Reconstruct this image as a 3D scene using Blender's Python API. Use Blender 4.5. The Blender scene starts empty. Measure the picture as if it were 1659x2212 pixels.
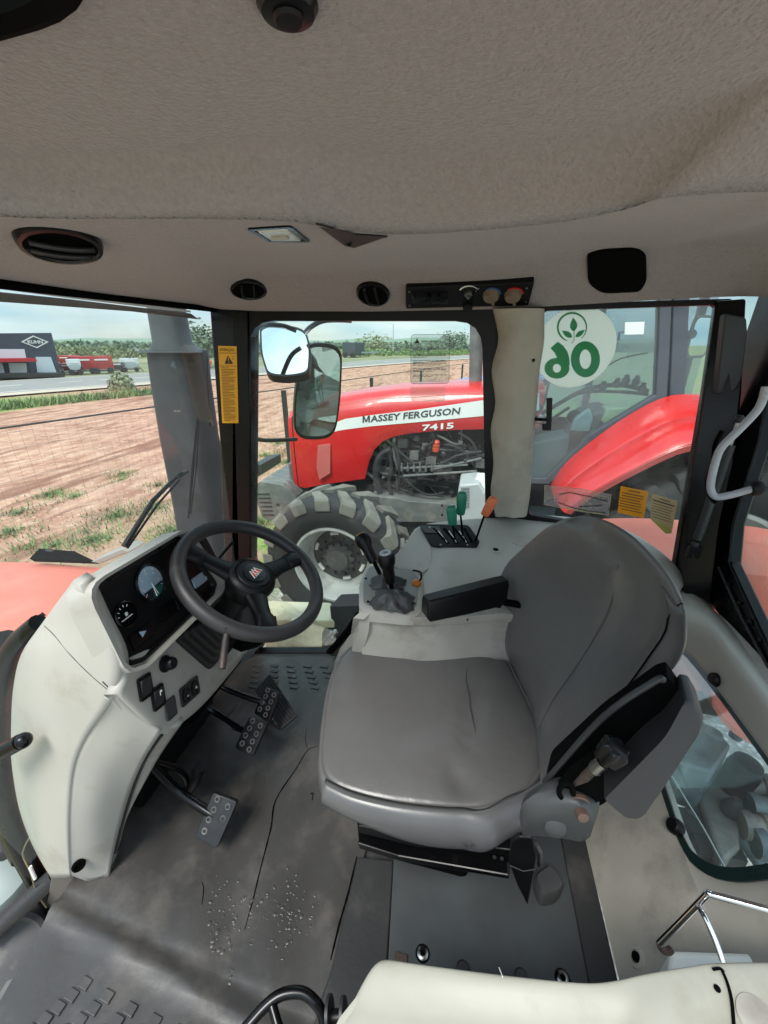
import bpy, bmesh, math, random
from mathutils import Vector, Matrix
from mathutils.bvhtree import BVHTree
R_ = math.radians
random.seed(7)
S = bpy.context.scene
COL = S.collection

# ------------------------------------------------------------------ camera
FP, CX, CY = 864.0, 829.5, 1106.0
PIT, YAW = R_(22.7), R_(12.5)
EYE = Vector((0, 0, 1.37))
cam = bpy.data.objects.new('camera', bpy.data.cameras.new('camera'))
COL.objects.link(cam); S.camera = cam
cam.location = EYE
cam.rotation_euler = (R_(90) - PIT, 0, YAW)
cam.data.sensor_width = 36; cam.data.lens = FP / 2212 * 36
cam.data.clip_start = 0.01; cam.data.clip_end = 3000

# ------------------------------------------------------------------ sky, sun, exposure
SUN_EL, SUN_ROT = R_(60), R_(200)
w = bpy.data.worlds.new("World"); S.world = w; w.use_nodes = True
nt = w.node_tree; N = nt.nodes; L = nt.links; N.clear()
wo = N.new('ShaderNodeOutputWorld'); bg = N.new('ShaderNodeBackground')
sky = N.new('ShaderNodeTexSky'); sky.sky_type = 'NISHITA'; sky.sun_disc = False
sky.sun_elevation = SUN_EL; sky.sun_rotation = SUN_ROT; sky.air_density = 1.0; sky.dust_density = 0.6
tc = N.new('ShaderNodeTexCoord'); mp = N.new('ShaderNodeMapping'); mp.inputs['Scale'].default_value = (1, 1, 4.5)
no = N.new('ShaderNodeTexNoise'); no.inputs['Scale'].default_value = 1.7; no.inputs['Detail'].default_value = 6; no.inputs['Roughness'].default_value = .55
cr = N.new('ShaderNodeValToRGB'); cr.color_ramp.elements[0].position = .40; cr.color_ramp.elements[1].position = .62
no2 = N.new('ShaderNodeTexNoise'); no2.inputs['Scale'].default_value = 4; no2.inputs['Detail'].default_value = 5
cc = N.new('ShaderNodeValToRGB'); cc.color_ramp.elements[0].position = .3; cc.color_ramp.elements[1].position = .65
cc.color_ramp.elements[0].color = (3.4, 5.7, 7.6, 1); cc.color_ramp.elements[1].color = (8.2, 8.9, 9.2, 1)
mx = N.new('ShaderNodeMix'); mx.data_type = 'RGBA'
mx0 = N.new('ShaderNodeMath'); mx0.operation = 'MULTIPLY_ADD'; mx0.inputs[1].default_value = .55; mx0.inputs[2].default_value = .42
L.new(tc.outputs['Generated'], mp.inputs['Vector']); L.new(mp.outputs[0], no.inputs['Vector']); L.new(mp.outputs[0], no2.inputs['Vector'])
L.new(no.outputs['Fac'], cr.inputs['Fac']); L.new(no2.outputs['Fac'], cc.inputs['Fac'])
L.new(cr.outputs['Color'], mx0.inputs[0]); L.new(mx0.outputs[0], mx.inputs['Factor'])
L.new(sky.outputs[0], mx.inputs[6]); L.new(cc.outputs['Color'], mx.inputs[7])
sz = N.new('ShaderNodeSeparateXYZ'); L.new(tc.outputs['Generated'], sz.inputs[0])
gr0 = N.new('ShaderNodeMapRange'); gr0.interpolation_type = 'SMOOTHSTEP'; gr0.inputs[1].default_value = .03; gr0.inputs[2].default_value = .75; gr0.inputs[3].default_value = .62; gr0.inputs[4].default_value = 1.35
L.new(sz.outputs['Z'], gr0.inputs[0])
mg = N.new('ShaderNodeMix'); mg.data_type = 'RGBA'; mg.blend_type = 'MULTIPLY'; mg.inputs['Factor'].default_value = 1; L.new(mx.outputs[2], mg.inputs[6]); L.new(gr0.outputs[0], mg.inputs[7])
L.new(mg.outputs[2], bg.inputs['Color']); bg.inputs['Strength'].default_value = 0.105
L.new(bg.outputs[0], wo.inputs['Surface'])
sl = bpy.data.lights.new('sun', 'SUN'); sl.energy = 2.0; sl.angle = R_(22); sl.color = (1, .96, .9)
so = bpy.data.objects.new('sun', sl); COL.objects.link(so)
sd = Vector((math.sin(SUN_ROT) * math.cos(SUN_EL), math.cos(SUN_ROT) * math.cos(SUN_EL), math.sin(SUN_EL)))
so.rotation_euler = sd.to_track_quat('Z', 'Y').to_euler()
S.view_settings.view_transform = 'Standard'; S.view_settings.look = 'None'
S.view_settings.exposure = 1.1; S.view_settings.gamma = 1
S.render.engine = 'CYCLES'
S.cycles.max_bounces = 10; S.cycles.transparent_max_bounces = 16; S.cycles.diffuse_bounces = 6
S.cycles.sample_clamp_indirect = 6

# ------------------------------------------------------------------ measuring helpers (photo pixel + one known coordinate -> metres)
_f = Vector((-math.sin(YAW) * math.cos(PIT), math.cos(YAW) * math.cos(PIT), -math.sin(PIT)))
_r = Vector((math.cos(YAW), math.sin(YAW), 0)); _u = _r.cross(_f)
def ray(px, py): return _f + _r * ((px - CX) / FP) + _u * ((CY - py) / FP)
def V(px, py, x=None, y=None, z=None, pl=None, d=None):
    q = ray(px, py)
    if x is not None: t = x / q.x
    elif y is not None: t = y / q.y
    elif z is not None: t = (z - EYE.z) / q.z
    elif d is not None: t = d
    else:
        p0, n = pl; t = (Vector(p0) - EYE).dot(n) / q.dot(n)
    return EYE + q * t
def plane(a, b, c):
    n = (b - a).cross(c - a).normalized()
    if n.dot(EYE - a) < 0: n = -n
    return (a, n)
def frame(n, up=Vector((0, 0, 1))):
    n = Vector(n).normalized(); up = Vector(up)
    if abs(n.dot(up)) > .98: up = Vector((0, 1, 0))
    a = up.cross(n).normalized(); b = n.cross(a)
    return a, b, n            # right, up, normal (right handed, seen from +n)
def catmull(p, n=6, closed=False):
    p = [Vector(q) for q in p]; out = []; m = len(p)
    for i in range(m if closed else m - 1):
        g = lambda k: p[k % m] if closed else p[max(0, min(m - 1, k))]
        a, b, c, e = g(i - 1), g(i), g(i + 1), g(i + 2)
        for k in range(n):
            t = k / n
            out.append(.5 * ((2 * b) + (c - a) * t + (2 * a - 5 * b + 4 * c - e) * t * t + (3 * b - a - 3 * c + e) * t ** 3))
    if not closed: out.append(p[-1])
    return out

# ------------------------------------------------------------------ materials
def srgb(c):
    return tuple(((v / 255 + .055) / 1.055) ** 2.4 if v > 10 else v / 255 / 12.92 for v in c) + (1,)
MATS = {}
def mat(name, rgb, rough=.5, metal=0, var=0, vscale=6, bump=0, bscale=60, spec=.5, coat=0, dirt=None, dscale=3, dlo=.5, dhi=.65, detail=4, stretch=None, bdist=.004, sheen=0):
    m = bpy.data.materials.new(name); m.use_nodes = True; n = m.node_tree.nodes; l = m.node_tree.links
    b = n['Principled BSDF']; c = srgb(rgb)
    b.inputs['Base Color'].default_value = c; b.inputs['Roughness'].default_value = rough; b.inputs['Metallic'].default_value = metal
    b.inputs['Specular IOR Level'].default_value = spec; b.inputs['Coat Weight'].default_value = coat; b.inputs['Sheen Weight'].default_value = sheen
    t = n.new('ShaderNodeTexCoord'); src = t.outputs['Object']
    if stretch:
        mpn = n.new('ShaderNodeMapping'); mpn.inputs['Scale'].default_value = stretch; l.new(src, mpn.inputs[0]); src = mpn.outputs[0]
    last = None
    if var:
        q = n.new('ShaderNodeTexNoise'); q.inputs['Scale'].default_value = vscale; q.inputs['Detail'].default_value = detail; l.new(src, q.inputs['Vector'])
        r = n.new('ShaderNodeMapRange'); r.inputs[1].default_value = .3; r.inputs[2].default_value = .7; r.inputs[3].default_value = 1 - var; r.inputs[4].default_value = 1 + var
        l.new(q.outputs['Fac'], r.inputs[0])
        h = n.new('ShaderNodeMix'); h.data_type = 'RGBA'; h.blend_type = 'MULTIPLY'; h.inputs['Factor'].default_value = 1
        h.inputs[6].default_value = c; l.new(r.outputs[0], h.inputs[7]); last = h.outputs[2]
        rr = n.new('ShaderNodeMapRange'); rr.inputs[3].default_value = max(0, rough - .12); rr.inputs[4].default_value = min(1, rough + .12)
        l.new(q.outputs['Fac'], rr.inputs[0]); l.new(rr.outputs[0], b.inputs['Roughness'])
    if dirt:
        q = n.new('ShaderNodeTexNoise'); q.inputs['Scale'].default_value = dscale; q.inputs['Detail'].default_value = 8; q.inputs['Roughness'].default_value = .65; l.new(src, q.inputs['Vector'])
        r = n.new('ShaderNodeMapRange'); r.inputs[1].default_value = dlo; r.inputs[2].default_value = dhi; l.new(q.outputs['Fac'], r.inputs[0])
        h = n.new('ShaderNodeMix'); h.data_type = 'RGBA'; l.new(r.outputs[0], h.inputs['Factor'])
        if last: l.new(last, h.inputs[6])
        else: h.inputs[6].default_value = c
        h.inputs[7].default_value = srgb(dirt); last = h.outputs[2]
    if last: l.new(last, b.inputs['Base Color'])
    if bump:
        q = n.new('ShaderNodeTexNoise'); q.inputs['Scale'].default_value = bscale; q.inputs['Detail'].default_value = 3; l.new(src, q.inputs['Vector'])
        k = n.new('ShaderNodeBump'); k.inputs['Strength'].default_value = bump; k.inputs['Distance'].default_value = bdist
        l.new(q.outputs['Fac'], k.inputs['Height']); l.new(k.outputs[0], b.inputs['Normal'])
    MATS[name] = m; return m
cream = mat('cream_plastic', (166, 162, 152), .5, var=.04, vscale=5, bump=.15, bscale=500, bdist=.001, dirt=(138, 130, 114), dscale=7, dlo=.54, dhi=.85)
creamd = mat('dusty_cream', (166, 161, 150), .7, var=.08, vscale=8, bump=.15, bscale=300, bdist=.001, dirt=(130, 122, 112), dscale=6, dlo=.5, dhi=.75)
yelcream = mat('aged_cream', (232, 222, 188), .5, var=.06, vscale=7, dirt=(150, 128, 84), dscale=5, dlo=.5, dhi=.8)
headl = mat('headliner_felt', (142, 134, 130), .97, var=.09, vscale=150, bump=1, bscale=210, bdist=.0035, spec=.1, sheen=.25, detail=8)
trimf = mat('pillar_fabric', (164, 158, 144), .9, var=.08, vscale=9, bump=.3, bscale=300, bdist=.002, dirt=(128, 120, 106), dscale=5, dlo=.5, dhi=.8, spec=.2)
vinyl = mat('grey_vinyl', (88, 86, 84), .33, var=.04, vscale=9, bump=.35, bscale=26, bdist=.006, dirt=(76, 73, 71), dscale=3.2, dlo=.55, dhi=.85)
vinyld = mat('smooth_grey_vinyl', (82, 81, 80), .33, var=.08, vscale=7, bump=.1, bscale=200, bdist=.001)
black = mat('black_plastic', (9, 9, 10), .42, spec=.25, var=.15, vscale=12, bump=.1, bscale=300, bdist=.001)
blackg = mat('black_gloss_paint', (7, 7, 8), .26, spec=.3, var=.1, vscale=10, dirt=(26, 25, 24), dscale=9, dlo=.6, dhi=.8)
blackm = mat('matt_black', (5, 5, 5), .85, spec=.06, var=.1)
rubber = mat('worn_rubber', (28, 27, 26), .55, var=.15, vscale=14, bump=.2, bscale=90, bdist=.001, dirt=(58, 54, 50), dscale=7, dlo=.58, dhi=.75)
darkg = mat('dark_grey_plastic', (38, 39, 40), .5, var=.08, vscale=10, bump=.15, bscale=260, bdist=.001)
midg = mat('blue_grey_plastic', (56, 57, 57), .5, var=.1, vscale=9, dirt=(54, 54, 53), dscale=9, dlo=.5, dhi=.7)
steel = mat('bare_steel', (150, 150, 148), .3, metal=1, var=.15, vscale=20)
chrome = mat('chrome_tube', (205, 205, 205), .12, metal=1, dirt=(120, 100, 88), dscale=14, dlo=.62, dhi=.72)
silverp = mat('silver_painted_tube', (165, 166, 170), .3, var=.06, dirt=(110, 105, 100), dscale=20, dlo=.6, dhi=.75)
rust = mat('rusty_steel', (68, 55, 48), .8, metal=.3, var=.3, vscale=40, bump=.4, bscale=120)
red = mat('red_paint', (196, 30, 30), .28, var=.05, vscale=4, coat=.4, dirt=(200, 90, 80), dscale=3, dlo=.62, dhi=.9)
fadedred = mat('sun_faded_red', (205, 112, 92), .6, var=.06, vscale=3, bump=.05, bscale=60, dirt=(188, 128, 110), dscale=5, dlo=.5, dhi=.8)
redd = mat('dull_red_panel', (186, 92, 84), .5, var=.06)
white = mat('white_paint', (222, 222, 216), .45, var=.04, vscale=5)
green = mat('green_plastic', (18, 112, 84), .42, var=.08, vscale=18, dirt=(40, 88, 70), dscale=20, dlo=.6, dhi=.8)
orange = mat('orange_plastic', (196, 100, 58), .45, var=.08, vscale=18, dirt=(150, 84, 56), dscale=20, dlo=.6, dhi=.8)
yellow = mat('yellow_sticker', (226, 160, 16), .5, var=.03)
amber = mat('amber_sticker', (196, 128, 30), .5, var=.05)
paper = mat('faded_paper_sticker', (196, 178, 140), .7, var=.08, vscale=25)
ink = mat('black_ink', (30, 22, 18), .6)
inkb = mat('brown_ink', (126, 80, 18), .6)
iron = mat('grey_cast_iron', (96, 96, 94), .6, var=.2, vscale=12, bump=.3, bscale=40, dirt=(140, 132, 120), dscale=7, dlo=.5, dhi=.75)
engd = mat('dark_engine_metal', (36, 36, 35), .6, var=.3, vscale=16, bump=.3, bscale=60, dirt=(74, 70, 64), dscale=9, dlo=.52, dhi=.75)
tyrem = mat('tyre_rubber', (38, 38, 38), .75, var=.15, vscale=9, bump=.2, bscale=30)
tyredust = mat('dusty_tyre_lug', (112, 109, 100), .9, var=.15, vscale=9, bump=.4, bscale=40, dirt=(86, 83, 77), dscale=7, dlo=.5, dhi=.72)
rimm = mat('silver_grey_rim', (168, 168, 164), .5, var=.08, vscale=8, dirt=(112, 108, 102), dscale=6, dlo=.5, dhi=.8)
hubm = mat('dark_hub', (72, 71, 70), .6, var=.15, vscale=14, dirt=(110, 104, 98), dscale=12, dlo=.55, dhi=.75)
mufm = mat('grey_muffler_paint', (42, 45, 47), .65, var=.15, vscale=4, bump=.2, bscale=30, dirt=(72, 72, 70), dscale=5, dlo=.52, dhi=.8)
seatgreen = mat('pale_green_plastic', (190, 200, 160), .5, var=.05)
cabgrey = mat('neighbour_cab_interior', (120, 132, 134), .6, var=.12, vscale=5)
dial = mat('pale_dial_face', (150, 172, 186), .35, var=.05)
dialg = mat('green_dial_sector', (18, 84, 70), .4)
blue = mat('blue_paint', (40, 120, 200), .35, var=.05)
plate = mat('gunmetal_plate', (54, 58, 59), .55, var=.16, vscale=7, bump=.15, bscale=90, bdist=.001, dirt=(50, 50, 50), dscale=6, dlo=.5, dhi=.72)
concrete = mat('concrete', (150, 146, 138), .9, var=.1)
barkm = mat('bark', (88, 74, 62), .9, var=.2, vscale=20)
leafm = mat('hazed_foliage', (108, 124, 100), .8, var=.25, vscale=1.2, detail=8)  # green paled and blued, distance haze put into the leaf colour
leafd = mat('dry_foliage', (128, 134, 98), .85, var=.3, vscale=3, detail=8)

# rubber floor mat: grey, worn paler, scuffed
floorm = mat('floor_mat_rubber', (54, 52, 50), .42, var=.18, vscale=5, bump=.25, bscale=60, bdist=.002, dirt=(86, 81, 75), dscale=6.5, dlo=.48, dhi=.75, detail=8)
floord = mat('floor_mat_dark', (35, 35, 35), .55, var=.15, vscale=5, bump=.2, bscale=80, bdist=.002, dirt=(78, 74, 70), dscale=5, dlo=.52, dhi=.8)

def glass(name, tint=(.90, .96, .94), dust_sheen=.05, refl=.45):
    m = bpy.data.materials.new(name); m.use_nodes = True; n = m.node_tree.nodes; l = m.node_tree.links
    n.clear(); o = n.new('ShaderNodeOutputMaterial')
    tr = n.new('ShaderNodeBsdfTransparent'); tr.inputs[0].default_value = tint + (1,)
    gl = n.new('ShaderNodeBsdfGlossy'); gl.inputs['Roughness'].default_value = .03
    df0 = n.new('ShaderNodeBsdfDiffuse'); df0.inputs[0].default_value = (.5, .5, .48, 1); df1 = n.new('ShaderNodeBsdfTranslucent'); df1.inputs[0].default_value = (.8, .82, .8, 1); df = n.new('ShaderNodeMixShader'); df.inputs[0].default_value = .5; l.new(df0.outputs[0], df.inputs[1]); l.new(df1.outputs[0], df.inputs[2])
    fr = n.new('ShaderNodeFresnel'); fr.inputs[0].default_value = 1.45
    a = n.new('ShaderNodeMixShader'); b2 = n.new('ShaderNodeMixShader')
    q = n.new('ShaderNodeTexNoise'); q.inputs['Scale'].default_value = 3; q.inputs['Detail'].default_value = 7
    t = n.new('ShaderNodeTexCoord'); l.new(t.outputs['Object'], q.inputs['Vector'])
    r = n.new('ShaderNodeMapRange'); r.inputs[1].default_value = .3; r.inputs[2].default_value = .75; r.inputs[3].default_value = dust_sheen * .4; r.inputs[4].default_value = dust_sheen * 1.7
    l.new(q.outputs['Fac'], r.inputs[0])
    fm = n.new('ShaderNodeMath'); fm.operation = 'MULTIPLY'; fm.inputs[1].default_value = refl; l.new(fr.outputs[0], fm.inputs[0]); l.new(fm.outputs[0], a.inputs[0]); l.new(tr.outputs[0], a.inputs[1]); l.new(gl.outputs[0], a.inputs[2])
    l.new(r.outputs[0], b2.inputs[0]); l.new(a.outputs[0], b2.inputs[1]); l.new(df.outputs[0], b2.inputs[2])
    l.new(b2.outputs[0], o.inputs['Surface']); MATS[name] = m; return m
glassm = glass('window_glass', dust_sheen=.015)
glassw = glass('dusty_windscreen_glass', (.93, .97, .96), dust_sheen=.03, refl=.07)
glassl = glass('green_rear_glass', (.84, .93, .93), dust_sheen=.03)
glassn = glass('neighbour_cab_glass', (.84, .93, .95), dust_sheen=.15)
filmm = glass('clear_film_sticker', (.90, .92, .90), dust_sheen=.10)
def backlit(name, rgb, tr=.6):
    m = bpy.data.materials.new(name); m.use_nodes = True; n = m.node_tree.nodes; l = m.node_tree.links; b = n['Principled BSDF']; b.inputs['Base Color'].default_value = srgb(rgb); b.inputs['Roughness'].default_value = .5
    t = n.new('ShaderNodeBsdfTranslucent'); t.inputs[0].default_value = srgb(rgb); x = n.new('ShaderNodeMixShader'); x.inputs[0].default_value = tr
    l.new(b.outputs[0], x.inputs[1]); l.new(t.outputs[0], x.inputs[2]); l.new(x.outputs[0], n['Material Output'].inputs['Surface']); return m
mirrorm = mat('mirror_glass', (225, 232, 232), .02, metal=1)

gsign = backlit('green_ink', (84, 186, 140), .8)
signw = backlit('white_vinyl_sign', (250, 252, 244), .8)
yellowt = backlit('yellow_window_sticker', (236, 176, 20), .5)
papert = backlit('pale_window_sticker', (214, 190, 150), .5)

# ------------------------------------------------------------------ mesh helpers
class G:
    def __init__(s): s.v = []; s.f = []
    def add(s, v, f):
        k = len(s.v); s.v += [Vector(a) for a in v]; s.f += [tuple(i + k for i in a) for a in f]; return s
    def prism(s, pts, vec):
        n = len(pts); vec = Vector(vec)
        return s.add(list(pts) + [Vector(p) + vec for p in pts],
                     [tuple(range(n)), tuple(reversed(range(n, 2 * n)))] + [(i, i + n, (i + 1) % n + n, (i + 1) % n) for i in range(n)])
    def box(s, c, size, ax=None):
        c = Vector(c); a, b, d = ax if ax else (Vector((1, 0, 0)), Vector((0, 1, 0)), Vector((0, 0, 1)))
        hx, hy, hz = [q / 2 for q in size]
        p = [c + a * (i * hx) + b * (j * hy) + d * (k * hz) for k in (-1, 1) for i, j in ((-1, -1), (1, -1), (1, 1), (-1, 1))]
        return s.add(p, [(3, 2, 1, 0), (4, 5, 6, 7), (0, 1, 5, 4), (1, 2, 6, 5), (2, 3, 7, 6), (3, 0, 4, 7)])
    def tube(s, pts, r, n=10, closed=False, cap=True):
        pts = [Vector(p) for p in pts]; m = len(pts); rs = r if isinstance(r, (list, tuple)) else [r] * m
        rings = []; prev = None
        for i, p in enumerate(pts):
            if closed: t = pts[(i + 1) % m] - pts[i - 1]
            else: t = pts[min(i + 1, m - 1)] - pts[max(i - 1, 0)]
            t = t.normalized() if t.length > 1e-9 else Vector((0, 0, 1))
            if prev is None:
                a = t.cross(Vector((0, 0, 1)))
                if a.length < .1: a = t.cross(Vector((1, 0, 0)))
            else: a = prev - t * prev.dot(t)
            a = a.normalized(); prev = a; b = t.cross(a)
            rings.append([p + (a * math.cos(2 * math.pi * k / n) + b * math.sin(2 * math.pi * k / n)) * rs[i] for k in range(n)])
        v = [q for g in rings for q in g]; f = []
        for i in range(m if closed else m - 1):
            j = (i + 1) % m
            for k in range(n): f.append((i * n + k, i * n + (k + 1) % n, j * n + (k + 1) % n, j * n + k))
        if cap and not closed: f += [tuple(reversed(range(n))), tuple(range((m - 1) * n, m * n))]
        return s.add(v, f)
    def lathe(s, c, axis, prof, n=28, a0=None):
        c = Vector(c); a, b, d = frame(axis); v = []; f = []; m = len(prof)
        for r, h in prof:
            for k in range(n):
                t = 2 * math.pi * k / n
                v.append(c + d * h + (a * math.cos(t) + b * math.sin(t)) * max(r, 1e-5))
        for i in range(m - 1):
            for k in range(n): f.append((i * n + k, i * n + (k + 1) % n, (i + 1) * n + (k + 1) % n, (i + 1) * n + k))
        f += [tuple(reversed(range(n))), tuple(range((m - 1) * n, m * n))]
        return s.add(v, f)
    def grid(s, rows):
        m = len(rows); n = len(rows[0])
        return s.add([p for r in rows for p in r], [(i * n + j, i * n + j + 1, (i + 1) * n + j + 1, (i + 1) * n + j) for i in range(m - 1) for j in range(n - 1)])
    def rings(s, rr, cap=(True, True)):
        m = len(rr); n = len(rr[0]); f = [(i * n + k, i * n + (k + 1) % n, (i + 1) * n + (k + 1) % n, (i + 1) * n + k) for i in range(m - 1) for k in range(n)]
        if cap[0]: f.append(tuple(reversed(range(n))))
        if cap[1]: f.append(tuple(range((m - 1) * n, m * n)))
        return s.add([p for r in rr for p in r], f)
    def ball(s, c, r, n=10, sc=(1, 1, 1)):
        c = Vector(c); rr = []
        for i in range(1, n):
            t = math.pi * i / n
            rr.append([c + Vector((r * sc[0] * math.sin(t) * math.cos(2 * math.pi * k / (2 * n)), r * sc[1] * math.sin(t) * math.sin(2 * math.pi * k / (2 * n)), -r * sc[2] * math.cos(t))) for k in range(2 * n)])
        return s.rings(rr)

WLOC = {}
def tag(o, label=None, cat=None, group=None, kind=None):
    if label: o['label'] = label
    if cat: o['category'] = cat
    if group: o['group'] = group
    if kind: o['kind'] = kind
    return o
def thing(name, loc, label, cat, group=None):
    o = bpy.data.objects.new(name, None); COL.objects.link(o); o.location = loc; o.empty_display_size = .05
    WLOC[o.name] = Vector(loc); return tag(o, label, cat, group)
def obj(name, g, m, parent=None, smooth=True, bevel=0, seg=2, sub=0, solid=0, soff=-1, ang=40, label=None):
    if parent is not None: c = WLOC[parent.name]
    else:
        c = sum(g.v, Vector()) / len(g.v)
    me = bpy.data.meshes.new(name); me.from_pydata([v - c for v in g.v], [], g.f); me.update()
    bm = bmesh.new(); bm.from_mesh(me); bmesh.ops.recalc_face_normals(bm, faces=bm.faces)
    bm.to_mesh(me); bm.free()
    if smooth:
        me.shade_smooth() if ang >= 180 else (me.shade_smooth(), me.set_sharp_from_angle(angle=R_(ang)))
    o = bpy.data.objects.new(name, me); COL.objects.link(o)
    for q in (m if isinstance(m, list) else [m]): me.materials.append(q)
    if parent is None: o.location = c; WLOC[o.name] = c
    else: o.parent = parent; WLOC[o.name] = c
    if solid:
        k = o.modifiers.new('solid', 'SOLIDIFY'); k.thickness = solid; k.offset = soff
    if bevel:
        k = o.modifiers.new('bevel', 'BEVEL'); k.width = bevel; k.segments = seg; k.limit_method = 'ANGLE'; k.angle_limit = R_(35)
    if sub:
        k = o.modifiers.new('sub', 'SUBSURF'); k.levels = sub; k.render_levels = sub
    if label: o['label'] = label
    return o
def orient(g, toward):
    return g
def rrect(c, a, b, w, h, r, n=5):
    """rounded rectangle outline in the plane of a, b"""
    out = []
    for sx, sy, t0 in ((1, 1, 0), (-1, 1, 90), (-1, -1, 180), (1, -1, 270)):
        for k in range(n + 1):
            t = R_(t0 + 90 * k / n)
            out.append(c + a * (sx * (w / 2 - r) + r * math.cos(t)) + b * (sy * (h / 2 - r) + r * math.sin(t)))
    return out
def round_poly(pts, r=.3, n=4):
    """round the corners of a closed 3D outline; r = share of the edge used"""
    out = []; m = len(pts)
    for i in range(m):
        p, a, b = pts[i], pts[i - 1], pts[(i + 1) % m]
        d = min((a - p).length, (b - p).length) * r
        s_, e_ = p + (a - p).normalized() * d, p + (b - p).normalized() * d
        for k in range(n + 1):
            t = k / n; out.append(s_ * (1 - t) ** 2 + p * 2 * t * (1 - t) + e_ * t * t)
    return out
def text_g(body, size, o, a, b, thick=0, bold=0, mirror=False, shear=0, extr=.0006, wid=None):
    """lettering as mesh; o = left end of the baseline, a = reading direction, b = up"""
    cu = bpy.data.curves.new('t', 'FONT'); cu.body = body; cu.size = size; cu.offset = bold; cu.shear = shear; cu.extrude = 0; cu.resolution_u = 2
    ob = bpy.data.objects.new('t', cu); COL.objects.link(ob)
    dg = bpy.context.evaluated_depsgraph_get(); me = bpy.data.meshes.new_from_object(ob.evaluated_get(dg))
    a = Vector(a).normalized(); b = Vector(b).normalized(); o = Vector(o); n = a.cross(b)
    xs = [v.co.x for v in me.vertices] or [0, 1]
    kx = (wid / (max(xs) - min(xs))) if wid else 1
    g = G(); g.add([o + a * ((v.co.x - min(xs)) * kx) + b * v.co.y for v in me.vertices], [tuple(p.vertices) for p in me.polygons])
    bpy.data.objects.remove(ob); bpy.data.curves.remove(cu); bpy.data.meshes.remove(me)
    return g
def decal(name, g, m, parent, thick=.0006, toward=None):
    o = obj(name, g, m, parent, smooth=False)
    k = o.modifiers.new('solid', 'SOLIDIFY'); k.thickness = thick; k.offset = 0
    return o
def lines_g(c, a, b, w, h, n, lw=.5, jitter=.25):
    """rows of small print as thin bars"""
    g = G(); nn = a.cross(b)
    for i in range(n):
        y = h / 2 - (i + .5) * h / n; ww = w * (1 - random.random() * jitter)
        g.box(c + a * (-(w - ww) / 2) + b * y, (ww, h / n * lw, .0004), (a, b, nn))
    return g
def copy_tree(o, loc=None, parent=None, label=None):
    c = o.copy(); COL.objects.link(c); c.parent = parent
    if loc is not None: c.location = loc
    if label: c['label'] = label
    for ch in o.children: copy_tree(ch, None, c)
    return c
def shell(rows, vec):
    """a sheet given as a grid of points, made solid by a copy moved by vec"""
    g = G(); m = len(rows); n = len(rows[0]); vec = Vector(vec); g.grid(rows)
    k = len(g.v); g.add([p + vec for r in rows for p in r], [(i * n + j, (i + 1) * n + j, (i + 1) * n + j + 1, i * n + j + 1) for i in range(m - 1) for j in range(n - 1)])
    b = [(0, j) for j in range(n)] + [(i, n - 1) for i in range(1, m)] + [(m - 1, j) for j in range(n - 2, -1, -1)] + [(i, 0) for i in range(m - 2, 0, -1)]
    for q in range(len(b)):
        i, j = b[q]; i2, j2 = b[(q + 1) % len(b)]
        g.f.append((i * n + j, i2 * n + j2, i2 * n + j2 + k, i * n + j + k))
    return g
def smoothrows(rows, nu=4, nv=4):
    rows = [catmull(r, nu) for r in rows]
    cols = [catmull([r[j] for r in rows], nv) for j in range(len(rows[0]))]
    return [[c[i] for c in cols] for i in range(len(cols[0]))]
def resample(p, n):
    d = [0]
    for i in range(1, len(p)): d.append(d[-1] + (p[i] - p[i - 1]).length)
    out = []; j = 0
    for k in range(n):
        t = d[-1] * k / (n - 1)
        while j < len(p) - 2 and d[j + 1] < t: j += 1
        q = (t - d[j]) / max(1e-9, d[j + 1] - d[j]); out.append(p[j].lerp(p[j + 1], min(1, q)))
    return out
def interp(x, xs, ys):
    if x <= xs[0]: return ys[0]
    for i in range(1, len(xs)):
        if x <= xs[i]: return ys[i - 1] + (ys[i] - ys[i - 1]) * (x - xs[i - 1]) / (xs[i] - xs[i - 1])
    return ys[-1]
def sm(a, b, x):
    t = max(0, min(1, (x - a) / (b - a))); return t * t * (3 - 2 * t)

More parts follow.
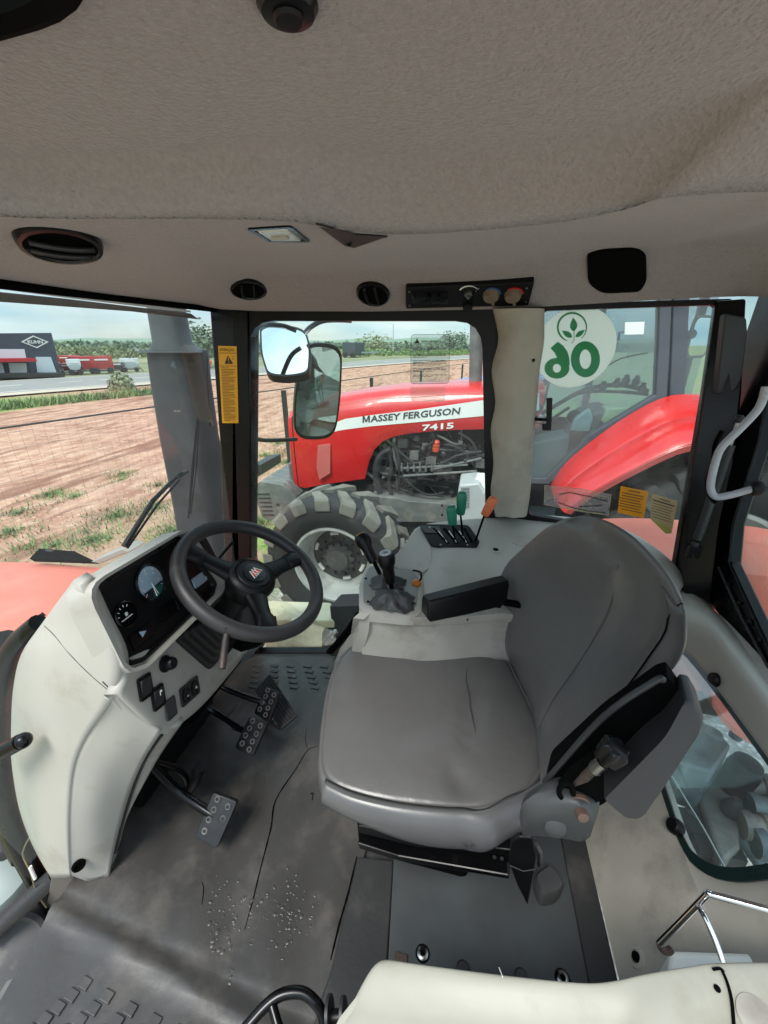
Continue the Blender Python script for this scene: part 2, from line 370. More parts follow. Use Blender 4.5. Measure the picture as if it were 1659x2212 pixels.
# ================================================================== GROUND AND LAND
GZ = -1.1
def ground_mat():
    m = bpy.data.materials.new('ground_earth'); m.use_nodes = True; n = m.node_tree.nodes; l = m.node_tree.links; b = n['Principled BSDF']
    b.inputs['Roughness'].default_value = .95; b.inputs['Specular IOR Level'].default_value = .15
    tc = n.new('ShaderNodeTexCoord'); sx = n.new('ShaderNodeSeparateXYZ'); l.new(tc.outputs['Object'], sx.inputs[0])
    def noise(s, d=6, st=None, r=.6):
        q = n.new('ShaderNodeTexNoise'); q.inputs['Scale'].default_value = s; q.inputs['Detail'].default_value = d; q.inputs['Roughness'].default_value = r
        if st:
            k = n.new('ShaderNodeMapping'); k.inputs['Rotation'].default_value = (0, 0, R_(14)); k.inputs['Scale'].default_value = st; l.new(tc.outputs['Object'], k.inputs[0]); l.new(k.outputs[0], q.inputs['Vector'])
        else: l.new(tc.outputs['Object'], q.inputs['Vector'])
        return q.outputs['Fac']
    def mth(op, a, b_=None, c=None):
        q = n.new('ShaderNodeMath'); q.operation = op
        for i, v in enumerate((a, b_, c)):
            if v is None: continue
            if isinstance(v, (int, float)): q.inputs[i].default_value = v
            else: l.new(v, q.inputs[i])
        return q.outputs[0]
    def rng(v, a, b_, c=0, d=1):
        q = n.new('ShaderNodeMapRange'); l.new(v, q.inputs[0])
        for i, k in enumerate((a, b_, c, d)): q.inputs[i + 1].default_value = k
        return q.outputs[0]
    def mix(f, a, b_):
        q = n.new('ShaderNodeMix'); q.data_type = 'RGBA'
        if isinstance(f, (int, float)): q.inputs[0].default_value = f
        else: l.new(f, q.inputs[0])
        for i, v in ((6, a), (7, b_)):
            if isinstance(v, tuple): q.inputs[i].default_value = v
            else: l.new(v, q.inputs[i])
        return q.outputs[2]
    # distance beyond the fence line (fence passes (-3.33,6.8) heading (.24,.97))
    d = mth('ADD', mth('MULTIPLY', mth('ADD', sx.outputs[0], 3.33), -.966), mth('MULTIPLY', mth('ADD', sx.outputs[1], -6.8), .259))
    n1 = noise(.35); n2 = noise(1.6, 8, (2.4, .9, 1)); n3 = noise(9, 6); n4 = noise(.9, 8); n5 = noise(60, 3)
    dirt = mix(rng(n2, .35, .65), srgb((150, 104, 84)), srgb((196, 156, 132)))
    dirt = mix(rng(n3, .55, .75), dirt, srgb((214, 182, 156)))
    dirt = mix(rng(noise(.5, 8, (4, .5, 1)), .52, .62, 0, .75), dirt, srgb((118, 76, 60)))
    near = mix(rng(n4, .35, .65), srgb((136, 112, 88)), srgb((170, 144, 116)))
    grass = mix(rng(n3, .35, .65), srgb((88, 112, 56)), srgb((138, 158, 86)))
    near = mix(rng(mth('ADD', noise(1.3, 8), mth('MULTIPLY', mth('MAXIMUM', d, -1.2), -.035)), .49, .57), near, grass)
    dd = mth('ADD', d, mth('MULTIPLY', mth('ADD', n1, -.5), 3))
    c = mix(rng(dd, -.6, 1.4), near, dirt)
    far = mix(rng(noise(.08, 8), .4, .6), srgb((108, 118, 88)), srgb((146, 142, 112)))
    # grass verge before the road
    vg = mth('MULTIPLY', mth('MULTIPLY', rng(mth('ADD', dd, mth('MULTIPLY', n4, 2.0)), 17.0, 17.6), rng(dd, 22.0, 21.0)), rng(mth('ADD', sx.outputs[1], mth('MULTIPLY', n3, 4)), 22, 17))
    c = mix(vg, c, grass)
    c = mix(rng(dd, 27, 31), c, far)
    # pale gravel yard round the tractors
    gx = mth('ADD', sx.outputs[0], mth('MULTIPLY', n1, 1.2)); gy = mth('ADD', sx.outputs[1], mth('MULTIPLY', n4, 1.0))
    gm = mth('MULTIPLY', rng(gx, -1.6, -1.2), rng(gy, 5.6, 5.2))
    vor = n.new('ShaderNodeTexVoronoi'); vor.inputs['Scale'].default_value = 26; l.new(tc.outputs['Object'], vor.inputs['Vector'])
    stone = mix(rng(vor.outputs['Distance'], .0, .55), srgb((244, 240, 232)), srgb((176, 170, 160)))
    stone = mix(rng(n3, .6, .8, 0, .5), stone, srgb((150, 138, 120)))
    c = mix(gm, c, stone)
    c = mix(rng(n5, .3, .7, 0, .25), c, srgb((110, 90, 70)))
    l.new(c, b.inputs['Base Color'])
    bp = n.new('ShaderNodeBump'); bp.inputs['Strength'].default_value = .7; bp.inputs['Distance'].default_value = .03
    hgt = mth('ADD', mth('MULTIPLY', mth('MULTIPLY', vor.outputs['Distance'], gm), -.6), mth('ADD', mth('MULTIPLY', n2, 1.2), mth('MULTIPLY', n3, .5)))
    l.new(hgt, bp.inputs['Height']); l.new(bp.outputs[0], b.inputs['Normal'])
    return m
gm_ = ground_mat()
g = G()
xs = [-1500, -700, -300, -140] + [-100 + 4 * i for i in range(23)] + [-10 + .5 * i for i in range(41)] + [14, 20, 40, 80, 200, 500, 1500]
ys = [-200, -40, -10, -4] + [-3 + .5 * i for i in range(41)] + [20 + 4 * i for i in range(22)] + [130, 200, 400, 900, 2000]
def gh(x, y):
    d = -.966 * (x + 3.33) + .259 * (y - 6.8)
    k = sm(.5, 3, d) * (1 - sm(9, 14, d))
    return GZ + k * (.07 * math.sin(d * 3.1 + .6 * math.sin(x + y * .7)) + .05 * math.sin(d * 7.3 + 1.1 * math.sin(y * .9 + x))) * .5
g.grid([[Vector((x, y, gh(x, y))) for x in xs] for y in ys])
o = obj('ground', g, gm_, smooth=True, ang=180); tag(o, kind='structure')
# object texture coordinates of the ground are used as world metres
off = o.location.copy(); o.data.transform(Matrix.Translation(off)); o.location = (0, 0, 0)

asph = mat('road_asphalt', (128, 124, 118), .9, var=.06, vscale=.5, bump=.2, bscale=20)
rn = catmull([(-60, -70, 0), (-33, -12, 0), (-25.2, 15.5, 0), (-22.3, 24, 0), (-19.5, 33, 0), (-13.5, 52, 0), (-1.6, 84, 0), (28, 150, 0), (80, 240, 0)], 6)
rf = catmull([(-69, -68, 0), (-42, -10, 0), (-33.5, 21.5, 0), (-30, 31.5, 0), (-27, 39, 0), (-20.5, 57, 0), (-9, 90, 0), (19, 156, 0), (70, 248, 0)], 6)
def strip(a, b, t0, t1, z):
    return [[p.lerp(q, t0) + Vector((0, 0, z)), p.lerp(q, t1) + Vector((0, 0, z))] for p, q in zip(a, b)]
g = G(); g.grid(strip(rn, rf, 0, 1, GZ + .09)); tag(obj('road', g, asph), kind='structure')
sh = mat('road_shoulder', (176, 160, 142), .95, var=.1, vscale=.8)
g = G(); g.grid(strip(rn, rf, -.16, 0, GZ + .085)); tag(obj('road_shoulder', g, sh), kind='structure')
g = G(); g.grid(strip(rn, rf, .03, .045, GZ + .094)); g.grid(strip(rn, rf, .95, .965, GZ + .094))
for i in range(0, len(rn) - 1, 2): g.grid(strip(rn[i:i + 2], rf[i:i + 2], .49, .505, GZ + .094))
tag(obj('road_marking', g, white), kind='structure')

# far green hills and wooded plain
def treeline(name, c0, c1, h, depth, n, seed, lab_kind):
    rnd = random.Random(seed); g = G()
    a = Vector(c0); b = Vector(c1)
    for i in range(n):
        t = rnd.random(); p = a.lerp(b, t) + Vector((rnd.uniform(-1, 1), rnd.uniform(-1, 1), 0)) * depth
        hh = h * rnd.uniform(.45, 1) * (1 + .25 * math.sin(t * 17 + seed)); r = hh * rnd.uniform(.5, .95)
        for k in range(16):
            q = p + Vector((rnd.gauss(0, r * .5), rnd.gauss(0, r * .5), hh * rnd.uniform(.15, .95)))
            s = r * rnd.uniform(.18, .4)
            nn = Vector((rnd.gauss(0, 1), rnd.gauss(0, 1), rnd.gauss(.3, .6))).normalized(); e1, e2, _ = frame(nn)
            g.add([q + e1 * s, q + e2 * s * .8 + nn * s * .3, q - e1 * s, q - e2 * s * .9 + nn * s * .2], [(0, 1, 2, 3)])
            g.add([q + nn * s * .7, q + e1 * s, q - e2 * s], [(0, 1, 2)])
    o = obj(name, g, lab_kind, smooth=False); return o
hillm = mat('far_hill_green', (112, 130, 108), .95, var=.2, vscale=.02, detail=8)
g = G(); rows = []
for j, (dd, hz) in enumerate(((330, -.5), (420, 2.5), (520, 7), (700, 10.5), (900, 8), (1100, -2))):
    rows.append([Vector((dd * math.sin(R_(a)), dd * math.cos(R_(a)), GZ + hz * (1 + .18 * math.sin(a * .21 + j) + .12 * math.sin(a * .63 + j * 2)))) for a in range(-95, 60, 3)])
g.grid(rows); tag(obj('hills', g, hillm, ang=180), kind='structure')
t1 = treeline('woodland', (-150, 75, GZ), (-60, 215, GZ), 3.1, 26, 1100, 3, leafm); tag(t1, 'far green scrub woodland beyond the road behind the machinery yard', 'woodland', kind='stuff')
t2 = treeline('woodland', (-48, 150, GZ), (70, 190, GZ), 2.9, 18, 1100, 5, leafm); tag(t2, 'band of dark trees beyond the guard rail behind the red hood', 'woodland', kind='stuff')
t3 = treeline('shrub_belt', (-34, 96, GZ), (36, 150, GZ), 1.3, 8, 600, 6, mat('bright_shrub', (122, 144, 92), .85, var=.3, vscale=.8)); tag(t3, 'light green bushes lining the far side of the road', 'bushes', kind='stuff')
t4 = treeline('shrub_belt', (-112, 60, GZ), (-34, 92, GZ), 2.0, 9, 420, 8, leafd); tag(t4, 'dry green bushes behind the red farm machines', 'bushes', kind='stuff')

# grass tufts on the near ground
def tufts():
    rnd = random.Random(4); g = G()
    def blade(x, y, s, z0):
        an = rnd.uniform(0, 6.28); w_ = .004 * s * rnd.uniform(1, 2.5); hgt = .06 * s * rnd.uniform(.4, 1.3); dx, dy = math.cos(an), math.sin(an); lean = rnd.uniform(.2, 1.1) * hgt
        g.add([(x - dy * w_, y + dx * w_, z0), (x + dy * w_, y - dx * w_, z0), (x + dx * lean, y + dy * lean, z0 + hgt)], [(0, 1, 2)])
    clumps = []
    for px, py, rr, k in ((110, 1070, .5, 420), (160, 1075, .3, 260), (265, 1025, .45, 260), (265, 1040, .45, 260), (40, 1110, .5, 380), (250, 1115, .9, 800), (330, 1100, .7, 600), (380, 1150, .6, 800), (200, 1170, .6, 500), (120, 1180, .6, 300), (20, 1150, .6, 400), (340, 1050, .5, 200), (575, 985, .8, 500), (600, 960, 1.2, 700), (560, 1130, .5, 700), (620, 1000, .8, 400), (465, 1120, .4, 400), (470, 1060, .5, 400), (60, 1180, .6, 200)):
        c = V(px, py, z=GZ)
        for i in range(k):
            a, q = rnd.uniform(0, 6.28), rnd.gauss(0, .45); blade(c.x + rr * q * math.cos(a), c.y + rr * q * math.sin(a), rnd.uniform(.5, 1.5), GZ)
    for i in range(5200):   # verge by the road, left
        t = rnd.random(); p = Vector((-24.2, 6, 0)).lerp(Vector((-17.6, 22, 0)), t); p += Vector((.93, -.36, 0)) * rnd.uniform(.6, 2.9) * (1.1 - .5 * t)
        blade(p.x, p.y, rnd.uniform(3, 6), GZ)
    return g
tm = mat('grass_blades', (104, 124, 70), .8, var=.4, vscale=1.5)
tag(obj('grass', tufts(), tm, smooth=False), 'green grass tufts on the bare brown earth and verge', 'grass', kind='stuff')

# ================================================================== FENCE
fp0 = Vector((-3.33, 6.8, 0)); fd = Vector((.2415, .97, 0)).normalized(); FT = .65
fence = thing('wire_mesh_fence', (-3.33, 6.8, GZ), 'wire mesh fence with dark posts and top rail before the red earth', 'fence')
g = G(); g.tube([fp0 - fd * 9 + Vector((0, 0, FT)), fp0 + fd * 40 + Vector((0, 0, FT))], .010, 6); obj('top_rail', g, darkg, fence)
for s in (-7.8, -2.05, 0, 3.3, 6.6, 11.2, 16, 21, 27, 34):
    g = G(); p = fp0 + fd * s; g.box((p.x, p.y, (GZ + FT) / 2 - .012), (.07, .07, FT - GZ - .024)); obj('post', g, darkg, fence)
g = G(); s = -9
while s < 8:
    p = fp0 + fd * s; g.tube([p + Vector((0, 0, GZ)), p + Vector((0, 0, FT))], .0011, 3, cap=False); s += .10
z = GZ + .05
while z < FT - .04:
    g.tube([fp0 - fd * 9 + Vector((0, 0, z)), fp0 + fd * 8 + Vector((0, 0, z))], .0013, 3, cap=False); z += .15
obj('wire_mesh', g, steel, fence, smooth=False)

# ================================================================== FAR SIDE OF THE ROAD
BP = ((-35, 29.3, 0), (.934, -.357, 0))
bn = Vector(BP[1]).normalized(); bt = Vector((.357, .934, 0)).normalized()
def B(px, py, off=0): return V(px, py, pl=(Vector(BP[0]) + bn * off, bn))
bd = thing('dealership_building', B(60, 812), 'dark grey slant sided showroom building with white diamond logo', 'building')
back = -bn * 14
def fix(p, z=None): return Vector((p.x, p.y, p.z if z is None else z))
g = G(); q = [B(-260, 722), B(111, 719), fix(B(134, 812), GZ), fix(B(-260, 812), GZ)]; g.prism(q, back); obj('wall', g, mat('navy_cladding', (58, 66, 78), .6, var=.08, vscale=.5), bd, smooth=False)
def slab(name, pts, th, m, par, off=.02, **k):
    g = G(); q = [B(*p, off) for p in pts]; g.prism(q, bn * th); return obj(name, g, m, par, smooth=False, **k)
wallw = mat('white_panel_wall', (205, 212, 214), .6, var=.03)
slab('window', [(-60, 754), (52, 754), (56, 773), (-60, 774)], .06, wallw, bd, label='wide white upper window band')
slab('canopy', [(-40, 774), (60, 773), (64, 780), (-40, 782)], 1.6, mat('red_canopy', (176, 36, 40), .5), bd)
slab('door', [(77, 771), (109, 771), (122, 807), (80, 808)], .08, wallw, bd, label='large white roller door')
slab('door', [(-5, 784), (4, 784), (10, 808), (-5, 808)], .08, wallw, bd)
slab('wall_panel', [(18, 784), (56, 784), (58, 808), (22, 808)], .08, white, bd)
slab('base_kerb', [(-200, 808), (118, 804), (118, 812), (-200, 816)], 2.0, darkg, bd, off=.3)
g = G(); c = B(75.5, 738.5, .05); a3 = bt; b3 = Vector((0, 0, 1))
def dia(k): return [c + a3 * (.92 * k), c + b3 * (.47 * k), c - a3 * (.92 * k), c - b3 * (.47 * k)]
o1, o2 = dia(1), dia(.82)
g.rings([o1, [p + bn * .05 for p in o1], [p + bn * .05 for p in o2], o2], cap=(False, False)); obj('logo_frame', g, white, bd, smooth=False)
decal('logo_text', text_g('KUHN', .34, c - a3 * .5 - b3 * .12, a3, b3, bold=.01, wid=1.0), white, bd, .02).location += bn * .06

def machine(px, py, w_, h_, m, label, kind, name='seed_drill'):
    """farm machine beyond the road: hopper body on frame with wheels and drawbar"""
    c = V(px, py, z=GZ + .02); t = thing(name, c, label, 'farm machine')
    a, b, n_ = frame((c - EYE).cross(Vector((0, 0, 1))).cross(Vector((0, 0, 1))) * -1)
    n_ = (EYE - c); n_.z = 0; n_.normalize(); a = Vector((0, 0, 1)).cross(n_); b = Vector((0, 0, 1))
    P = lambda u, v, d=0: c + a * u + b * v - n_ * d
    g = G(); d_ = w_ * .45
    lo = [P(-w_ * .32, h_ * .3, 0), P(w_ * .32, h_ * .3, 0), P(w_ * .32, h_ * .3, d_), P(-w_ * .32, h_ * .3, d_)]
    hi = [P(-w_ / 2, h_ * .62, -.1), P(w_ / 2, h_ * .62, -.1), P(w_ / 2, h_ * .62, d_), P(-w_ / 2, h_ * .62, d_)]
    tp = [q + b * h_ * .38 for q in hi]
    if kind == 'box': lo = [P(-w_ / 2, h_ * .14), P(w_ / 2, h_ * .14), P(w_ / 2, h_ * .14, d_), P(-w_ / 2, h_ * .14, d_)]
    g.rings([lo, hi, tp]); obj('hopper', g, m, t, smooth=False, bevel=.03)
    g = G(); g.tube([P(-w_ * .8, h_ * .2), P(w_ * .5, h_ * .22)], .08, 6); g.tube([P(-w_ * .8, h_ * .2), P(-w_ * .9, h_ * .5)], .05, 6); obj('frame', g, iron, t)
    for u in (-.3, .3):
        g = G(); g.lathe(P(w_ * u, h_ * .18, -.25), n_, [(.05, 0), (h_ * .18, .0), (h_ * .18, .22), (.05, .22)], 14); obj('wheel', g, tyrem, t)
    g = G(); g.box(P(0, h_ * .8, -.16), (w_ * .6, .12, .04), (a, b, n_)); obj('stripe', g, white, t)
    return t
redm = mat('red_machine_paint', (178, 52, 50), .45, var=.08, vscale=1)
yelm = mat('yellow_machine_paint', (214, 160, 40), .45)
machine(185, 808, 2.0, 1.5, redm, 'red box shaped seed drill, left of the second red box', 'box')
machine(226, 807, 1.7, 1.5, redm, 'plain square red spreader, second red box from the building', 'box')
machine(148, 808, 1.2, .9, redm, 'small low red implement by the corner of the dark building', 'hop')
machine(150, 790, 2.6, 1.2, redm, 'long red implement behind, between the building and the red drill', 'hop', 'grain_wagon')
machine(166, 810, 1.0, 1.3, wallw, 'pale grey implement between dark building and red drill', 'hop', 'spreader')
machine(66, 810, 1.5, 1.9, yelm, 'yellow implement in front of the white roller door', 'hop', 'planter')
machine(90, 810, 1.3, 1.1, yelm, 'lower yellow implement right of the taller yellow one', 'hop', 'planter')
machine(46, 811, 1.2, 1.2, iron, 'dark grey implement leftmost before the white wall', 'hop', 'cultivator')
machine(252, 804, 1.6, .9, iron, 'grey implement right of the second red box', 'hop', 'cultivator')
machine(284, 803, 1.6, 1.2, wallw, 'pale implement beside the exhaust stack', 'hop', 'sprayer')
machine(415, 797, 1.5, 2.3, wallw, 'white wheeled sprayer right of the exhaust stack', 'hop', 'sprayer')
machine(436, 798, 2.2, .9, mat('orange_machine_paint', (205, 92, 56), .5), 'low orange implement right of the white sprayer', 'hop', 'cultivator')
machine(205, 796, 2.2, 1.1, iron, 'grey implement behind the gap between the two red boxes', 'hop', 'cultivator')
c = V(268, 803, z=GZ); g = G(); a_ = V(268, 800, y=c.y); b_ = V(290, 752, y=c.y); e_ = V(306, 762, y=c.y)
t = thing('grain_auger', c, 'silver grain auger tube raised beside the exhaust stack', 'auger')
g.tube([a_, b_, ], .10, 8); obj('tube', g, steel, t); g = G(); g.tube([b_, e_], .08, 8); obj('spout', g, steel, t)
g = G(); g.tube([a_.lerp(b_, .55), c + Vector((1.4, 1, 0))], .04, 6); obj('prop', g, iron, t)

# guard rail, light poles, dark trailer, trees beyond the red earth
gr = thing('guard_rail', V(760, 778, z=GZ), 'low steel guard rail along the road behind the fence posts', 'guard rail')
pr = [V(px, py, z=GZ + .75) for px, py in ((768, 764), (830, 762), (900, 759), (960, 757), (1030, 755))]
g = G(); g.prism([pr[0], pr[0] + Vector((0, 0, .35)), pr[-1] + Vector((0, 0, .35)), pr[-1]], (0, .08, 0)); obj('rail', g, silverp, gr, smooth=False)
for i in range(18):
    p = pr[0].lerp(pr[-1], i / 17); g = G(); g.box((p.x, p.y + .15, (GZ + p.z) / 2 + .1), (.14, .14, p.z - GZ + .2)); obj('post', g, iron, gr, smooth=False)
for px, tp, lb in ((849, 700, 'thin pale light pole right of the dark trailer'), (1025, 735, 'thin pale light pole right of the clear warning sticker')):
    b_ = V(px, 765, z=GZ); h_ = V(px, tp, y=b_.y).z; t = thing('light_pole', b_, lb, 'pole', 'light poles along the far road')
    g = G(); g.tube([b_, Vector((b_.x, b_.y, h_))], [.16, .09], 8); obj('pole', g, silverp, t)
    g = G(); g.tube([Vector((b_.x, b_.y, h_)), Vector((b_.x - 1.2, b_.y, h_ + .3))], .07, 6); obj('arm', g, silverp, t)
c = V(757, 773, z=GZ); tr = thing('cargo_trailer', c, 'dark box trailer parked at the roadside behind the fence', 'trailer')
y_ = c.y; g = G(); g.prism([V(740, 739, y=y_), V(768, 740, y=y_), V(768, 768, y=y_), V(740, 769, y=y_)], (0, 7, 0)); obj('box', g, mat('slate_box', (62, 68, 74), .6, var=.1), tr, smooth=False, bevel=.05)
for px in (746, 762):
    p = V(px, 771, y=y_); g = G(); g.lathe((p.x, y_, GZ + .5), (0, -1, 0), [(.1, 0), (.5, 0), (.5, .3), (.1, .3)], 14); obj('wheel', g, tyrem, tr)

def tree(px, base, top, crown, m, label, name='tree', seed=1, sparse=False, d=None):
    rnd = random.Random(seed); b_ = V(px, base, z=GZ); h_ = V(px, top, y=b_.y).z - GZ
    t = thing(name, b_, label, 'tree'); g = G()
    g.tube([b_, b_ + Vector((h_ * .04, 0, h_ * .45)), b_ + Vector((0, 0, h_ * .8))], [h_ * .035, h_ * .025, h_ * .01], 6)
    lim = []
    for k in range(9):
        z0 = h_ * rnd.uniform(.35, .75); an = rnd.uniform(0, 6.28); e = b_ + Vector((math.cos(an) * crown * .8, math.sin(an) * crown * .8, z0 + h_ * rnd.uniform(.08, .25)))
        g.tube([b_ + Vector((0, 0, z0)), e], [h_ * .014, h_ * .005], 5); lim.append(e)
    obj('trunk', g, barkm, t); g = G()
    for e in lim + [b_ + Vector((0, 0, h_ * .9))] * 2:
        for k in range(40 if sparse else 90):
            q = e + Vector((rnd.gauss(0, crown * .28), rnd.gauss(0, crown * .28), rnd.gauss(0, crown * .22))); s = crown * rnd.uniform(.05, .11)
            n_ = Vector((rnd.gauss(0, 1), rnd.gauss(0, 1), rnd.gauss(0, 1))).normalized(); e1, e2, _ = frame(n_)
            g.add([q + e1 * s, q + e2 * s * .6, q - e1 * s, q - e2 * s * .6], [(0, 1, 2, 3)])
    obj('crown', g, m, t, smooth=False)
tree(428, 790, 725, 2.0, leafm, 'spindly dark tree left of the black corner pillar', seed=3, sparse=True)
tree(452, 792, 716, 2.6, leafm, 'taller leafy tree partly behind the black corner pillar', seed=5)
tree(977, 766, 724, 3.2, leafm, 'dark tree rising above the treeline right of the warning sticker', seed=9)
tree(806, 764, 731, 4.6, leafd, 'broad dry flat topped tree above the dark trailer', seed=12, sparse=True)
c = V(264, 842, z=GZ); rnd = random.Random(2); g = G()
for k in range(420):
    d_ = Vector((rnd.gauss(0, 1), rnd.gauss(0, 1), abs(rnd.gauss(0, 1)))).normalized(); q = c + Vector((d_.x * .75, d_.y * .75, d_.z * 1.05)) * rnd.uniform(.6, 1); e1, e2, _ = frame(d_ + Vector((rnd.gauss(0, .5),) * 3)); s = .11
    g.add([q + e1 * s, q + e2 * s, q - e1 * s, q - e2 * s], [(0, 1, 2, 3)])
tag(obj('roadside_bush', g, leafd, smooth=False), 'single round dry bush on the verge left of the exhaust stack', 'bush')

# ================================================================== OUR CAB: SHELL
cab = thing('tractor_cab', (0, .8, 0), 'tractor cab shell with felt headliner, black pillars and glass round the driver seat', 'tractor cab')
# headliner: drooping centre panel, step, then ceiling ring down to the window heads
NS = 90
lip = resample(catmull([V(px, py, z=1.53) for px, py in ((-520, 400), (-250, 438), (0, 456), (150, 461), (420, 461), (620, 467), (700, 480), (840, 496), (1000, 490), (1200, 470), (1330, 446), (1430, 416), (1550, 404), (1659, 399), (1900, 380))], 8), NS)
def z1(x, y): return 1.53
lipup = [p + Vector((0, .012, .016)) for p in lip]
edge = [V(px, py, x=-1.0) for px, py in ((-900, 480), (-400, 552), (0, 605), (220, 636), (440, 661))] + [V(px, py, y=1.5) for px, py in ((475, 668), (560, 672), (800, 673), (1070, 668), (1300, 655), (1500, 643), (1610, 640))] + [Vector((.80, 1.42, 1.487)), Vector((.84, 1.1, 1.487)), Vector((.87, .7, 1.49)), Vector((.92, .3, 1.49)), Vector((.96, 0, 1.49))]
edge = resample(edge, NS)
# cross sections between lip and edge, measured in pixels along the sweep
TM = .70
def cove(x): return sm(-.86, -.62, x)
rows = [lip, [p + Vector((0, .006, .004)) for p in lip], lipup]
def ceilpt(i, t):
    a, b = lipup[i], edge[i]; k = cove(a.lerp(b, .6).x)
    s_ = a.lerp(b, t); s_.z += .010 * math.sin(math.pi * t)
    m_ = a.lerp(b, .80); m_.z = 1.578 + .03 * sm(.0, .4, m_.x) * (1 - sm(.6, .8, m_.x))
    if t < TM:
        u = t / TM; q = a.lerp(m_, u); q.z = a.z + (m_.z - a.z) * math.sin(u * math.pi / 2)
    else:
        u = (t - TM) / (1 - TM); q = m_.lerp(b, .15 * u + .85 * u ** 1.15); q.z = m_.z + (b.z - m_.z) * (u ** 1.35)
    q = s_.lerp(q, k); x = q.x
    fo = sm(.35, .6, x) * (.010 * math.sin(x * 26 + t * 9) * math.sin(math.pi * t) + .006 * math.sin(x * 47 - t * 14) * math.sin(math.pi * t))
    fo += .0045 * math.sin(x * 9 + 2.2 * t + 1) * math.sin(t * 6 + x * 5) * math.sin(math.pi * t)
    q.z += fo; return q
for t in [j / 22 for j in range(1, 23)]: rows.append([ceilpt(i, t) for i in range(NS)])
g = G(); g.grid(rows)
# centre panel
rows2 = []
for j in range(29):
    v = j / 28; r_ = []
    for i in range(NS):
        p = lip[i]; e = Vector((-1.0 + 1.95 * (i / (NS - 1)), 0, 0)); e.y = interp(e.x, [-1, -.39, -.262, -.14, .1, 1], [.385, .325, .300, .17, -.07, -.2])
        q = p.lerp(e, v); dl = (p - q).length
        q.z = 1.53 + .055 * sm(0, .25, dl) - .006 * math.exp(-(dl / .03) ** 2) + .003 * math.sin(q.x * 11 + q.y * 7) * sm(0, .1, dl)
        r_.append(q)
    rows2.append(r_)
g2 = G(); g2.grid(list(reversed(rows2)) + rows)
k_ = G(); k_.v = g2.v; k_.f = g2.f
hl = obj('headliner', g2, headl, cab, ang=180)
HB = BVHTree.FromPolygons([tuple(v) for v in g2.v], g2.f)
def hit(px, py, bvh=None, off=0):
    q = ray(px, py).normalized(); loc, n, i, d_ = (bvh or HB).ray_cast(EYE, q)
    if loc is None: return None, None
    if n.dot(q) > 0: n = -n
    return loc + n * off, n
# roof shell above (closes the cab, gives it thickness) and the dark door opening edge, top left
g = G(); g.prism([Vector((x, y, 1.64)) for x, y in ((-1.12, .60), (-.44, .50), (-.24, .40), (-.10, .24), (.12, 0), (1.0, -.18), (1.0, 1.66), (-1.12, 1.66))], (0, 0, .06)); obj('roof', g, fadedred, cab, smooth=False, bevel=.02)
g = G(); g.tube(catmull([Vector((x, y, 1.583)) for x, y in ((-1, .385), (-.6, .35), (-.39, .325), (-.262, .300), (-.14, .17), (.1, -.07))], 6), .013, 8); obj('door_seal', g, blackm, cab)

g = G(); g.prism([Vector((x, y, 1.632)) for x, y in ((-1.1, .62), (-.44, .52), (-.24, .42), (-.10, .26), (.14, .02), (.99, -.16), (.99, 1.64), (-1.1, 1.64))], (0, 0, .005)); obj('roof_lining', g, headl, cab, smooth=False)
# pillars
def post(name, pts, depth, m, bevel=.006, **k):
    g = G(); g.prism(pts, depth); return obj(name, g, m, cab, smooth=True, bevel=bevel, **k)
cp = post('front_corner_pillar', [V(452, 660, y=1.5), V(541, 672, y=1.5), V(541, 1000, y=1.5), V(541, 1210, y=1.5), V(560, 1410, y=1.5), V(505, 1420, y=1.5), V(484, 1200, y=1.5), V(474, 950, y=1.5)], (0, .07, 0), blackg)
g = G(); g.prism([V(500, 672, y=1.492), V(534, 674, y=1.492), V(540, 1010, y=1.492), V(541, 1215, y=1.492), V(515, 1215, y=1.492), V(508, 950, y=1.492)], (0, .006, 0)); obj('pillar_cover', g, black, cab, bevel=.003)
# side window frame
def ringframe(name, out, inn, vec, m, r=.12):
    a = round_poly(out, .02, 4); b = round_poly(inn, r, 4); v = Vector(vec)
    g = G(); g.rings([a, [p + v for p in a], [p + v for p in b], b, a], cap=(False, False)); g.f = [f for f in g.f]
    return obj(name, g, m, cab, smooth=True, bevel=.0)
ringframe('window_frame', [V(505, 664, y=1.5), V(1070, 668, y=1.5), V(1076, 1140, y=1.5), V(1000, 1300, y=1.5), V(730, 1424, y=1.5), V(500, 1424, y=1.5)],
          [V(537, 693, y=1.5), V(1041, 693, y=1.5), V(1049, 1130, y=1.5), V(960, 1290, y=1.5), V(712, 1409, y=1.5), V(541, 1409, y=1.5)], (0, .04, 0), black)
ringframe('window_frame', [V(1060, 660, y=1.51), V(1585, 645, y=1.51), V(1475, 1290, y=1.44), V(1200, 1140, y=1.51), V(1060, 1130, y=1.51)],
          [V(1172, 671, y=1.51), V(1556, 658, y=1.51), V(1458, 1226, y=1.44), V(1350, 1150, y=1.5), V(1142, 1112, y=1.51)], (0, .03, 0), black, .05)
# panes
def pane(name, pts, m, th=(0, .005, 0), **k):
    g = G(); g.prism(pts, th); return obj(name, g, m, cab, smooth=False, **k)
pane('side_window', [V(530, 688, y=1.52), V(1048, 688, y=1.52), V(1056, 1150, y=1.52), V(970, 1300, y=1.52), V(715, 1415, y=1.52), V(535, 1415, y=1.52)], glassm)
pane('quarter_window', [V(1160, 665, y=1.525), V(1562, 650, y=1.525), V(1470, 1230, y=1.45), V(1350, 1156, y=1.51), V(1130, 1116, y=1.525)], glassm)
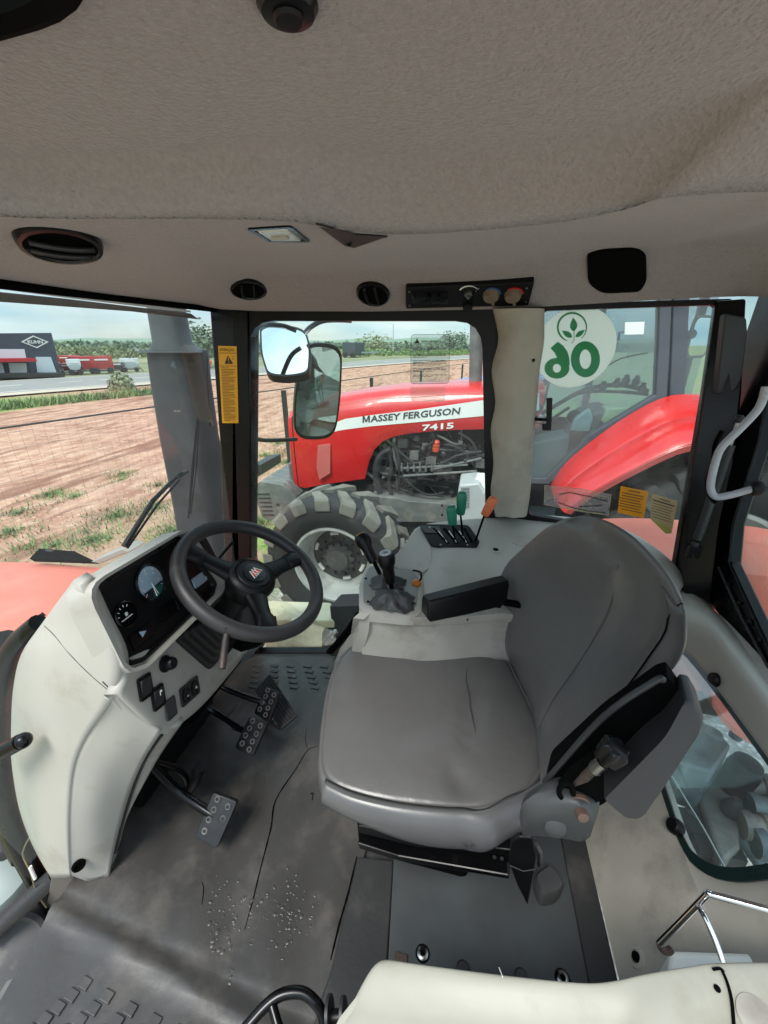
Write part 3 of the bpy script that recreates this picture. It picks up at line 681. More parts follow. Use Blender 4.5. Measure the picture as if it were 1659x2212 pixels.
# windscreen, in front
WX = -1.02
pane('windscreen', [V(470, 661, x=WX), V(-700, 500, x=WX), Vector((WX, .33, .75)), Vector((WX - .03, .40, .1)), Vector((WX - .03, .9, .1)), V(520, 1330, y=1.49)], glassw, (-.005, 0, 0))
g = G(); g.tube(catmull([V(-500, 545, x=-1.0), V(0, 613, x=-1.0), V(240, 642, x=-1.0), V(462, 668, x=-1.0)], 5), .011, 6); obj('windscreen_seal', g, blackm, cab)
g = G(); g.prism([V(-200, 598, x=-1.01), V(-200, 590, x=-1.01), V(150, 636, x=-1.01), V(412, 671, x=-1.01), V(412, 675, x=-1.01), V(150, 644, x=-1.01)], (-.004, 0, 0)); obj('trim_strip', g, white, cab, smooth=False)
g = G(); g.prism([V(-250, 606, x=-1.03), V(150, 646, x=-1.03), V(412, 677, x=-1.03), V(430, 690, x=-1.03), V(300, 674, x=-1.03), V(0, 652, x=-1.03), V(-300, 625, x=-1.03)], (-.10, 0, .01)); obj('visor_edge', g, mat('roof_visor', (118, 102, 98), .7, var=.05), cab, smooth=False)

# B pillar trim, fabric wrapped, with a wavy front edge
Lp = [(1064, 667), (1072, 700), (1076, 740), (1062, 800), (1070, 870), (1060, 930), (1066, 1000), (1060, 1060), (1066, 1095), (1070, 1116)]
Rp = [(1176, 667), (1176, 700), (1175, 740), (1166, 800), (1160, 870), (1155, 930), (1150, 1000), (1146, 1060), (1141, 1095), (1138, 1112)]
rows = []
for (lx, ly), (rx, ry) in zip(Lp, Rp):
    a = V(lx, ly, y=1.49); b = V(rx, ry, y=1.485); r_ = [a + Vector((.004, .05, 0)), a]
    c1 = V(lx + 22, ly, y=1.455); r_ += [a.lerp(c1, .5) + Vector((0, -.004, 0)), c1]
    for t in (.3, .5, .7, .85): r_.append(c1.lerp(b, t) + Vector((0, -.02, 0)))
    r_ += [b, b + Vector((0, .05, 0))]; rows.append(r_)
g = shell(smoothrows(rows, 2, 4), (0, .01, 0)); obj('pillar_trim', g, trimf, cab, ang=60)
# C pillar, rear window frame (hinged) and inset cover
Cp = post('rear_corner_pillar', [V(1546, 650, y=1.5), V(1612, 645, y=1.47), V(1602, 850, y=1.44), V(1578, 1090, y=1.4), V(1548, 1320, y=1.33), V(1476, 1292, z=.60), V(1462, 1225, y=1.44), V(1503, 950, y=1.47)], (.015, .05, 0), blackg)
g = G(); ip = [V(*p, y=1.435) for p in ((1567, 676), (1613, 686), (1615, 720), (1603, 815), (1590, 842), (1548, 853))]; g.prism(round_poly(ip, .2), (0, .03, 0)); obj('pillar_inset', g, darkg, cab, bevel=.004)
rw = [V(1640, 630, x=.80), V(1700, 610, x=.80), V(1655, 850, x=.80), V(1640, 950, x=.80), V(1583, 1130, x=.8), V(1575, 1215, x=.8), V(1660, 1400, x=.8), V(1750, 1560, x=.8), V(1750, 1640, x=.8), V(1650, 1462, x=.8), V(1530, 1300, x=.8), V(1542, 1200, x=.8), V(1560, 1050, x=.8), V(1590, 850, x=.8), V(1606, 730, x=.8)]
g = G(); g.prism(rw, (.035, 0, 0)); obj('rear_window_frame', g, blackg, cab, bevel=.006)
g = G(); g.prism([V(1600, 640, x=.83), V(1900, 600, x=.83), V(1900, 1700, x=.83), V(1540, 1240, x=.83)], (.005, 0, 0)); obj('rear_window', g, glassm, cab, smooth=False)
g = G(); g.tube([V(1552, 1225, x=.795), V(1600, 1330, x=.795), V(1670, 1462, x=.795)], .004, 6); obj('rear_window_seal', g, darkg, cab)
for i in range(4):
    g = G(); g.lathe(V(1574 + i * 22, 1262 + i * 40, x=.796), (-1, 0, 0), [(.006, 0), (.005, .004)], 10); obj('rivet', g, black, cab)

# gas strut and grab handle on the rear frame
gs = thing('gas_strut', V(1503, 1185, y=1.36), 'black gas strut fixed inside the rear window pillar', 'gas strut')
a_, b_ = V(1597, 905, y=1.36), V(1507, 1165, y=1.34)
g = G(); g.tube([a_, a_.lerp(b_, .35)], .006, 10); obj('rod', g, steel, gs)
g = G(); g.tube([a_.lerp(b_, .2), b_], .0135, 12); obj('cylinder', g, darkg, gs)
for q_ in (b_ + Vector((-.004, -.004, -.018)), a_):
    g = G(); g.ball(q_, .013, 6); obj('ball_joint', g, rubber, gs)
g = G(); g.box(b_ + Vector((0, 0, -.045)), (.035, .02, .04)); obj('bracket', g, black, gs, bevel=.003)
gh_ = thing('grab_handle', V(1632, 1052, y=1.22), 'bent silver tube handle on the rear window frame, black bush on its end', 'handle')
hp = catmull([V(1655, 835, y=1.24), V(1640, 880, y=1.24), V(1600, 925, y=1.24), V(1560, 965, y=1.24), V(1545, 1000, y=1.24), V(1535, 1050, y=1.23), V(1545, 1072, y=1.22), V(1575, 1070, y=1.21), V(1632, 1054, y=1.20)], 5)
g = G(); g.tube(hp, .0095, 12); obj('tube', g, silverp, gh_)
e_ = V(1634, 1054, y=1.20); g = G(); g.lathe(e_, (.93, -.1, .3), [(.011, -.012), (.020, -.010), (.022, .004), (.018, .012), (.012, .014)], 18); obj('bush', g, black, gh_)
g = G(); g.tube(catmull([V(1560, 930, y=1.27), V(1545, 960, y=1.27), V(1540, 1000, y=1.27), V(1528, 1040, y=1.26), V(1532, 1068, y=1.26), V(1545, 1085, y=1.26)], 4), .006, 8); obj('cable', g, blackm, gh_)

# ------------------------------------------------------------------ floor
fl = thing('cab_floor', (-.3, .8, 0), 'grey rubber cab floor mat with cracks, bubbles and raised tread blocks', 'floor')
def F(px, py, z=0): return V(px, py, z=z)
def zf(x, y): return 0.006 * math.sin(x * 6 + y * 3) * 0
poly = [F(118, 1955), F(300, 1700, 0), F(470, 1470), F(498, 1428), F(520, 1408), F(720, 1408), F(900, 1500), F(1210, 1815), F(1290, 2130), F(900, 2260), F(600, 2300), F(-60, 2290)]
g = G(); g.prism([p - Vector((0, 0, .014)) for p in poly], (0, 0, -.03)); obj('base_panel', g, floord, fl, smooth=False)
g = G(); g.prism([Vector((x, y, -.012)) for x, y in ((-.90, .18), (-.90, -.32), (.72, -.32), (.72, .55), (.35, .50), (0, .30))], (0, 0, -.03)); obj('entry_panel', g, floorm, fl, smooth=False)
# main mat, heightfield with a long fold where the outer mat begins
fa, fb = F(150, 1965), F(640, 2235)
def matz(p):
    d_ = (fb - fa).normalized(); n_ = Vector((-d_.y, d_.x, 0)); s_ = (p - fa).dot(n_); t_ = (p - fa).dot(d_)
    z = .004 + .010 * math.exp(-((s_ + .012) / .018) ** 2) - .006 * math.exp(-((s_ - .012) / .012) ** 2)
    z += .004 * math.sin(p.x * 13 + 2 * p.y) * math.sin(p.y * 9 + 1.3) + .0025 * math.sin(p.x * 31 + p.y * 17)
    return z
outl = [F(118, 1955), F(-70, 2290), F(640, 2330), F(700, 2240), F(740, 2080), F(775, 1890), F(800, 1800), F(1000, 1650), F(900, 1500), F(725, 1420), F(560, 1418), F(505, 1432), F(470, 1475), F(300, 1700)]
def inpoly(p, q):
    c = False; j = len(q) - 1
    for i in range(len(q)):
        if (q[i].y > p.y) != (q[j].y > p.y) and p.x < (q[j].x - q[i].x) * (p.y - q[i].y) / (q[j].y - q[i].y) + q[i].x: c = not c
        j = i
    return c
bm = bmesh.new(); vs = [bm.verts.new((p.x, p.y, 0)) for p in outl]; bm.faces.new(vs)
x0 = min(p.x for p in outl); x1 = max(p.x for p in outl); y0 = min(p.y for p in outl); y1 = max(p.y for p in outl)
k = x0
while k < x1:
    bmesh.ops.bisect_plane(bm, geom=bm.verts[:] + bm.edges[:] + bm.faces[:], plane_co=(k, 0, 0), plane_no=(1, 0, 0)); k += .016
k = y0
while k < y1:
    bmesh.ops.bisect_plane(bm, geom=bm.verts[:] + bm.edges[:] + bm.faces[:], plane_co=(0, k, 0), plane_no=(0, 1, 0)); k += .016
bmesh.ops.triangulate(bm, faces=[f for f in bm.faces if len(f.verts) > 4])
g = G(); bm.verts.index_update(); g.add([Vector((v.co.x, v.co.y, matz(v.co))) for v in bm.verts], [tuple(v.index for v in f.verts) for f in bm.faces]); bm.free()
obj('rubber_mat', g, floorm, fl, ang=60)
def onmat(px, py, dz=0):
    p = F(px, py); p = F(px, py, matz(p)); p.z = matz(p) + dz; return p
# cracks: narrow dark gaps with lifted lips
def crack(pts, w0=.004):
    g = G(); p = [onmat(*q, .0012) for q in pts]; p = catmull(p, 5); m_ = len(p); a = []; b = []
    for i, q in enumerate(p):
        t = (p[min(i + 1, m_ - 1)] - p[max(0, i - 1)]).normalized(); s_ = Vector((-t.y, t.x, 0)); w_ = w0 * math.sin(math.pi * min(1, (i + 1) / (m_ + 1))) ** .5 * (.7 + .5 * random.random())
        a.append(q + s_ * w_ / 2); b.append(q - s_ * w_ / 2)
    g.grid([a, b]); return g
cg = G()
for pts, w0 in (([(686, 1612), (664, 1622), (640, 1660), (596, 1728), (585, 1790), (562, 1880), (545, 1950), (528, 2010)], .0045), ([(662, 1575), (660, 1600), (665, 1618)], .002), ([(771, 1850), (752, 1930), (735, 1990), (714, 2075)], .006),
                ([(706, 2128), (695, 2165), (683, 2205)], .005), ([(670, 1716), (676, 1714), (674, 1730)], .004), ([(436, 1905), (440, 1920), (436, 1955)], .002)):
    q = crack(pts, w0); cg.add(q.v, q.f)
obj('crack', cg, blackm, fl, smooth=False)
# tread blocks, two fields
tb = G()
def block(px, py, lx, ly, rot, h=.005):
    c = onmat(px, py, h / 2 - .002); a = Vector((math.cos(rot), math.sin(rot), 0)); b = Vector((-a.y, a.x, 0)); tb.box(c, (lx, ly, h), (a, b, Vector((0, 0, 1))))
dd_ = F(232, 2153) - F(185, 2125); rt_ = math.atan2(dd_.y, dd_.x)
for x_, y_ in ((185, 2125), (232, 2153), (282, 2181), (335, 2207), (388, 2232)):
    for k in range(6): block(x_ - k * 29, y_ + k * 26, .026, .019, rt_, .007)
for ri in range(5):
    for k in range(6): block(556 + k * 36 + ri * 4.0 * (k - 1) * .5, 1438 + ri * 11.5 + k * .5, .038, .016, R_(2), .006)
obj('tread_blocks', tb, floorm, fl, smooth=False, bevel=.0015)
# rubber bubbles
rnd = random.Random(5); bb = G()
def bubble(px, py, r):
    c = onmat(px, py, -r * .25); an = rnd.uniform(0, 3.14); k = rnd.uniform(.35, 1.0); rr = []
    for i in range(5):
        t = i / 4 * math.pi / 2; rr.append([c + Vector(((math.cos(a) * math.cos(an) - k * math.sin(a) * math.sin(an)) * r * math.cos(t), (math.cos(a) * math.sin(an) + k * math.sin(a) * math.cos(an)) * r * math.cos(t), r * .45 * math.sin(t))) for a in [2 * math.pi * j / 10 for j in range(10)]])
    bb.rings(rr, cap=(False, True))
for cx_, cy_, sx_, sy_, n_ in ((480, 2000, 40, 90, 70), (560, 1960, 45, 60, 40), (635, 1950, 45, 90, 60), (620, 2010, 30, 60, 30), (500, 1940, 40, 60, 20)):
    for i in range(n_): bubble(rnd.gauss(cx_, sx_ * .55), rnd.gauss(cy_, sy_ * .5), rnd.choice((.002, .003, .004, .0055, .0075)))
obj('bubbles', bb, floorm, fl, ang=70)
# plinth strip left of the seat plate, the metal seat plate, its bolts, and the far strip
g = G(); g.prism([F(773, 1850, .014), F(850, 1858, .014), F(836, 2090, .014), F(800, 2330, .014), F(640, 2330, .014), F(716, 2090, .014)], (0, 0, -.02)); obj('side_mat', g, floord, fl, smooth=False, bevel=.004)
g = G(); g.prism([F(852, 1830, .024), F(1215, 1790, .024), F(1285, 2160, .024), F(1250, 2330, .024), F(820, 2330, .024), F(838, 2080, .024)], (0, 0, -.02)); obj('seat_plate', g, plate, fl, smooth=False, bevel=.003)
g = G(); g.prism([F(1208, 1790, .03), F(1262, 1800, .03), F(1345, 2160, .03), F(1280, 2160, .03)], (0, 0, -.03)); obj('edge_strip', g, floord, fl, smooth=False, bevel=.004)
for px, py, r in ((913, 2060, .0135), (1215, 2114, .0135)):
    c = F(px, py, .024); g = G(); g.lathe(c, (0, 0, 1), [(.017, .0), (.017, .0015)], 22); obj('bolt_hole', g, blackm, fl)
    g = G(); g.lathe(c, (0, 0, 1), [(r, 0), (r, .004), (r * .8, .006), (r * .5, .0065), (r * .42, .001), (.0001, .001)], 22); obj('bolt', g, steel, fl)
for px, py in ((1000, 2093), (1125, 2110)):
    g = G(); g.lathe(F(px, py, .024), (0, 0, 1), [(.014, 0), (.015, .003), (.011, .007), (.0001, .007)], 18); obj('plug', g, darkg, fl)
g = G(); g.box(F(866, 2072, .027), (.03, .02, .006)); obj('plate_tab', g, rust, fl, bevel=.001)
g = G(); g.tube([F(1078, 2090, .027), F(1086, 2112, .03)], .0012, 6); obj('straw', g, aged if False else paper, fl)
# threshold edge at the front left, dark sill
g = G(); g.prism([F(118, 1952), F(165, 1960), F(90, 2070), F(20, 2300), F(-90, 2300), F(0, 2185)], (0, 0, -.05)); obj('door_sill', g, rubber, fl, smooth=False)

# ------------------------------------------------------------------ rear wall of the cab with its low window
RN = Vector((-1, 0, .62)).normalized(); RP = (Vector((.42, 0, 0)), RN)
RP2 = lambda o: (RP[0] + RN * o, RN)
rwl = thing('rear_wall', (.5, .9, .1), 'cream moulded rear cab wall framing the low rear window', 'wall')
def RW(px, py, o=0): return V(px, py, pl=RP2(o))
win = [(1430, 1360), (1490, 1412), (1560, 1500), (1640, 1608), (1760, 1770), (1790, 1860), (1690, 1892), (1600, 1902), (1545, 1893), (1500, 1862), (1470, 1805), (1440, 1715), (1410, 1620), (1400, 1450)]
outp = [(1360, 1290), (1478, 1296), (1560, 1330), (1720, 1500), (1960, 1700), (1980, 1900), (1960, 2160), (1650, 2250), (1500, 2200), (1345, 2160), (1310, 1960), (1262, 1815), (1240, 1690), (1280, 1500)]
wi = [RW(*p) for p in win]; wo_ = [RW(*p) for p in outp]
ws = round_poly(wi, .35, 3)
# ring between window and outline: match by angle
cen = sum(wi, Vector()) / len(wi); ea, eb, en = frame(RN)
def angof(p): return math.atan2((p - cen).dot(eb), (p - cen).dot(ea))
def atang(poly, t):
    d_ = ea * math.cos(t) + eb * math.sin(t); best = None
    for i in range(len(poly)):
        a, b = poly[i - 1], poly[i]; ax, ay = (a - cen).dot(ea), (a - cen).dot(eb); bx, by = (b - cen).dot(ea), (b - cen).dot(eb); dx, dy = math.cos(t), math.sin(t)
        den = dx * (by - ay) - dy * (bx - ax)
        if abs(den) < 1e-12: continue
        s_ = (ax * (by - ay) - ay * (bx - ax)) / den; u = (ax * dy - ay * dx) / den
        if s_ > 0 and -1e-6 <= u <= 1 + 1e-6 and (best is None or s_ > best): best = s_
    return cen + d_ * (best or .1)
NN = 72; A_ = [2 * math.pi * i / NN for i in range(NN)]
ri = [atang(ws, t) for t in A_]; ro = [atang(wo_, t) for t in A_]
r1 = [cen + (p - cen) * 1.012 + RN * 0 for p in ri]; r2 = [cen + (p - cen) * 1.05 + RN * .006 for p in ri]
g = G(); g.rings([[p - RN * .03 for p in ri], [p - RN * .006 for p in ri], r1, r2, [a.lerp(b, .5) + RN * .006 for a, b in zip(r2, ro)], ro, [p - RN * .03 for p in ro]], cap=(False, False))
obj('panel', g, cream, rwl, ang=50)
g = G(); g.rings([[cen + (p - cen) * .93 + RN * .007 for p in ri], [cen + (p - cen) * 1.035 + RN * .007 for p in ri], [cen + (p - cen) * 1.035 + RN * .012 for p in ri], [cen + (p - cen) * .93 + RN * .012 for p in ri]], cap=(False, False)); g.f += [(i, (i + 1) % NN, 3 * NN + (i + 1) % NN, 3 * NN + i) for i in range(NN)]
obj('glass_border', g, mat('green_glass_border', (24, 40, 38), .15, var=.1), rwl, ang=50)
g = G(); g.prism([cen + (p - cen) * .935 + RN * .008 for p in ri], RN * .004); obj('glass_pane', g, glassl, rwl, smooth=False)
for px, py, r in ((1552, 1472, .017), (1466, 1790, .018)):
    c = RW(px, py, .012); g = G(); g.lathe(c, RN, [(r, 0), (r * 1.05, .006), (r, .018), (r * .8, .023), (.0001, .024)], 22); obj('window_knob', g, black, rwl)
# grubby felt-covered lower part between the floor strip and the window
g = G(); gr_ = [[RW(1246, 1700, .010), RW(1320, 1690, .010), RW(1400, 1690, .010), RW(1432, 1712, .010)], [RW(1262, 1815, .010), RW(1330, 1800, .012), RW(1420, 1800, .012), RW(1470, 1830, .010)],
      [RW(1300, 1960, .010), RW(1380, 1950, .014), RW(1460, 1950, .012), RW(1520, 1960, .010)], [RW(1345, 2150, .010), RW(1420, 2120, .012), RW(1490, 2110, .012), RW(1560, 2090, .010)]]
g = shell(smoothrows(gr_, 4, 4), -RN * .02); obj('felt_lining', g, creamd, rwl, ang=60)
c = RW(1376, 2068, .012); g = G(); g.lathe(c, RN, [(.022, 0), (.019, .004), (.012, .005), (.011, .0), (.0001, 0)], 20); obj('grommet', g, creamd, rwl)
g = G(); g.lathe(c, RN, [(.0095, .002), (.009, .006), (.0001, .007)], 16); obj('bolt', g, blackm, rwl)
# sill under the big rear window
g = shell(smoothrows([[V(1440, 1262, x=.70), V(1520, 1296, x=.775), V(1600, 1385, x=.79), V(1700, 1520, x=.80), V(1800, 1660, x=.80)],
                      [V(1465, 1320, x=.66), V(1530, 1350, x=.715), V(1600, 1440, x=.735), V(1690, 1560, x=.745), V(1780, 1700, x=.75)],
                      [V(1470, 1400, pl=RP2(.012)), V(1510, 1437, pl=RP2(.012)), V(1580, 1530, pl=RP2(.012)), V(1655, 1632, pl=RP2(.012)), V(1760, 1780, pl=RP2(.012))]], 4, 5), (.02, .0, -.03))
obj('sill', g, cream, rwl, ang=60)

# chrome rail at the lower right
br = thing('chrome_rail', V(1430, 2040, z=.30), 'bent chrome rod bracket above the cream fender, its left end rusty', 'rail')
pA, pB, pC = V(1425, 2038, z=.36), V(1530, 1930, z=.50), V(1700, 1976, z=.52)
g = G(); g.tube(catmull([pA, pA.lerp(pB, .9), pB, pB.lerp(pC, .12), pC], 6), .0055, 12); obj('rod', g, chrome, br)
g = G(); g.tube(catmull([pA.lerp(pB, .78), V(1520, 1975, z=.485), V(1545, 2030, z=.475), V(1562, 2078, z=.465)], 5), .0045, 10); obj('cross_rod', g, chrome, br)
g = G(); g.tube(catmull([pA, V(1430, 2050, z=.34), V(1442, 2056, z=.33), V(1450, 2050, z=.33)], 4), .006, 8); obj('rod_end', g, rust, br)

fcream = mat('grimy_fender_cream', (164, 161, 148), .55, var=.06, vscale=4, bump=.3, bscale=9, bdist=.01, dirt=(138, 133, 114), dscale=5, dlo=.48, dhi=.75)
# near fender box, cream, along the bottom of the view
nf = thing('left_fender_panel', V(1200, 2200, z=.4), 'cream inner fender panel running along the bottom right foreground', 'fender panel')
def FZ(px, py, z): return V(px, py, z=z)
rows = [[FZ(828, 2085, .40), FZ(840, 2092, .44), FZ(900, 2105, .445), FZ(1100, 2128, .45), FZ(1260, 2142, .45), FZ(1330, 2140, .45), FZ(1400, 2124, .45), FZ(1500, 2104, .45), FZ(1562, 2098, .45), FZ(1800, 2096, .45)],
        [FZ(822, 2078, .44), FZ(838, 2073, .452), FZ(905, 2083, .458), FZ(1100, 2108, .462), FZ(1250, 2123, .462), FZ(1320, 2120, .462), FZ(1395, 2104, .462), FZ(1500, 2086, .462), FZ(1562, 2080, .462), FZ(1800, 2078, .462)],
        [FZ(800, 2100, .445), FZ(812, 2092, .456), FZ(895, 2105, .462), FZ(1095, 2132, .466), FZ(1250, 2146, .464), FZ(1325, 2150, .464), FZ(1400, 2130, .466), FZ(1500, 2112, .466), FZ(1562, 2110, .466), FZ(1800, 2110, .466)],
        [FZ(755, 2180, .44), FZ(775, 2168, .452), FZ(860, 2180, .458), FZ(1070, 2200, .456), FZ(1240, 2215, .458), FZ(1330, 2218, .456), FZ(1400, 2212, .47), FZ(1510, 2200, .466), FZ(1575, 2190, .466), FZ(1820, 2190, .466)],
        [FZ(700, 2300, .44), FZ(730, 2330, .452), FZ(830, 2340, .458), FZ(1050, 2360, .456), FZ(1230, 2370, .458), FZ(1330, 2370, .458), FZ(1400, 2370, .466), FZ(1520, 2360, .466), FZ(1600, 2350, .466), FZ(1850, 2350, .466)]]
rows.append([p + Vector((-.01, -.30, -.03)) for p in rows[-1]]); rows.append([p + Vector((0, -.06, -.40)) for p in rows[-1]])
g = shell(smoothrows(rows, 4, 4), (0, -.01, -.05)); obj('top_panel', g, fcream, nf, ang=60)
g = G(); g.prism([FZ(735, 2205, .45), FZ(832, 2074, .452), FZ(832, 2084, .40), FZ(760, 2230, .30), FZ(640, 2420, .3), FZ(640, 2400, .45)], (.012, .004, 0)); obj('front_face', g, fcream, nf, smooth=False, bevel=.003)
pf = [FZ(832, 2080, .43), FZ(735, 2205, .43), FZ(640, 2400, .43)]; pf.append(pf[-1] + Vector((-.01, -.30, 0)))
g = shell([[p + Vector((.016, .0, -.02)) for p in pf], [Vector((p.x + .03, p.y, .004)) for p in pf]], (.01, 0, 0)); obj('lower_side', g, fcream, nf, ang=50)
g = G(); g.tube(catmull([FZ(1560, 2096, .468), FZ(1572, 2125, .4685), FZ(1582, 2170, .4685), FZ(1588, 2260, .4685)], 5), .0022, 6); g.tube(catmull([FZ(1540, 2094, .468), FZ(1556, 2092, .468), FZ(1564, 2100, .468)], 4), .002, 6); obj('panel_gap', g, blackm, nf)
g = G(); g.lathe(FZ(1549, 2136, .4665), (0, 0, 1), [(.0045, 0), (.0045, .0018), (.0001, .002)], 12); obj('hole', g, blackm, nf)
g = G(); g.lathe(FZ(1640, 2210, .462), (0, 0, 1), [(.030, 0), (.028, .006), (.0001, .008)], 24); obj('boss', g, creamd, nf)
g = G(); g.prism([FZ(1448, 2052, .30), FZ(1700, 2060, .30), FZ(1700, 2110, .30), FZ(1440, 2110, .30)], (0, 0, -.25)); obj('ledge', g, white, nf, smooth=False, bevel=.006)
g = G(); g.tube([FZ(1078, 2090, .452), FZ(1086, 2110, .468)], .0008, 5); obj('thread', g, white, nf)

# black loop handle at the bottom edge
lh = thing('parking_brake_loop', V(650, 2190, z=.35), 'black tubular loop lever beside the cream fender front', 'lever')
g = G(); g.tube(catmull([V(470, 2290, z=.35), V(530, 2222, z=.36), V(575, 2172, z=.37), V(610, 2148, z=.375), V(650, 2144, z=.375), V(676, 2160, z=.37), V(694, 2185, z=.36), V(700, 2215, z=.35)], 5), .0085, 12); obj('loop', g, blackg, lh)
g = G(); g.tube([V(588, 2172, z=.372), V(600, 2215, z=.365), V(625, 2280, z=.355)], .0075, 10); obj('stay', g, blackg, lh)
def disc(px, py, z, r, h, ax=(.9, .2, .2)):
    g = G(); g.lathe(V(px, py, z=z), ax, [(r * .5, -h), (r, -h * .6), (r, h * .6), (r * .5, h)], 20); return g
obj('mount_plate', disc(712, 2190, .355, .022, .004), darkg, lh); obj('mount_plate', disc(742, 2190, .36, .020, .004), darkg, lh); obj('spindle', disc(727, 2196, .355, .009, .02), black, lh)

# ------------------------------------------------------------------ right hand side console
sc_ = thing('side_console', (.1, 1.2, .5), 'cream right hand side console holding the levers under the side window', 'console')
def CZ(px, py, z=.72): return V(px, py, z=z)
rows = [  # from the window side towards the seat
    [CZ(885, 1160, .70), CZ(912, 1134, .735), CZ(985, 1124, .74), CZ(1062, 1118, .74), CZ(1140, 1112, .74), CZ(1240, 1118, .74), CZ(1330, 1136, .73), CZ(1400, 1172, .70), CZ(1460, 1222, .66), CZ(1478, 1262, .63)],
    [CZ(880, 1168, .70), CZ(905, 1142, .735), CZ(985, 1134, .742), CZ(1062, 1128, .742), CZ(1140, 1122, .742), CZ(1238, 1130, .742), CZ(1322, 1150, .73), CZ(1390, 1188, .70), CZ(1446, 1242, .66), CZ(1460, 1290, .62)],
    [CZ(868, 1182, .69), CZ(912, 1180, .705), CZ(985, 1190, .71), CZ(1060, 1192, .71), CZ(1140, 1190, .71), CZ(1235, 1195, .71), CZ(1310, 1215, .70), CZ(1370, 1250, .68), CZ(1420, 1290, .65), CZ(1440, 1330, .6)],
    [CZ(862, 1190, .665), CZ(925, 1225, .68), CZ(990, 1225, .69), CZ(1060, 1228, .69), CZ(1140, 1235, .69), CZ(1230, 1245, .69), CZ(1300, 1265, .68), CZ(1350, 1300, .66), CZ(1400, 1330, .64), CZ(1440, 1370, .6)],
    [CZ(858, 1210, .66), CZ(926, 1270, .67), CZ(995, 1275, .67), CZ(1060, 1275, .67), CZ(1140, 1280, .67), CZ(1230, 1290, .67), CZ(1290, 1310, .67), CZ(1340, 1340, .65), CZ(1390, 1370, .63), CZ(1430, 1410, .6)],
    [CZ(850, 1250, .66), CZ(926, 1310, .665), CZ(995, 1312, .665), CZ(1060, 1310, .665), CZ(1140, 1320, .665), CZ(1220, 1330, .665), CZ(1280, 1350, .66), CZ(1330, 1380, .65), CZ(1380, 1410, .63), CZ(1420, 1450, .6)]]
g = shell(smoothrows(rows, 4, 4), (0, .01, -.05)); obj('top_panel', g, cream, sc_, ang=60)
# side face toward the seat
def SY(px, py, y): return V(px, py, y=y)
rows = [[V(775, 1322, z=.67), V(840, 1328, z=.67), V(905, 1335, z=.67), V(990, 1332, z=.67), V(1085, 1325, z=.67), V(1200, 1340, z=.66)]]
def down(r, dz, dy): return [p + Vector((0, dy, -dz)) for p in r]
rows += [down(rows[0], .012, .000), down(rows[0], .03, .004), down(rows[0], .034, .012), down(rows[0], .10, .014), down(rows[0], .30, .03), down(rows[0], .66, .05)]
g = shell(rows, (0, .03, 0)); obj('side_face', g, creamd, sc_, ang=40, bevel=.002)
g = G()
for px, py in ((870, 1340), (1010, 1338)): g.lathe(V(px, py, y=rows[2][2].y - .003) , (0, -1, 0), [(.003, 0), (.003, .003), (.0001, .003)], 10)
obj('screw', g, darkg, sc_)
# front end of the console (faces forward), sloping foot
g = shell([[V(763, 1335, z=.66), V(778, 1322, z=.67)], [V(758, 1370, y=1.08), V(775, 1360, y=.9)], [V(735, 1400, y=1.12), V(765, 1400, y=.92)], [V(722, 1432, y=1.16), V(745, 1440, y=.97)], [V(722, 1500, y=1.16), V(742, 1560, y=.97)]], (.03, 0, 0)); obj('front_face', g, cream, sc_, ang=50)
# raised gear lever housing: rounded pad with a rim
g0 = [CZ(775, 1322, .672), CZ(776, 1262, .672), CZ(790, 1226, .675), CZ(830, 1214, .675), CZ(880, 1218, .675), CZ(915, 1250, .672), CZ(912, 1335, .672)]
rr = round_poly(g0, .25, 4); cc_ = sum(rr, Vector()) / len(rr)
g = G(); g.rings([[p + Vector((0, 0, -.03)) for p in rr], rr, [cc_ + (p - cc_) * .93 + Vector((0, 0, .006)) for p in rr], [cc_ + (p - cc_) * .86 + Vector((0, 0, .006)) for p in rr], [cc_ + (p - cc_) * .84 + Vector((0, 0, .001)) for p in rr]]); obj('lever_housing', g, cream, sc_, ang=45)
rr2 = [cc_ + (p - cc_) * .86 for p in rr]
g = G(); g.rings([[p + Vector((0, 0, .001)) for p in rr2], [p + Vector((0, 0, .008)) for p in rr2], [cc_ + (p - cc_) * .94 + Vector((0, 0, .010)) for p in rr2]]); obj('gear_surround', g, mat('grey_surround', (120, 118, 112), .55, var=.08), sc_, ang=45)
g = G()
for px, py in ((795, 1300), (852, 1312), (790, 1250)): g.lathe(CZ(px, py, .684), (0, 0, 1), [(.004, 0), (.003, .003), (.0001, .003)], 10)
obj('screw', g, blackm, sc_)
# gusset between housing and lever panel
g = shell(smoothrows([[CZ(838, 1212, .70), CZ(868, 1186, .715), CZ(885, 1165, .72), CZ(908, 1138, .738)], [CZ(850, 1222, .69), CZ(880, 1205, .70), CZ(905, 1192, .70), CZ(930, 1182, .71)], [CZ(885, 1240, .675), CZ(905, 1238, .68), CZ(922, 1230, .68), CZ(930, 1225, .68)]], 3, 3), (0, 0, -.03)); obj('gusset', g, cream, sc_, ang=60)
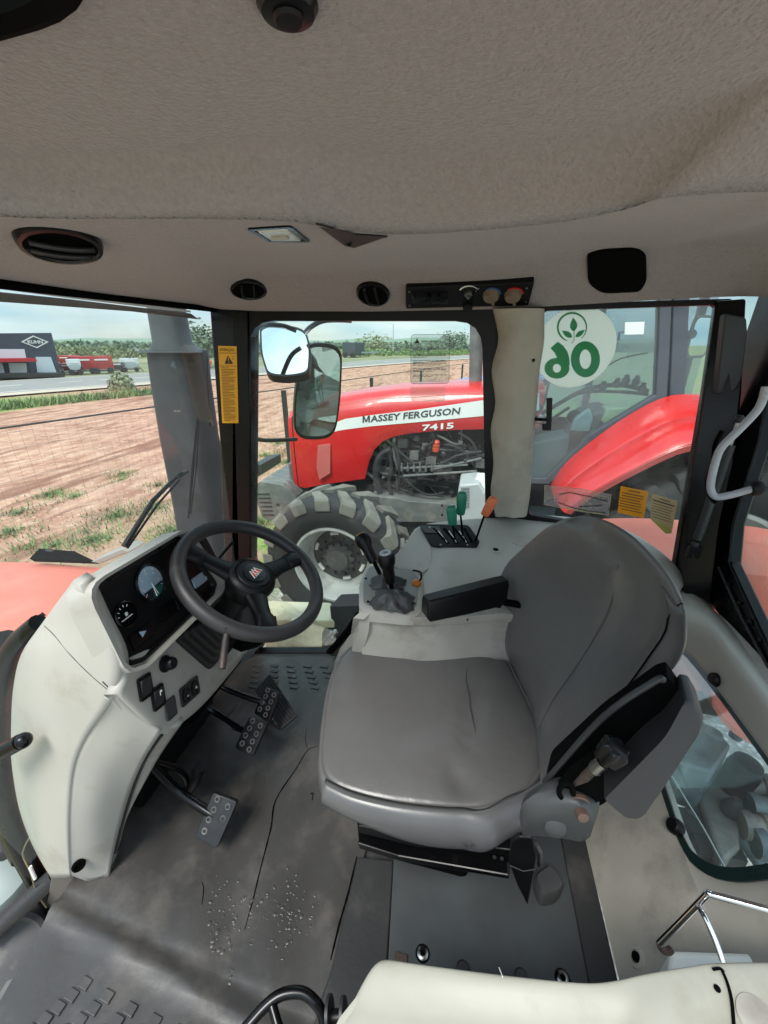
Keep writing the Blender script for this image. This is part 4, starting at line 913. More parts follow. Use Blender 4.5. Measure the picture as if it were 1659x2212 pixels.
# hole and recess
c = CZ(1071, 1188, .7125); g = G(); g.lathe(c, (0, -.1, 1), [(.0165, 0), (.015, .0025), (.011, .003), (.0105, .001), (.0001, .0005)], 22); obj('socket_rim', g, cream, sc_)
g = G(); g.lathe(c + Vector((0, 0, .0015)), (0, -.1, 1), [(.0105, 0), (.0001, .0006)], 20); obj('socket', g, blackm, sc_)
c = CZ(1128, 1190, .7125); g = G(); g.lathe(c, (0, 0, 1), [(.003, 0), (.0001, .001)], 10); obj('hole', g, blackm, sc_)
cc_ = CZ(1150, 1172, .712); a_ = rrect(cc_, Vector((1, 0, 0)), Vector((0, 1, 0)), .17, .085, .04, 6); b2_ = rrect(cc_, Vector((1, 0, 0)), Vector((0, 1, 0)), .155, .072, .034, 6)
g = G(); g.rings([a_, [p + Vector((0, 0, .007)) for p in a_], [p + Vector((0, 0, .007)) for p in b2_], [p + Vector((0, 0, -.0)) for p in b2_]]); obj('tray_rim', g, cream, sc_, ang=45)
# lower trim under the console by the door
g = G(); g.tube(catmull([V(712, 1409, y=1.47), V(745, 1372, y=1.40), V(775, 1330, y=1.34)], 4), .018, 8); obj('door_seal', g, blackm, sc_)

# hydraulic lever plate
lp = thing('lever_plate', CZ(965, 1160, .73), 'black slotted plate for the hydraulic levers on the console', 'lever plate')
PLP = (CZ(965, 1160, .728), Vector((0, -.35, 1)).normalized())
def LP(px, py, o=0): return V(px, py, pl=(PLP[0] + PLP[1] * o, PLP[1]))
pp = round_poly([LP(904, 1134), LP(1012, 1136), LP(1036, 1172), LP(1030, 1184), LP(932, 1184)], .18, 3)
g = G(); g.prism(pp, PLP[1] * .006); obj('plate', g, black, lp, bevel=.001)
g = G(); g.prism([LP(905, 1135, .007), LP(948, 1137, .007), LP(955, 1152, .007), LP(918, 1151, .007)], PLP[1] * .001); obj('label_area', g, midg, lp, smooth=False)
for i, (x0_, x1_) in enumerate(((936, 968), (959, 988), (981, 1010))):
    g = G(); g.tube([LP(x0_, 1142, .0045), LP(x1_, 1174, .0045)], .0052, 8); obj('slot', g, blackm, lp)
    g = G(); g.tube([LP(x0_ + 11, 1147, .0075), LP(x1_ - 2, 1172, .0075)], .0020, 8); obj('slot_marking', g, white, lp)
g = G(); g.tube([LP(1003, 1142, .0045), LP(1020, 1172, .0045)], .005, 8); obj('slot', g, blackm, lp)
g = G()
for px, py in ((952, 1178), (1010, 1178), (928, 1140)): g.lathe(LP(px, py, .006), PLP[1], [(.0045, 0), (.004, .003), (.0001, .004)], 12)
obj('screw', g, steel, lp)
def hyd(label, base, k0, k1, m, wd, name='hydraulic_lever'):
    t = thing(name, base, label, 'lever')
    g = G(); g.tube(catmull([base, base.lerp(k0, .3) + Vector((0, -.004, .003)), base.lerp(k0, .75), k0], 5), .0038, 8); obj('stem', g, blackm, t)
    d_ = (k1 - k0).normalized(); n_ = (EYE - k0); n_ = (n_ - d_ * n_.dot(d_)).normalized(); s_ = d_.cross(n_); ln = (k1 - k0).length
    rr = []
    for v_, w_, h_ in ((0, .62, .45), (.06, .82, .8), (.3, .92, 1), (.75, 1, 1), (.92, .85, .9), (1, .5, .5)):
        c = k0 + d_ * ln * v_; rr.append([c + s_ * (wd * w_ * math.copysign(abs(math.cos(a)) ** .55, math.cos(a))) + n_ * (wd * .62 * h_ * math.copysign(abs(math.sin(a)) ** .55, math.sin(a))) for a in [2 * math.pi * j / 16 for j in range(16)]])
    g = G(); g.rings(rr); obj('knob', g, m, t, ang=60); return t
hyd('shorter green capped hydraulic lever, leftmost on the slotted plate', LP(983, 1165), V(978, 1134, y=1.26), V(974, 1092, y=1.26), green, .0175)
hyd('taller green capped hydraulic lever between the short green and the orange one', LP(1000, 1160), V(995, 1112, y=1.30), V(998, 1062, y=1.30), green, .0175)
hyd('orange capped hydraulic lever leaning right of the two green ones', LP(1026, 1172), V(1046, 1114, y=1.26), V(1068, 1074, y=1.26), orange, .0165)

# gear levers with bellows
def gear(label, base, top, kr, m, cap, kh=.045):
    t = thing('gear_lever', base, label, 'gear lever')
    ax = (top - base).normalized(); n_ = 26
    a, b, d_ = frame(ax); L_ = (top - base).length
    kb = top - ax * (kh + .055)
    g = G(); g.tube([base + ax * .02, kb + ax * .01], .0065, 10); obj('stem', g, blackm, t)
    g = G(); g.lathe(kb, ax, [(kr * .55, 0), (kr * .62, .01), (kr * .66, .045), (kr * .74, .055), (kr * .92, .064), (kr, .078), (kr * .97, kh + .045), (kr * .80, kh + .053), (.0001, kh + .0545)], 26); obj('knob', g, black, t)
    g = G(); g.lathe(top - ax * .0012, ax, [(kr * .66, 0), (kr * .62, .0025), (.0001, .003)], 22); c = obj('knob_cap', g, cap, t)
    return t, top, a, b, ax
t1_, tp_, a_, b_, x_ = gear('taller black gear lever with orange marked cap, the further of the pair', CZ(832, 1262, .68), V(778, 1155, y=1.12), .026, rubber, amber)
g = G(); q_ = tp_ + x_ * .0025; g.box(q_, (.012, .0015, .001), (a_, b_, x_)); g.box(q_ + a_ * .004, (.0015, .009, .001), (a_, b_, x_)); g.box(q_ - a_ * .004, (.0015, .009, .001), (a_, b_, x_)); obj('shift_pattern', g, white, t1_, smooth=False)
t2_, tp_, a_, b_, x_ = gear('shorter black gear lever with pale cap, the nearer of the pair', CZ(848, 1282, .68), V(832, 1194, y=.99), .0265, rubber, mat('worn_cap', (150, 150, 148), .4, var=.1))
g = G(); q_ = tp_ + x_ * .0025; g.box(q_, (.013, .0015, .001), (a_, b_, x_))
for k in (-1, 0, 1): g.box(q_ + a_ * (.0055 * k), (.0014, .010, .001), (a_, b_, x_))
obj('shift_pattern', g, ink, t2_, smooth=False)
def boot(name, c, w_, d_, h, seed, m, label, cat):
    rnd = random.Random(seed); rr = []; n_ = 48
    for j in range(9):
        t = j / 8; k = 1 - t ** 1.1 * .74; ring = []
        for i in range(n_):
            a = 2 * math.pi * i / n_; f = (abs(math.cos(a)) ** 5 + abs(math.sin(a)) ** 5) ** (-.2) if t < .3 else 1
            fold = 1 + .16 * math.sin(a * 5 + seed + t * 1.5) * math.sin(math.pi * min(1, t * 1.15)) + .07 * math.sin(a * 11 + t * 7)
            ring.append(c + Vector((w_ * k * f * fold * math.cos(a), d_ * k * f * fold * math.sin(a), h * t + .004 * math.sin(a * 5 + seed + 1) * math.sin(math.pi * t))))
        rr.append(ring)
    g = G(); g.rings(rr); o = obj(name, g, m, None, ang=50); return tag(o, label, cat)
bootm = mat('leatherette_boot', (50, 51, 51), .5, var=.15, vscale=25, bump=.2, bscale=120, dirt=(84, 80, 74), dscale=12, dlo=.56, dhi=.75)
boot('lever_boot', CZ(846, 1300, .682) + Vector((.004, .0, 0)), .062, .046, .036, 2, bootm, 'creased grey leatherette boot at the foot of the nearer gear lever', 'boot')
boot('lever_boot', CZ(838, 1262, .682), .055, .040, .036, 5, bootm, 'creased grey boot behind, under the taller gear lever', 'boot')
g = G(); g.lathe(CZ(900, 1259, .686), (0, -.3, 1), [(.0135, -.012), (.0145, -.002), (.013, .004), (.009, .006), (.0001, .0062)], 24); tag(obj('round_button', g, mat('orange_knob', (190, 104, 30), .35)), 'round orange button beside the gear boots', 'button')
g = G(); g.tube(catmull([CZ(892, 1232, .70), CZ(908, 1236, .705), CZ(910, 1248, .70), CZ(906, 1254, .695)], 4), .003, 8); tag(obj('cable', g, blackm), 'short black wire looping behind the orange button', 'cable')

# ================================================================== SEAT
st = thing('driver_seat', (-.05, .82, .1), 'grey vinyl driver seat with torn cushion and folded near armrest', 'seat')
ou = [V(*p, z=.5) for p in ((690, 1600), (697, 1530), (714, 1452), (742, 1404), (775, 1385), (830, 1375), (895, 1368), (950, 1362), (1005, 1366), (1040, 1385), (1062, 1418), (1100, 1425), (1120, 1460), (1155, 1530), (1175, 1590), (1180, 1650), (1140, 1705), (1080, 1735), (1035, 1748), (950, 1745), (850, 1735), (760, 1715), (705, 1690), (688, 1650))]
oc = catmull(ou, 4, True); cen = sum(oc, Vector()) / len(oc)
def scl(p, k, z): q = cen + (p - cen) * k; q.z = z; return q
def dish(p):
    x, y = p.x, p.y
    z = .505 - .018 * math.exp(-((x + .10) / .16) ** 2 - ((y - .80) / .16) ** 2)
    z += .006 * math.exp(-((x + .13) / .05) ** 2 - ((y - .93) / .05) ** 2)
    z -= .010 * math.exp(-((x - .06 - (y - .8) * .1) / .012) ** 2) * sm(.62, .70, y) * (1 - sm(.86, .92, y))       # crease
    z -= .020 * math.exp(-((x - .035) / .03) ** 2 - ((y - .60) / .03) ** 2)
    return z
rr = []
for k, z in ((.86, .405), (.94, .408), (.99, .418), (1.015, .44), (1.015, .463), (1.005, .482), (.99, .494)): rr.append([scl(p, k, z) for p in oc])
for k in (.972, .966, .955, .93, .88, .8, .7, .6, .5, .4, .3, .2, .1, .03):
    ring = []
    for p in oc:
        q = scl(p, k, 0); q.z = dish(q) - .012 * (k / .99) ** 10 + (.0 if k != .966 else -.003); ring.append(q)
    rr.append(ring)
g = G(); g.rings(rr); obj('cushion', g, vinyl, st, ang=180)
# side skirts of the cushion along the near edge, shinier
sk = []
near = catmull([V(*p, z=.5) for p in ((700, 1688), (760, 1716), (850, 1737), (950, 1748), (1030, 1750), (1075, 1738), (1125, 1712), (1175, 1680))], 5)
for dz, dy in ((-.004, -.004), (-.014, -.014), (-.034, -.026), (-.06, -.030), (-.085, -.024), (-.105, -.010)):
    sk.append([p + Vector((.02 * sm(.0, .1, p.x) * (dy / -.03), dy * (.75 + .25 * sm(-.2, .0, p.x)) + .004 * math.sin(p.x * 60) * sm(.02, .06, p.x), dz * (.55 + .45 * sm(-.25, .02, p.x)))) for p in near])
g = shell(sk, (0, .012, 0)); obj('skirt', g, vinyld, st, ang=180)
g = G(); g.tube([p + Vector((0, -.002, -.0035)) for p in near], .0022, 6); obj('piping', g, vinyld, st)
# split seam in the cushion
def ons(px, py, dz=.001): p = V(px, py, z=.49); p.z = dish(p) + dz; return p
g = G(); g.tube([ons(1008, 1447), ons(1006, 1475), ons(1013, 1505), ons(1016, 1530), ons(1022, 1560), ons(1027, 1590)], [.0005, .0016, .0022, .002, .0016, .0004], 6); obj('tear', g, mat('torn_edge', (60, 58, 57), .9), st)
g = G(); rnd = random.Random(3)
for i in range(12):
    p = ons(1012 + i * 1.2, 1480 + i * 9); g.tube([p, p + Vector((rnd.uniform(-.006, .006), rnd.uniform(-.004, .004), .002))], .0005, 4)
for i in range(9):
    p = V(1003 + i * 2.6, 1822 + rnd.uniform(-3, 6), y=.50); g.tube([p, p + Vector((rnd.uniform(-.004, .004), 0, -rnd.uniform(.006, .016)))], .0008, 4)
obj('loose_threads', g, midg, st)

# backrest
P_ = [[((1112, 1448), 1.00), ((1132, 1490), .93), ((1150, 1540), .84), ((1162, 1600), .73), ((1166, 1660), .64), ((1172, 1700), .60), ((1215, 1715), .575), ((1262, 1690), .57)],
      [((1084, 1362), 1.05), ((1122, 1400), .97), ((1165, 1465), .86), ((1200, 1530), .75), ((1222, 1590), .66), ((1240, 1615), .62), ((1290, 1620), .58), ((1350, 1560), .57)],
      [((1078, 1290), 1.08), ((1132, 1318), .99), ((1205, 1372), .87), ((1262, 1440), .76), ((1302, 1495), .67), ((1325, 1520), .625), ((1375, 1522), .585), ((1432, 1470), .575)],
      [((1100, 1226), 1.05), ((1160, 1240), .97), ((1240, 1280), .87), ((1320, 1345), .77), ((1378, 1398), .68), ((1400, 1420), .635), ((1442, 1436), .60), ((1474, 1410), .585)],
      [((1138, 1186), 1.01), ((1196, 1180), .94), ((1272, 1200), .86), ((1352, 1250), .77), ((1418, 1312), .69), ((1444, 1335), .65), ((1466, 1362), .62), ((1481, 1350), .60)],
      [((1186, 1144), .97), ((1222, 1128), .93), ((1264, 1120), .88), ((1316, 1134), .81), ((1366, 1166), .755), ((1412, 1210), .71), ((1448, 1254), .67), ((1473, 1294), .645)]]
rows = [[V(*p, y=y) for p, y in r] for r in P_]
# ridge: lift the centre panel a little towards the viewer
for ri, r in enumerate(rows):
    for ci in (1, 2, 3): r[ci] += Vector((-.010, -.004, 0)) * (1 if 0 < ri < 5 else .3)
rv = [(p - EYE).normalized() for p in rows[-1]]; top2 = [p + d_ * .03 + Vector((0, 0, .001)) for p, d_ in zip(rows[-1], rv)]; top3 = [p + d_ * .08 - Vector((0, 0, .02)) for p, d_ in zip(rows[-1], rv)]
rows_s = smoothrows(rows + [top2, top3], 4, 4)
# raised centre pad of the backrest
for ri, r in enumerate(rows_s):
    jb = 12.5 if ri < 16 else 12.5 - 6.5 * sm(16, 21, ri)
    for j in range(len(r)):
        k = 1 - sm(jb - .8, jb + .6, j); r[j] = r[j] + Vector((-.013, -.007, .002)) * (k * sm(0, 3, ri) * (1 - sm(20, 24, ri)))
# side returns
full = []
for r in rows_s:
    a, b = r[0], r[-1]
    da, db_ = (a - EYE).normalized(), (b - EYE).normalized(); full.append([a + da * .10 + Vector((.02, 0, 0)), a + da * .06 + Vector((.006, 0, 0)), a + da * .025] + r + [b + db_ * .03 + Vector((-.001, 0, 0)), b + db_ * .08 + Vector((-.012, 0, 0))])
g = G(); g.grid(full); k = len(g.v); n_ = len(full[0])
back = [[(p + (p - EYE).normalized() * .07) if 3 <= j < n_ - 2 else p for j, p in enumerate(r)] for r in full]; g.grid(back)
bk = obj('backrest', g, vinyl, st, ang=180)
# seam line between perforated facing and smooth side bolster
cmi = 5 * 4
seam = [r[cmi] + Vector((-.002, -.003, 0)) for r in rows_s[:17]]
seam2 = [rows_s[13][j] + Vector((-.001, -.003, .001)) for j in range(cmi, len(rows_s[0]))]
g = G(); g.tube(seam + [], .0016, 6); obj('seam', g, blackm, st)
g = G(); g.tube(catmull([seam[-1]] + [rows_s[17][cmi + 2], rows_s[18][cmi + 5], rows_s[19][-1]], 3), .0016, 6); obj('seam', g, blackm, st)
rp = [rows_s[ri][int(round(12.3 if ri < 16 else 12.3 - 6.0 * sm(16, 21, ri)))] + Vector((-.001, -.002, .0005)) for ri in range(2, 21)]
g = G(); g.tube(catmull(rp[:-3][::3], 4), .0011, 6); obj('piping', g, vinyld, st)
bol = [[p + Vector((-.0014, -.0022, 0)) for p in r[cmi:]] for r in rows_s[:19]]
g = shell(bol, (.004, .004, 0)); obj('side_bolster', g, vinyld, st, ang=180)
g = shell([[p + Vector((.001, .0, 0)) for p in r[3:-2]] for r in [full[k] for k in range(18, len(full))]], (.0, 0, -.004))
# far armrest, lowered
ar = thing('far_armrest', V(1000, 1300, z=.75), 'black padded armrest lowered beside the console, far side of seat', 'armrest')
a0 = [V(914, 1287, z=.80), V(1088, 1239, z=.82), V(1092, 1246, z=.80), V(1080, 1300, y=1.0), V(1082, 1322, y=1.0), V(924, 1327, y=.83), V(912, 1318, y=.83)]
A1 = V(918, 1292, z=.775); A2 = V(1092, 1248, z=.785); dv = (A2 - A1).normalized(); sv = Vector((0, 0, 1)).cross(dv)
g = G()
prof = []
for t, w_, h_ in ((0, .036, .050), (.03, .044, .062), (.5, .046, .070), (.9, .045, .074), (1, .040, .070)):
    c = A1.lerp(A2, t) + sv * .0; prof.append([c + sv * (w_ * a * .5 + .0) + Vector((0, 0, b)) for a, b in ((-1, -h_), (1, -h_), (1, -.012), (.75, 0), (-.75, 0), (-1, -.012))])
g.rings(prof); obj('pad', g, black, ar, ang=50, bevel=.003)
g = G(); g.tube([A2 + Vector((.0, -.012, -.07)), A2 + Vector((.05, -.01, -.075))], .010, 8); g.lathe(A2 + Vector((-.012, -.022, -.072)), (0, -1, -.2), [(.008, 0), (.008, .008), (.0001, .009)], 12); obj('pivot', g, blackm, ar)
# near armrest, folded up beside the backrest
na = thing('near_armrest', V(1400, 1650, y=.5), 'dark grey armrest folded upright at the near side of the backrest', 'armrest')
def Y5(px, py, y=.5): return V(px, py, y=y)
q = [Y5(1174, 1700, .54), Y5(1185, 1650, .54), Y5(1300, 1545, .54), Y5(1418, 1462, .54), Y5(1440, 1456, .54), Y5(1478, 1508, .54), Y5(1440, 1580, .53), Y5(1310, 1735, .53), Y5(1260, 1760, .53)]
g = G(); g.prism(round_poly(q, .2, 3), (.01, .03, 0)); obj('recess', g, blackm, na, bevel=.004)
g = G(); g.tube(catmull([Y5(1176, 1690, .535), Y5(1300, 1552, .535), Y5(1414, 1472, .535), Y5(1432, 1470, .535)], 5), .005, 8); obj('edge', g, darkg, na)
q = [Y5(1441, 1580, .50), Y5(1484, 1506, .50), Y5(1502, 1512, .49), Y5(1522, 1548, .48), Y5(1515, 1575, .48), Y5(1440, 1690, .47), Y5(1392, 1758, .47), Y5(1376, 1768, .47), Y5(1350, 1766, .47), Y5(1320, 1740, .47), Y5(1302, 1722, .49)]
PD = (Y5(1410, 1640, .485), Vector((.12, -1, .25)).normalized()); q = [V(*p, pl=PD) for p in ((1440, 1582), (1480, 1508), (1500, 1512), (1521, 1548), (1515, 1575), (1440, 1690), (1392, 1758), (1376, 1767), (1350, 1764), (1322, 1740), (1302, 1722))]
g = G(); qq = round_poly(q, .3, 4); c_ = sum(qq, Vector()) / len(qq); g.rings([[p + Vector((.012, .05, 0)) for p in qq], qq, [c_ + (p - c_) * .95 + Vector((-.003, -.006, 0)) for p in qq]]); obj('pad', g, mat('charcoal_leatherette', (36, 36, 37), .5, var=.08, bump=.1, bscale=300, bdist=.001), na, ang=45)
# pivot bracket, adjusting knob and rusty rod
def at_(px, py, y): return V(px, py, y=y)
g = G(); g.prism(round_poly([at_(1205, 1705, .51), at_(1235, 1670, .51), at_(1330, 1600, .51), at_(1345, 1640, .51), at_(1318, 1715, .51), at_(1262, 1752, .51), at_(1225, 1745, .51)], .2, 3), (0, .012, 0)); obj('bracket', g, blackm, na)
g = G(); g.tube([at_(1240, 1695, .50), at_(1262, 1680, .495)], [.003, .007], 10); g.tube([at_(1262, 1680, .495), at_(1285, 1658, .49)], .0075, 10); g.tube([at_(1285, 1658, .49), at_(1310, 1640, .485)], .0095, 10); obj('threaded_rod', g, rust, na)
g = G(); g.tube([at_(1285, 1661, .487), at_(1303, 1645, .482)], .0105, 10); obj('rod_sleeve', g, steel, na)
kx = (at_(1335, 1612, .48) - at_(1305, 1640, .485)).normalized(); rr = []
for h_, r_ in ((0, .010), (.002, .017), (.030, .019), (.036, .015)):
    aa, bb_, cc2 = frame(kx); rr.append([at_(1308, 1638, .483) + kx * h_ + (aa * math.cos(t) + bb_ * math.sin(t)) * r_ * (1 + .14 * math.cos(6 * t)) for t in [2 * math.pi * j / 36 for j in range(36)]])
g = G(); g.rings(rr); obj('adjuster_knob', g, black, na, ang=60)
g = G(); g.lathe(at_(1248, 1738, .497), (.1, -1, .25), [(.021, 0), (.020, .006), (.010, .008), (.0085, .026), (.0001, .028)], 20); obj('pivot_bolt', g, mat('brown_plastic_cap', (92, 70, 60), .5, var=.1), na)
g = G(); g.tube(catmull([at_(1222, 1735, .50), at_(1208, 1715, .495), at_(1212, 1698, .49), at_(1232, 1692, .49), at_(1238, 1715, .495)], 4), .0045, 8); obj('clip', g, blackm, na)
# seat belt / side cover block
g = G()
bl = [[at_(1122, 1765, .50), at_(1135, 1730, .50), at_(1215, 1690, .52), at_(1290, 1725, .52), at_(1288, 1770, .50)], [at_(1126, 1790, .49), at_(1160, 1764, .485), at_(1225, 1745, .485), at_(1262, 1745, .485), at_(1285, 1775, .485)], [at_(1130, 1808, .50), at_(1160, 1806, .49), at_(1220, 1812, .49), at_(1255, 1818, .49), at_(1275, 1808, .495)]]
g = shell(smoothrows(bl, 4, 4), (.006, .02, -.01)); obj('side_cover', g, midg, st, ang=50)
g = G(); g.lathe(at_(1200, 1790, .482), (0, -1, .3), [(.018, 0), (.014, .003), (.0001, .0035)], 18); obj('cover_boss', g, midg, st)
# slide rails / suspension under the cushion
g = G(); g.prism([V(770, 1775, y=.56), V(900, 1812, y=.56), V(1100, 1838, y=.56), V(1102, 1895, y=.56), V(1000, 1880, y=.56), V(820, 1845, y=.56), V(774, 1825, y=.56)], (0, .36, 0)); obj('suspension', g, blackm, st, smooth=False, bevel=.006)
g = G(); g.prism([V(773, 1784, y=.545), V(900, 1812, y=.545), V(1110, 1838, y=.545), V(1110, 1850, y=.545), V(900, 1830, y=.545), V(776, 1800, y=.545)], (0, .03, 0)); obj('slide_rail', g, black, st, smooth=False, bevel=.003)
g = G(); g.prism([V(772, 1822, y=.535), V(860, 1850, y=.535), V(1100, 1892, y=.535), V(1100, 1900, y=.535), V(860, 1860, y=.535), V(776, 1834, y=.535)], (0, .25, 0)); obj('base_frame', g, blackg, st, smooth=False, bevel=.003)
for px in (1068, 1084):
    g = G(); g.lathe(V(px, 1850 + (px - 1068) * .2, y=.545), (0, -1, 0), [(.004, 0), (.004, .003), (.0001, .004)], 10); obj('rivet', g, darkg, st)
g = G(); g.box((-.02, .80, .19), (.22, .30, .34)); obj('pedestal', g, blackm, st, smooth=False, bevel=.02)
# release lever paddle and its foot
pd_ = [V(1103, 1820, y=.51), V(1120, 1808, y=.51), V(1152, 1810, y=.51), V(1160, 1850, y=.51), V(1156, 1875, y=.505), V(1140, 1958, y=.50), V(1118, 1915, y=.50), V(1100, 1868, y=.50)]
t = thing('seat_slide_lever', pd_[0], 'torn black paddle lever hanging under the near rear corner of the seat', 'lever')
g = G(); g.prism(pd_, (0, .010, 0)); obj('paddle', g, black, t, bevel=.003)
g = G(); g.tube([V(1101, 1869, y=.497), V(1130, 1882, y=.494), V(1155, 1878, y=.497)], .0008, 6); obj('torn_edge', g, midg, t)
g = G(); g.tube([V(1158, 1825, y=.52), V(1166, 1840, y=.52), V(1165, 1868, y=.52)], .005, 8); obj('spring_clip', g, steel, t)
g = G(); c = V(1178, 1908, z=.055); 
fp = round_poly([V(1153, 1892, z=.07), V(1185, 1868, z=.07), V(1200, 1880, z=.07), V(1220, 1912, z=.07), V(1205, 1932, z=.07), V(1170, 1938, z=.07)], .25, 3)
g.rings([[p + Vector((0, 0, -.045)) for p in fp], fp, [sum(fp, Vector()) / len(fp) + (p - sum(fp, Vector()) / len(fp)) * .85 + Vector((0, 0, .008)) for p in fp]])
tag(obj('belt_buckle_block', g, midg, ang=50), 'blue grey plastic block standing on the floor right of the torn paddle', 'plastic block')
g = G(); rb = [V(1064, 1408, y=1.06), V(1088, 1398, y=1.06), V(1108, 1408, y=1.04), V(1104, 1422, y=1.03), V(1068, 1420, y=1.05)]; g.prism(rb, (0, .04, 0)); tag(obj('belt_anchor', g, blackm, bevel=.003), 'small black belt anchor in the gap behind the cushion', 'bracket')

# ================================================================== DASHBOARD
db = thing('dashboard', (-.75, .65, .4), 'cream dashboard column with black instrument panel facing the seat', 'dashboard')
def Y(px, py, y): return V(px, py, y=y)
side = [[Y(160, 1252, .56), Y(88, 1350, .55), Y(45, 1415, .53), Y(28, 1490, .51), Y(24, 1570, .49), Y(25, 1650, .47), Y(42, 1750, .45), Y(72, 1830, .43), Y(110, 1897, .42)],
        [Y(170, 1260, .538), Y(150, 1345, .53), Y(140, 1410, .51), Y(130, 1490, .49), Y(112, 1570, .475), Y(98, 1650, .458), Y(100, 1750, .44), Y(118, 1830, .422), Y(135, 1897, .415)],
        [Y(176, 1268, .535), Y(212, 1345, .525), Y(252, 1432, .51), Y(240, 1512, .492), Y(186, 1592, .475), Y(158, 1660, .46), Y(148, 1750, .44), Y(148, 1830, .425), Y(152, 1897, .415)]]
face = [side[2],
        [Y(180, 1272, .538), Y(226, 1352, .53), Y(268, 1442, .525), Y(285, 1520, .51), Y(240, 1600, .50), Y(205, 1665, .485), Y(190, 1750, .465), Y(185, 1830, .45), Y(190, 1905, .435)],
        ]
rws = smoothrows(side, 4, 4)
g = shell(rws, (.0, .03, 0)); obj('side_cover', g, cream, db, ang=180)
SB = BVHTree.FromPolygons([tuple(v) for v in g.v], g.f)
def groove(pts, r, bvh, m=None, nm='panel_gap'):
    p = [hit(a, b, bvh, .0004)[0] for a, b in pts]; p = [q for q in p if q is not None]
    if len(p) > 1:
        g = G(); g.tube(catmull(p, 3), r, 5); obj(nm, g, m or creamd, db)
groove([(96, 1352), (120, 1375), (150, 1412), (185, 1448), (215, 1475), (236, 1492)], .0009, SB, mat('moulding_shadow', (96, 92, 84), .8), 'moulding_line')
groove([(222, 1472), (232, 1482), (240, 1490)], .0014, SB, darkg, 'hairline_gap')
# front of column below the switch shelf
fc = [[Y(252, 1495, .500), Y(300, 1545, .52), Y(350, 1580, .54)], [Y(186, 1592, .477), Y(262, 1608, .50), Y(312, 1640, .53)], [Y(158, 1660, .462), Y(225, 1670, .485), Y(284, 1705, .525)], [Y(148, 1750, .442), Y(205, 1755, .465), Y(262, 1778, .505)], [Y(148, 1830, .427), Y(200, 1835, .45), Y(246, 1842, .48)], [Y(152, 1890, .417), Y(196, 1904, .438), Y(236, 1890, .46)]]
g = shell(smoothrows(fc, 4, 5), (-.03, .02, 0)); obj('column_cover', g, cream, db, ang=180)
fl_ = [[Y(352, 1578, .555), Y(395, 1560, .60)], [Y(318, 1640, .55), Y(352, 1622, .58)], [Y(290, 1705, .545), Y(318, 1680, .565)], [Y(268, 1778, .52), Y(276, 1762, .53)], [Y(252, 1842, .495), Y(256, 1830, .5)], [Y(240, 1872, .475), Y(246, 1860, .48)]]
g = shell(smoothrows(fl_, 3, 4), (-.02, .02, 0)); obj('inner_flange', g, creamd, db, ang=180)
g = G(); g.tube(catmull([Y(350, 1588, .548), Y(314, 1642, .54), Y(287, 1706, .535), Y(265, 1778, .512), Y(249, 1842, .487)], 4), .0035, 6); obj('panel_gap', g, darkg, db)
# switch shelf
SH = plane(Y(262, 1445, .525), Y(430, 1345, .80), Y(345, 1575, .545))
def SP(px, py, o=0): return V(px, py, pl=(SH[0] + SH[1] * o, SH[1]))
sh_ = [[SP(250, 1440), SP(330, 1388), SP(380, 1362), SP(420, 1340), SP(520, 1300, -.03)], [SP(266, 1450, .008), SP(330, 1412, .008), SP(385, 1395, .004), SP(440, 1380, -.012), SP(540, 1350, -.05)],
       [SP(262, 1480, .010), SP(325, 1462, .010), SP(388, 1445, .008), SP(450, 1430, 0), SP(535, 1405, -.02)], [SP(256, 1494, .006), SP(312, 1512, .010), SP(388, 1494, .010), SP(440, 1468, .006), SP(528, 1412, 0)],
       [SP(252, 1502, -.004), SP(330, 1560, .004), SP(388, 1542, .004), SP(445, 1500, 0), SP(520, 1425, -.01)], [SP(262, 1512, -.03), SP(348, 1585, -.006), SP(400, 1556, -.006), SP(452, 1508, -.012), SP(516, 1432, -.02)]]
g = shell(smoothrows(sh_, 4, 4), -SH[1] * .03); obj('switch_shelf', g, cream, db, ang=180)
g = G(); g.prism([SP(300, 1590, -.05), SP(420, 1560, -.05), SP(520, 1430, -.05), SP(540, 1300, -.08), SP(300, 1400, -.08)], -SH[1] * .03); obj('under_box', g, blackm, db, smooth=False)
sa, sb, sn = frame(SH[1]); ux = (SP(430, 1345) - SP(262, 1445)).normalized(); uy = SH[1].cross(ux).normalized()
def rocker(px, py, w_, h_, o, icon=None, m=black, lab=None):
    c = SP(px, py, o); f_ = rrect(c, ux, uy, w_, h_, .004, 3); g = G()
    g.rings([f_, [p + SH[1] * .005 for p in f_], [c + (p - c) * .84 + SH[1] * .005 for p in f_], [c + (p - c) * .84 + SH[1] * .002 for p in f_]]); r_ = obj('rocker_switch', g, m, db, ang=40, label=lab)
    g = G(); g.rings([[c + (p - c) * .80 + SH[1] * .002 for p in f_], [c + (p - c) * .76 + SH[1] * (.009 if (p - c).dot(uy) > 0 else .004) for p in f_]]); obj('rocker', g, darkg, r_, ang=40)
    return c
c = rocker(312, 1484, .040, .052, .012); g = G(); g.box(c + SH[1] * .0095 + uy * .008, (.010, .002, .001), (ux, uy, SH[1])); g.box(c + SH[1] * .0095 + uy * .012, (.007, .002, .001), (ux, uy, SH[1])); obj('switch_symbol', g, midg, db)
c = rocker(340, 1506, .040, .052, .012); g = G(); g.tube([c + SH[1] * .009 + uy * .004, c + SH[1] * .0095 + uy * .014], .0009, 5); g.ball(c + SH[1] * .0095 + uy * .013 + ux * .003, .0028, 5); obj('switch_symbol', g, white, db)
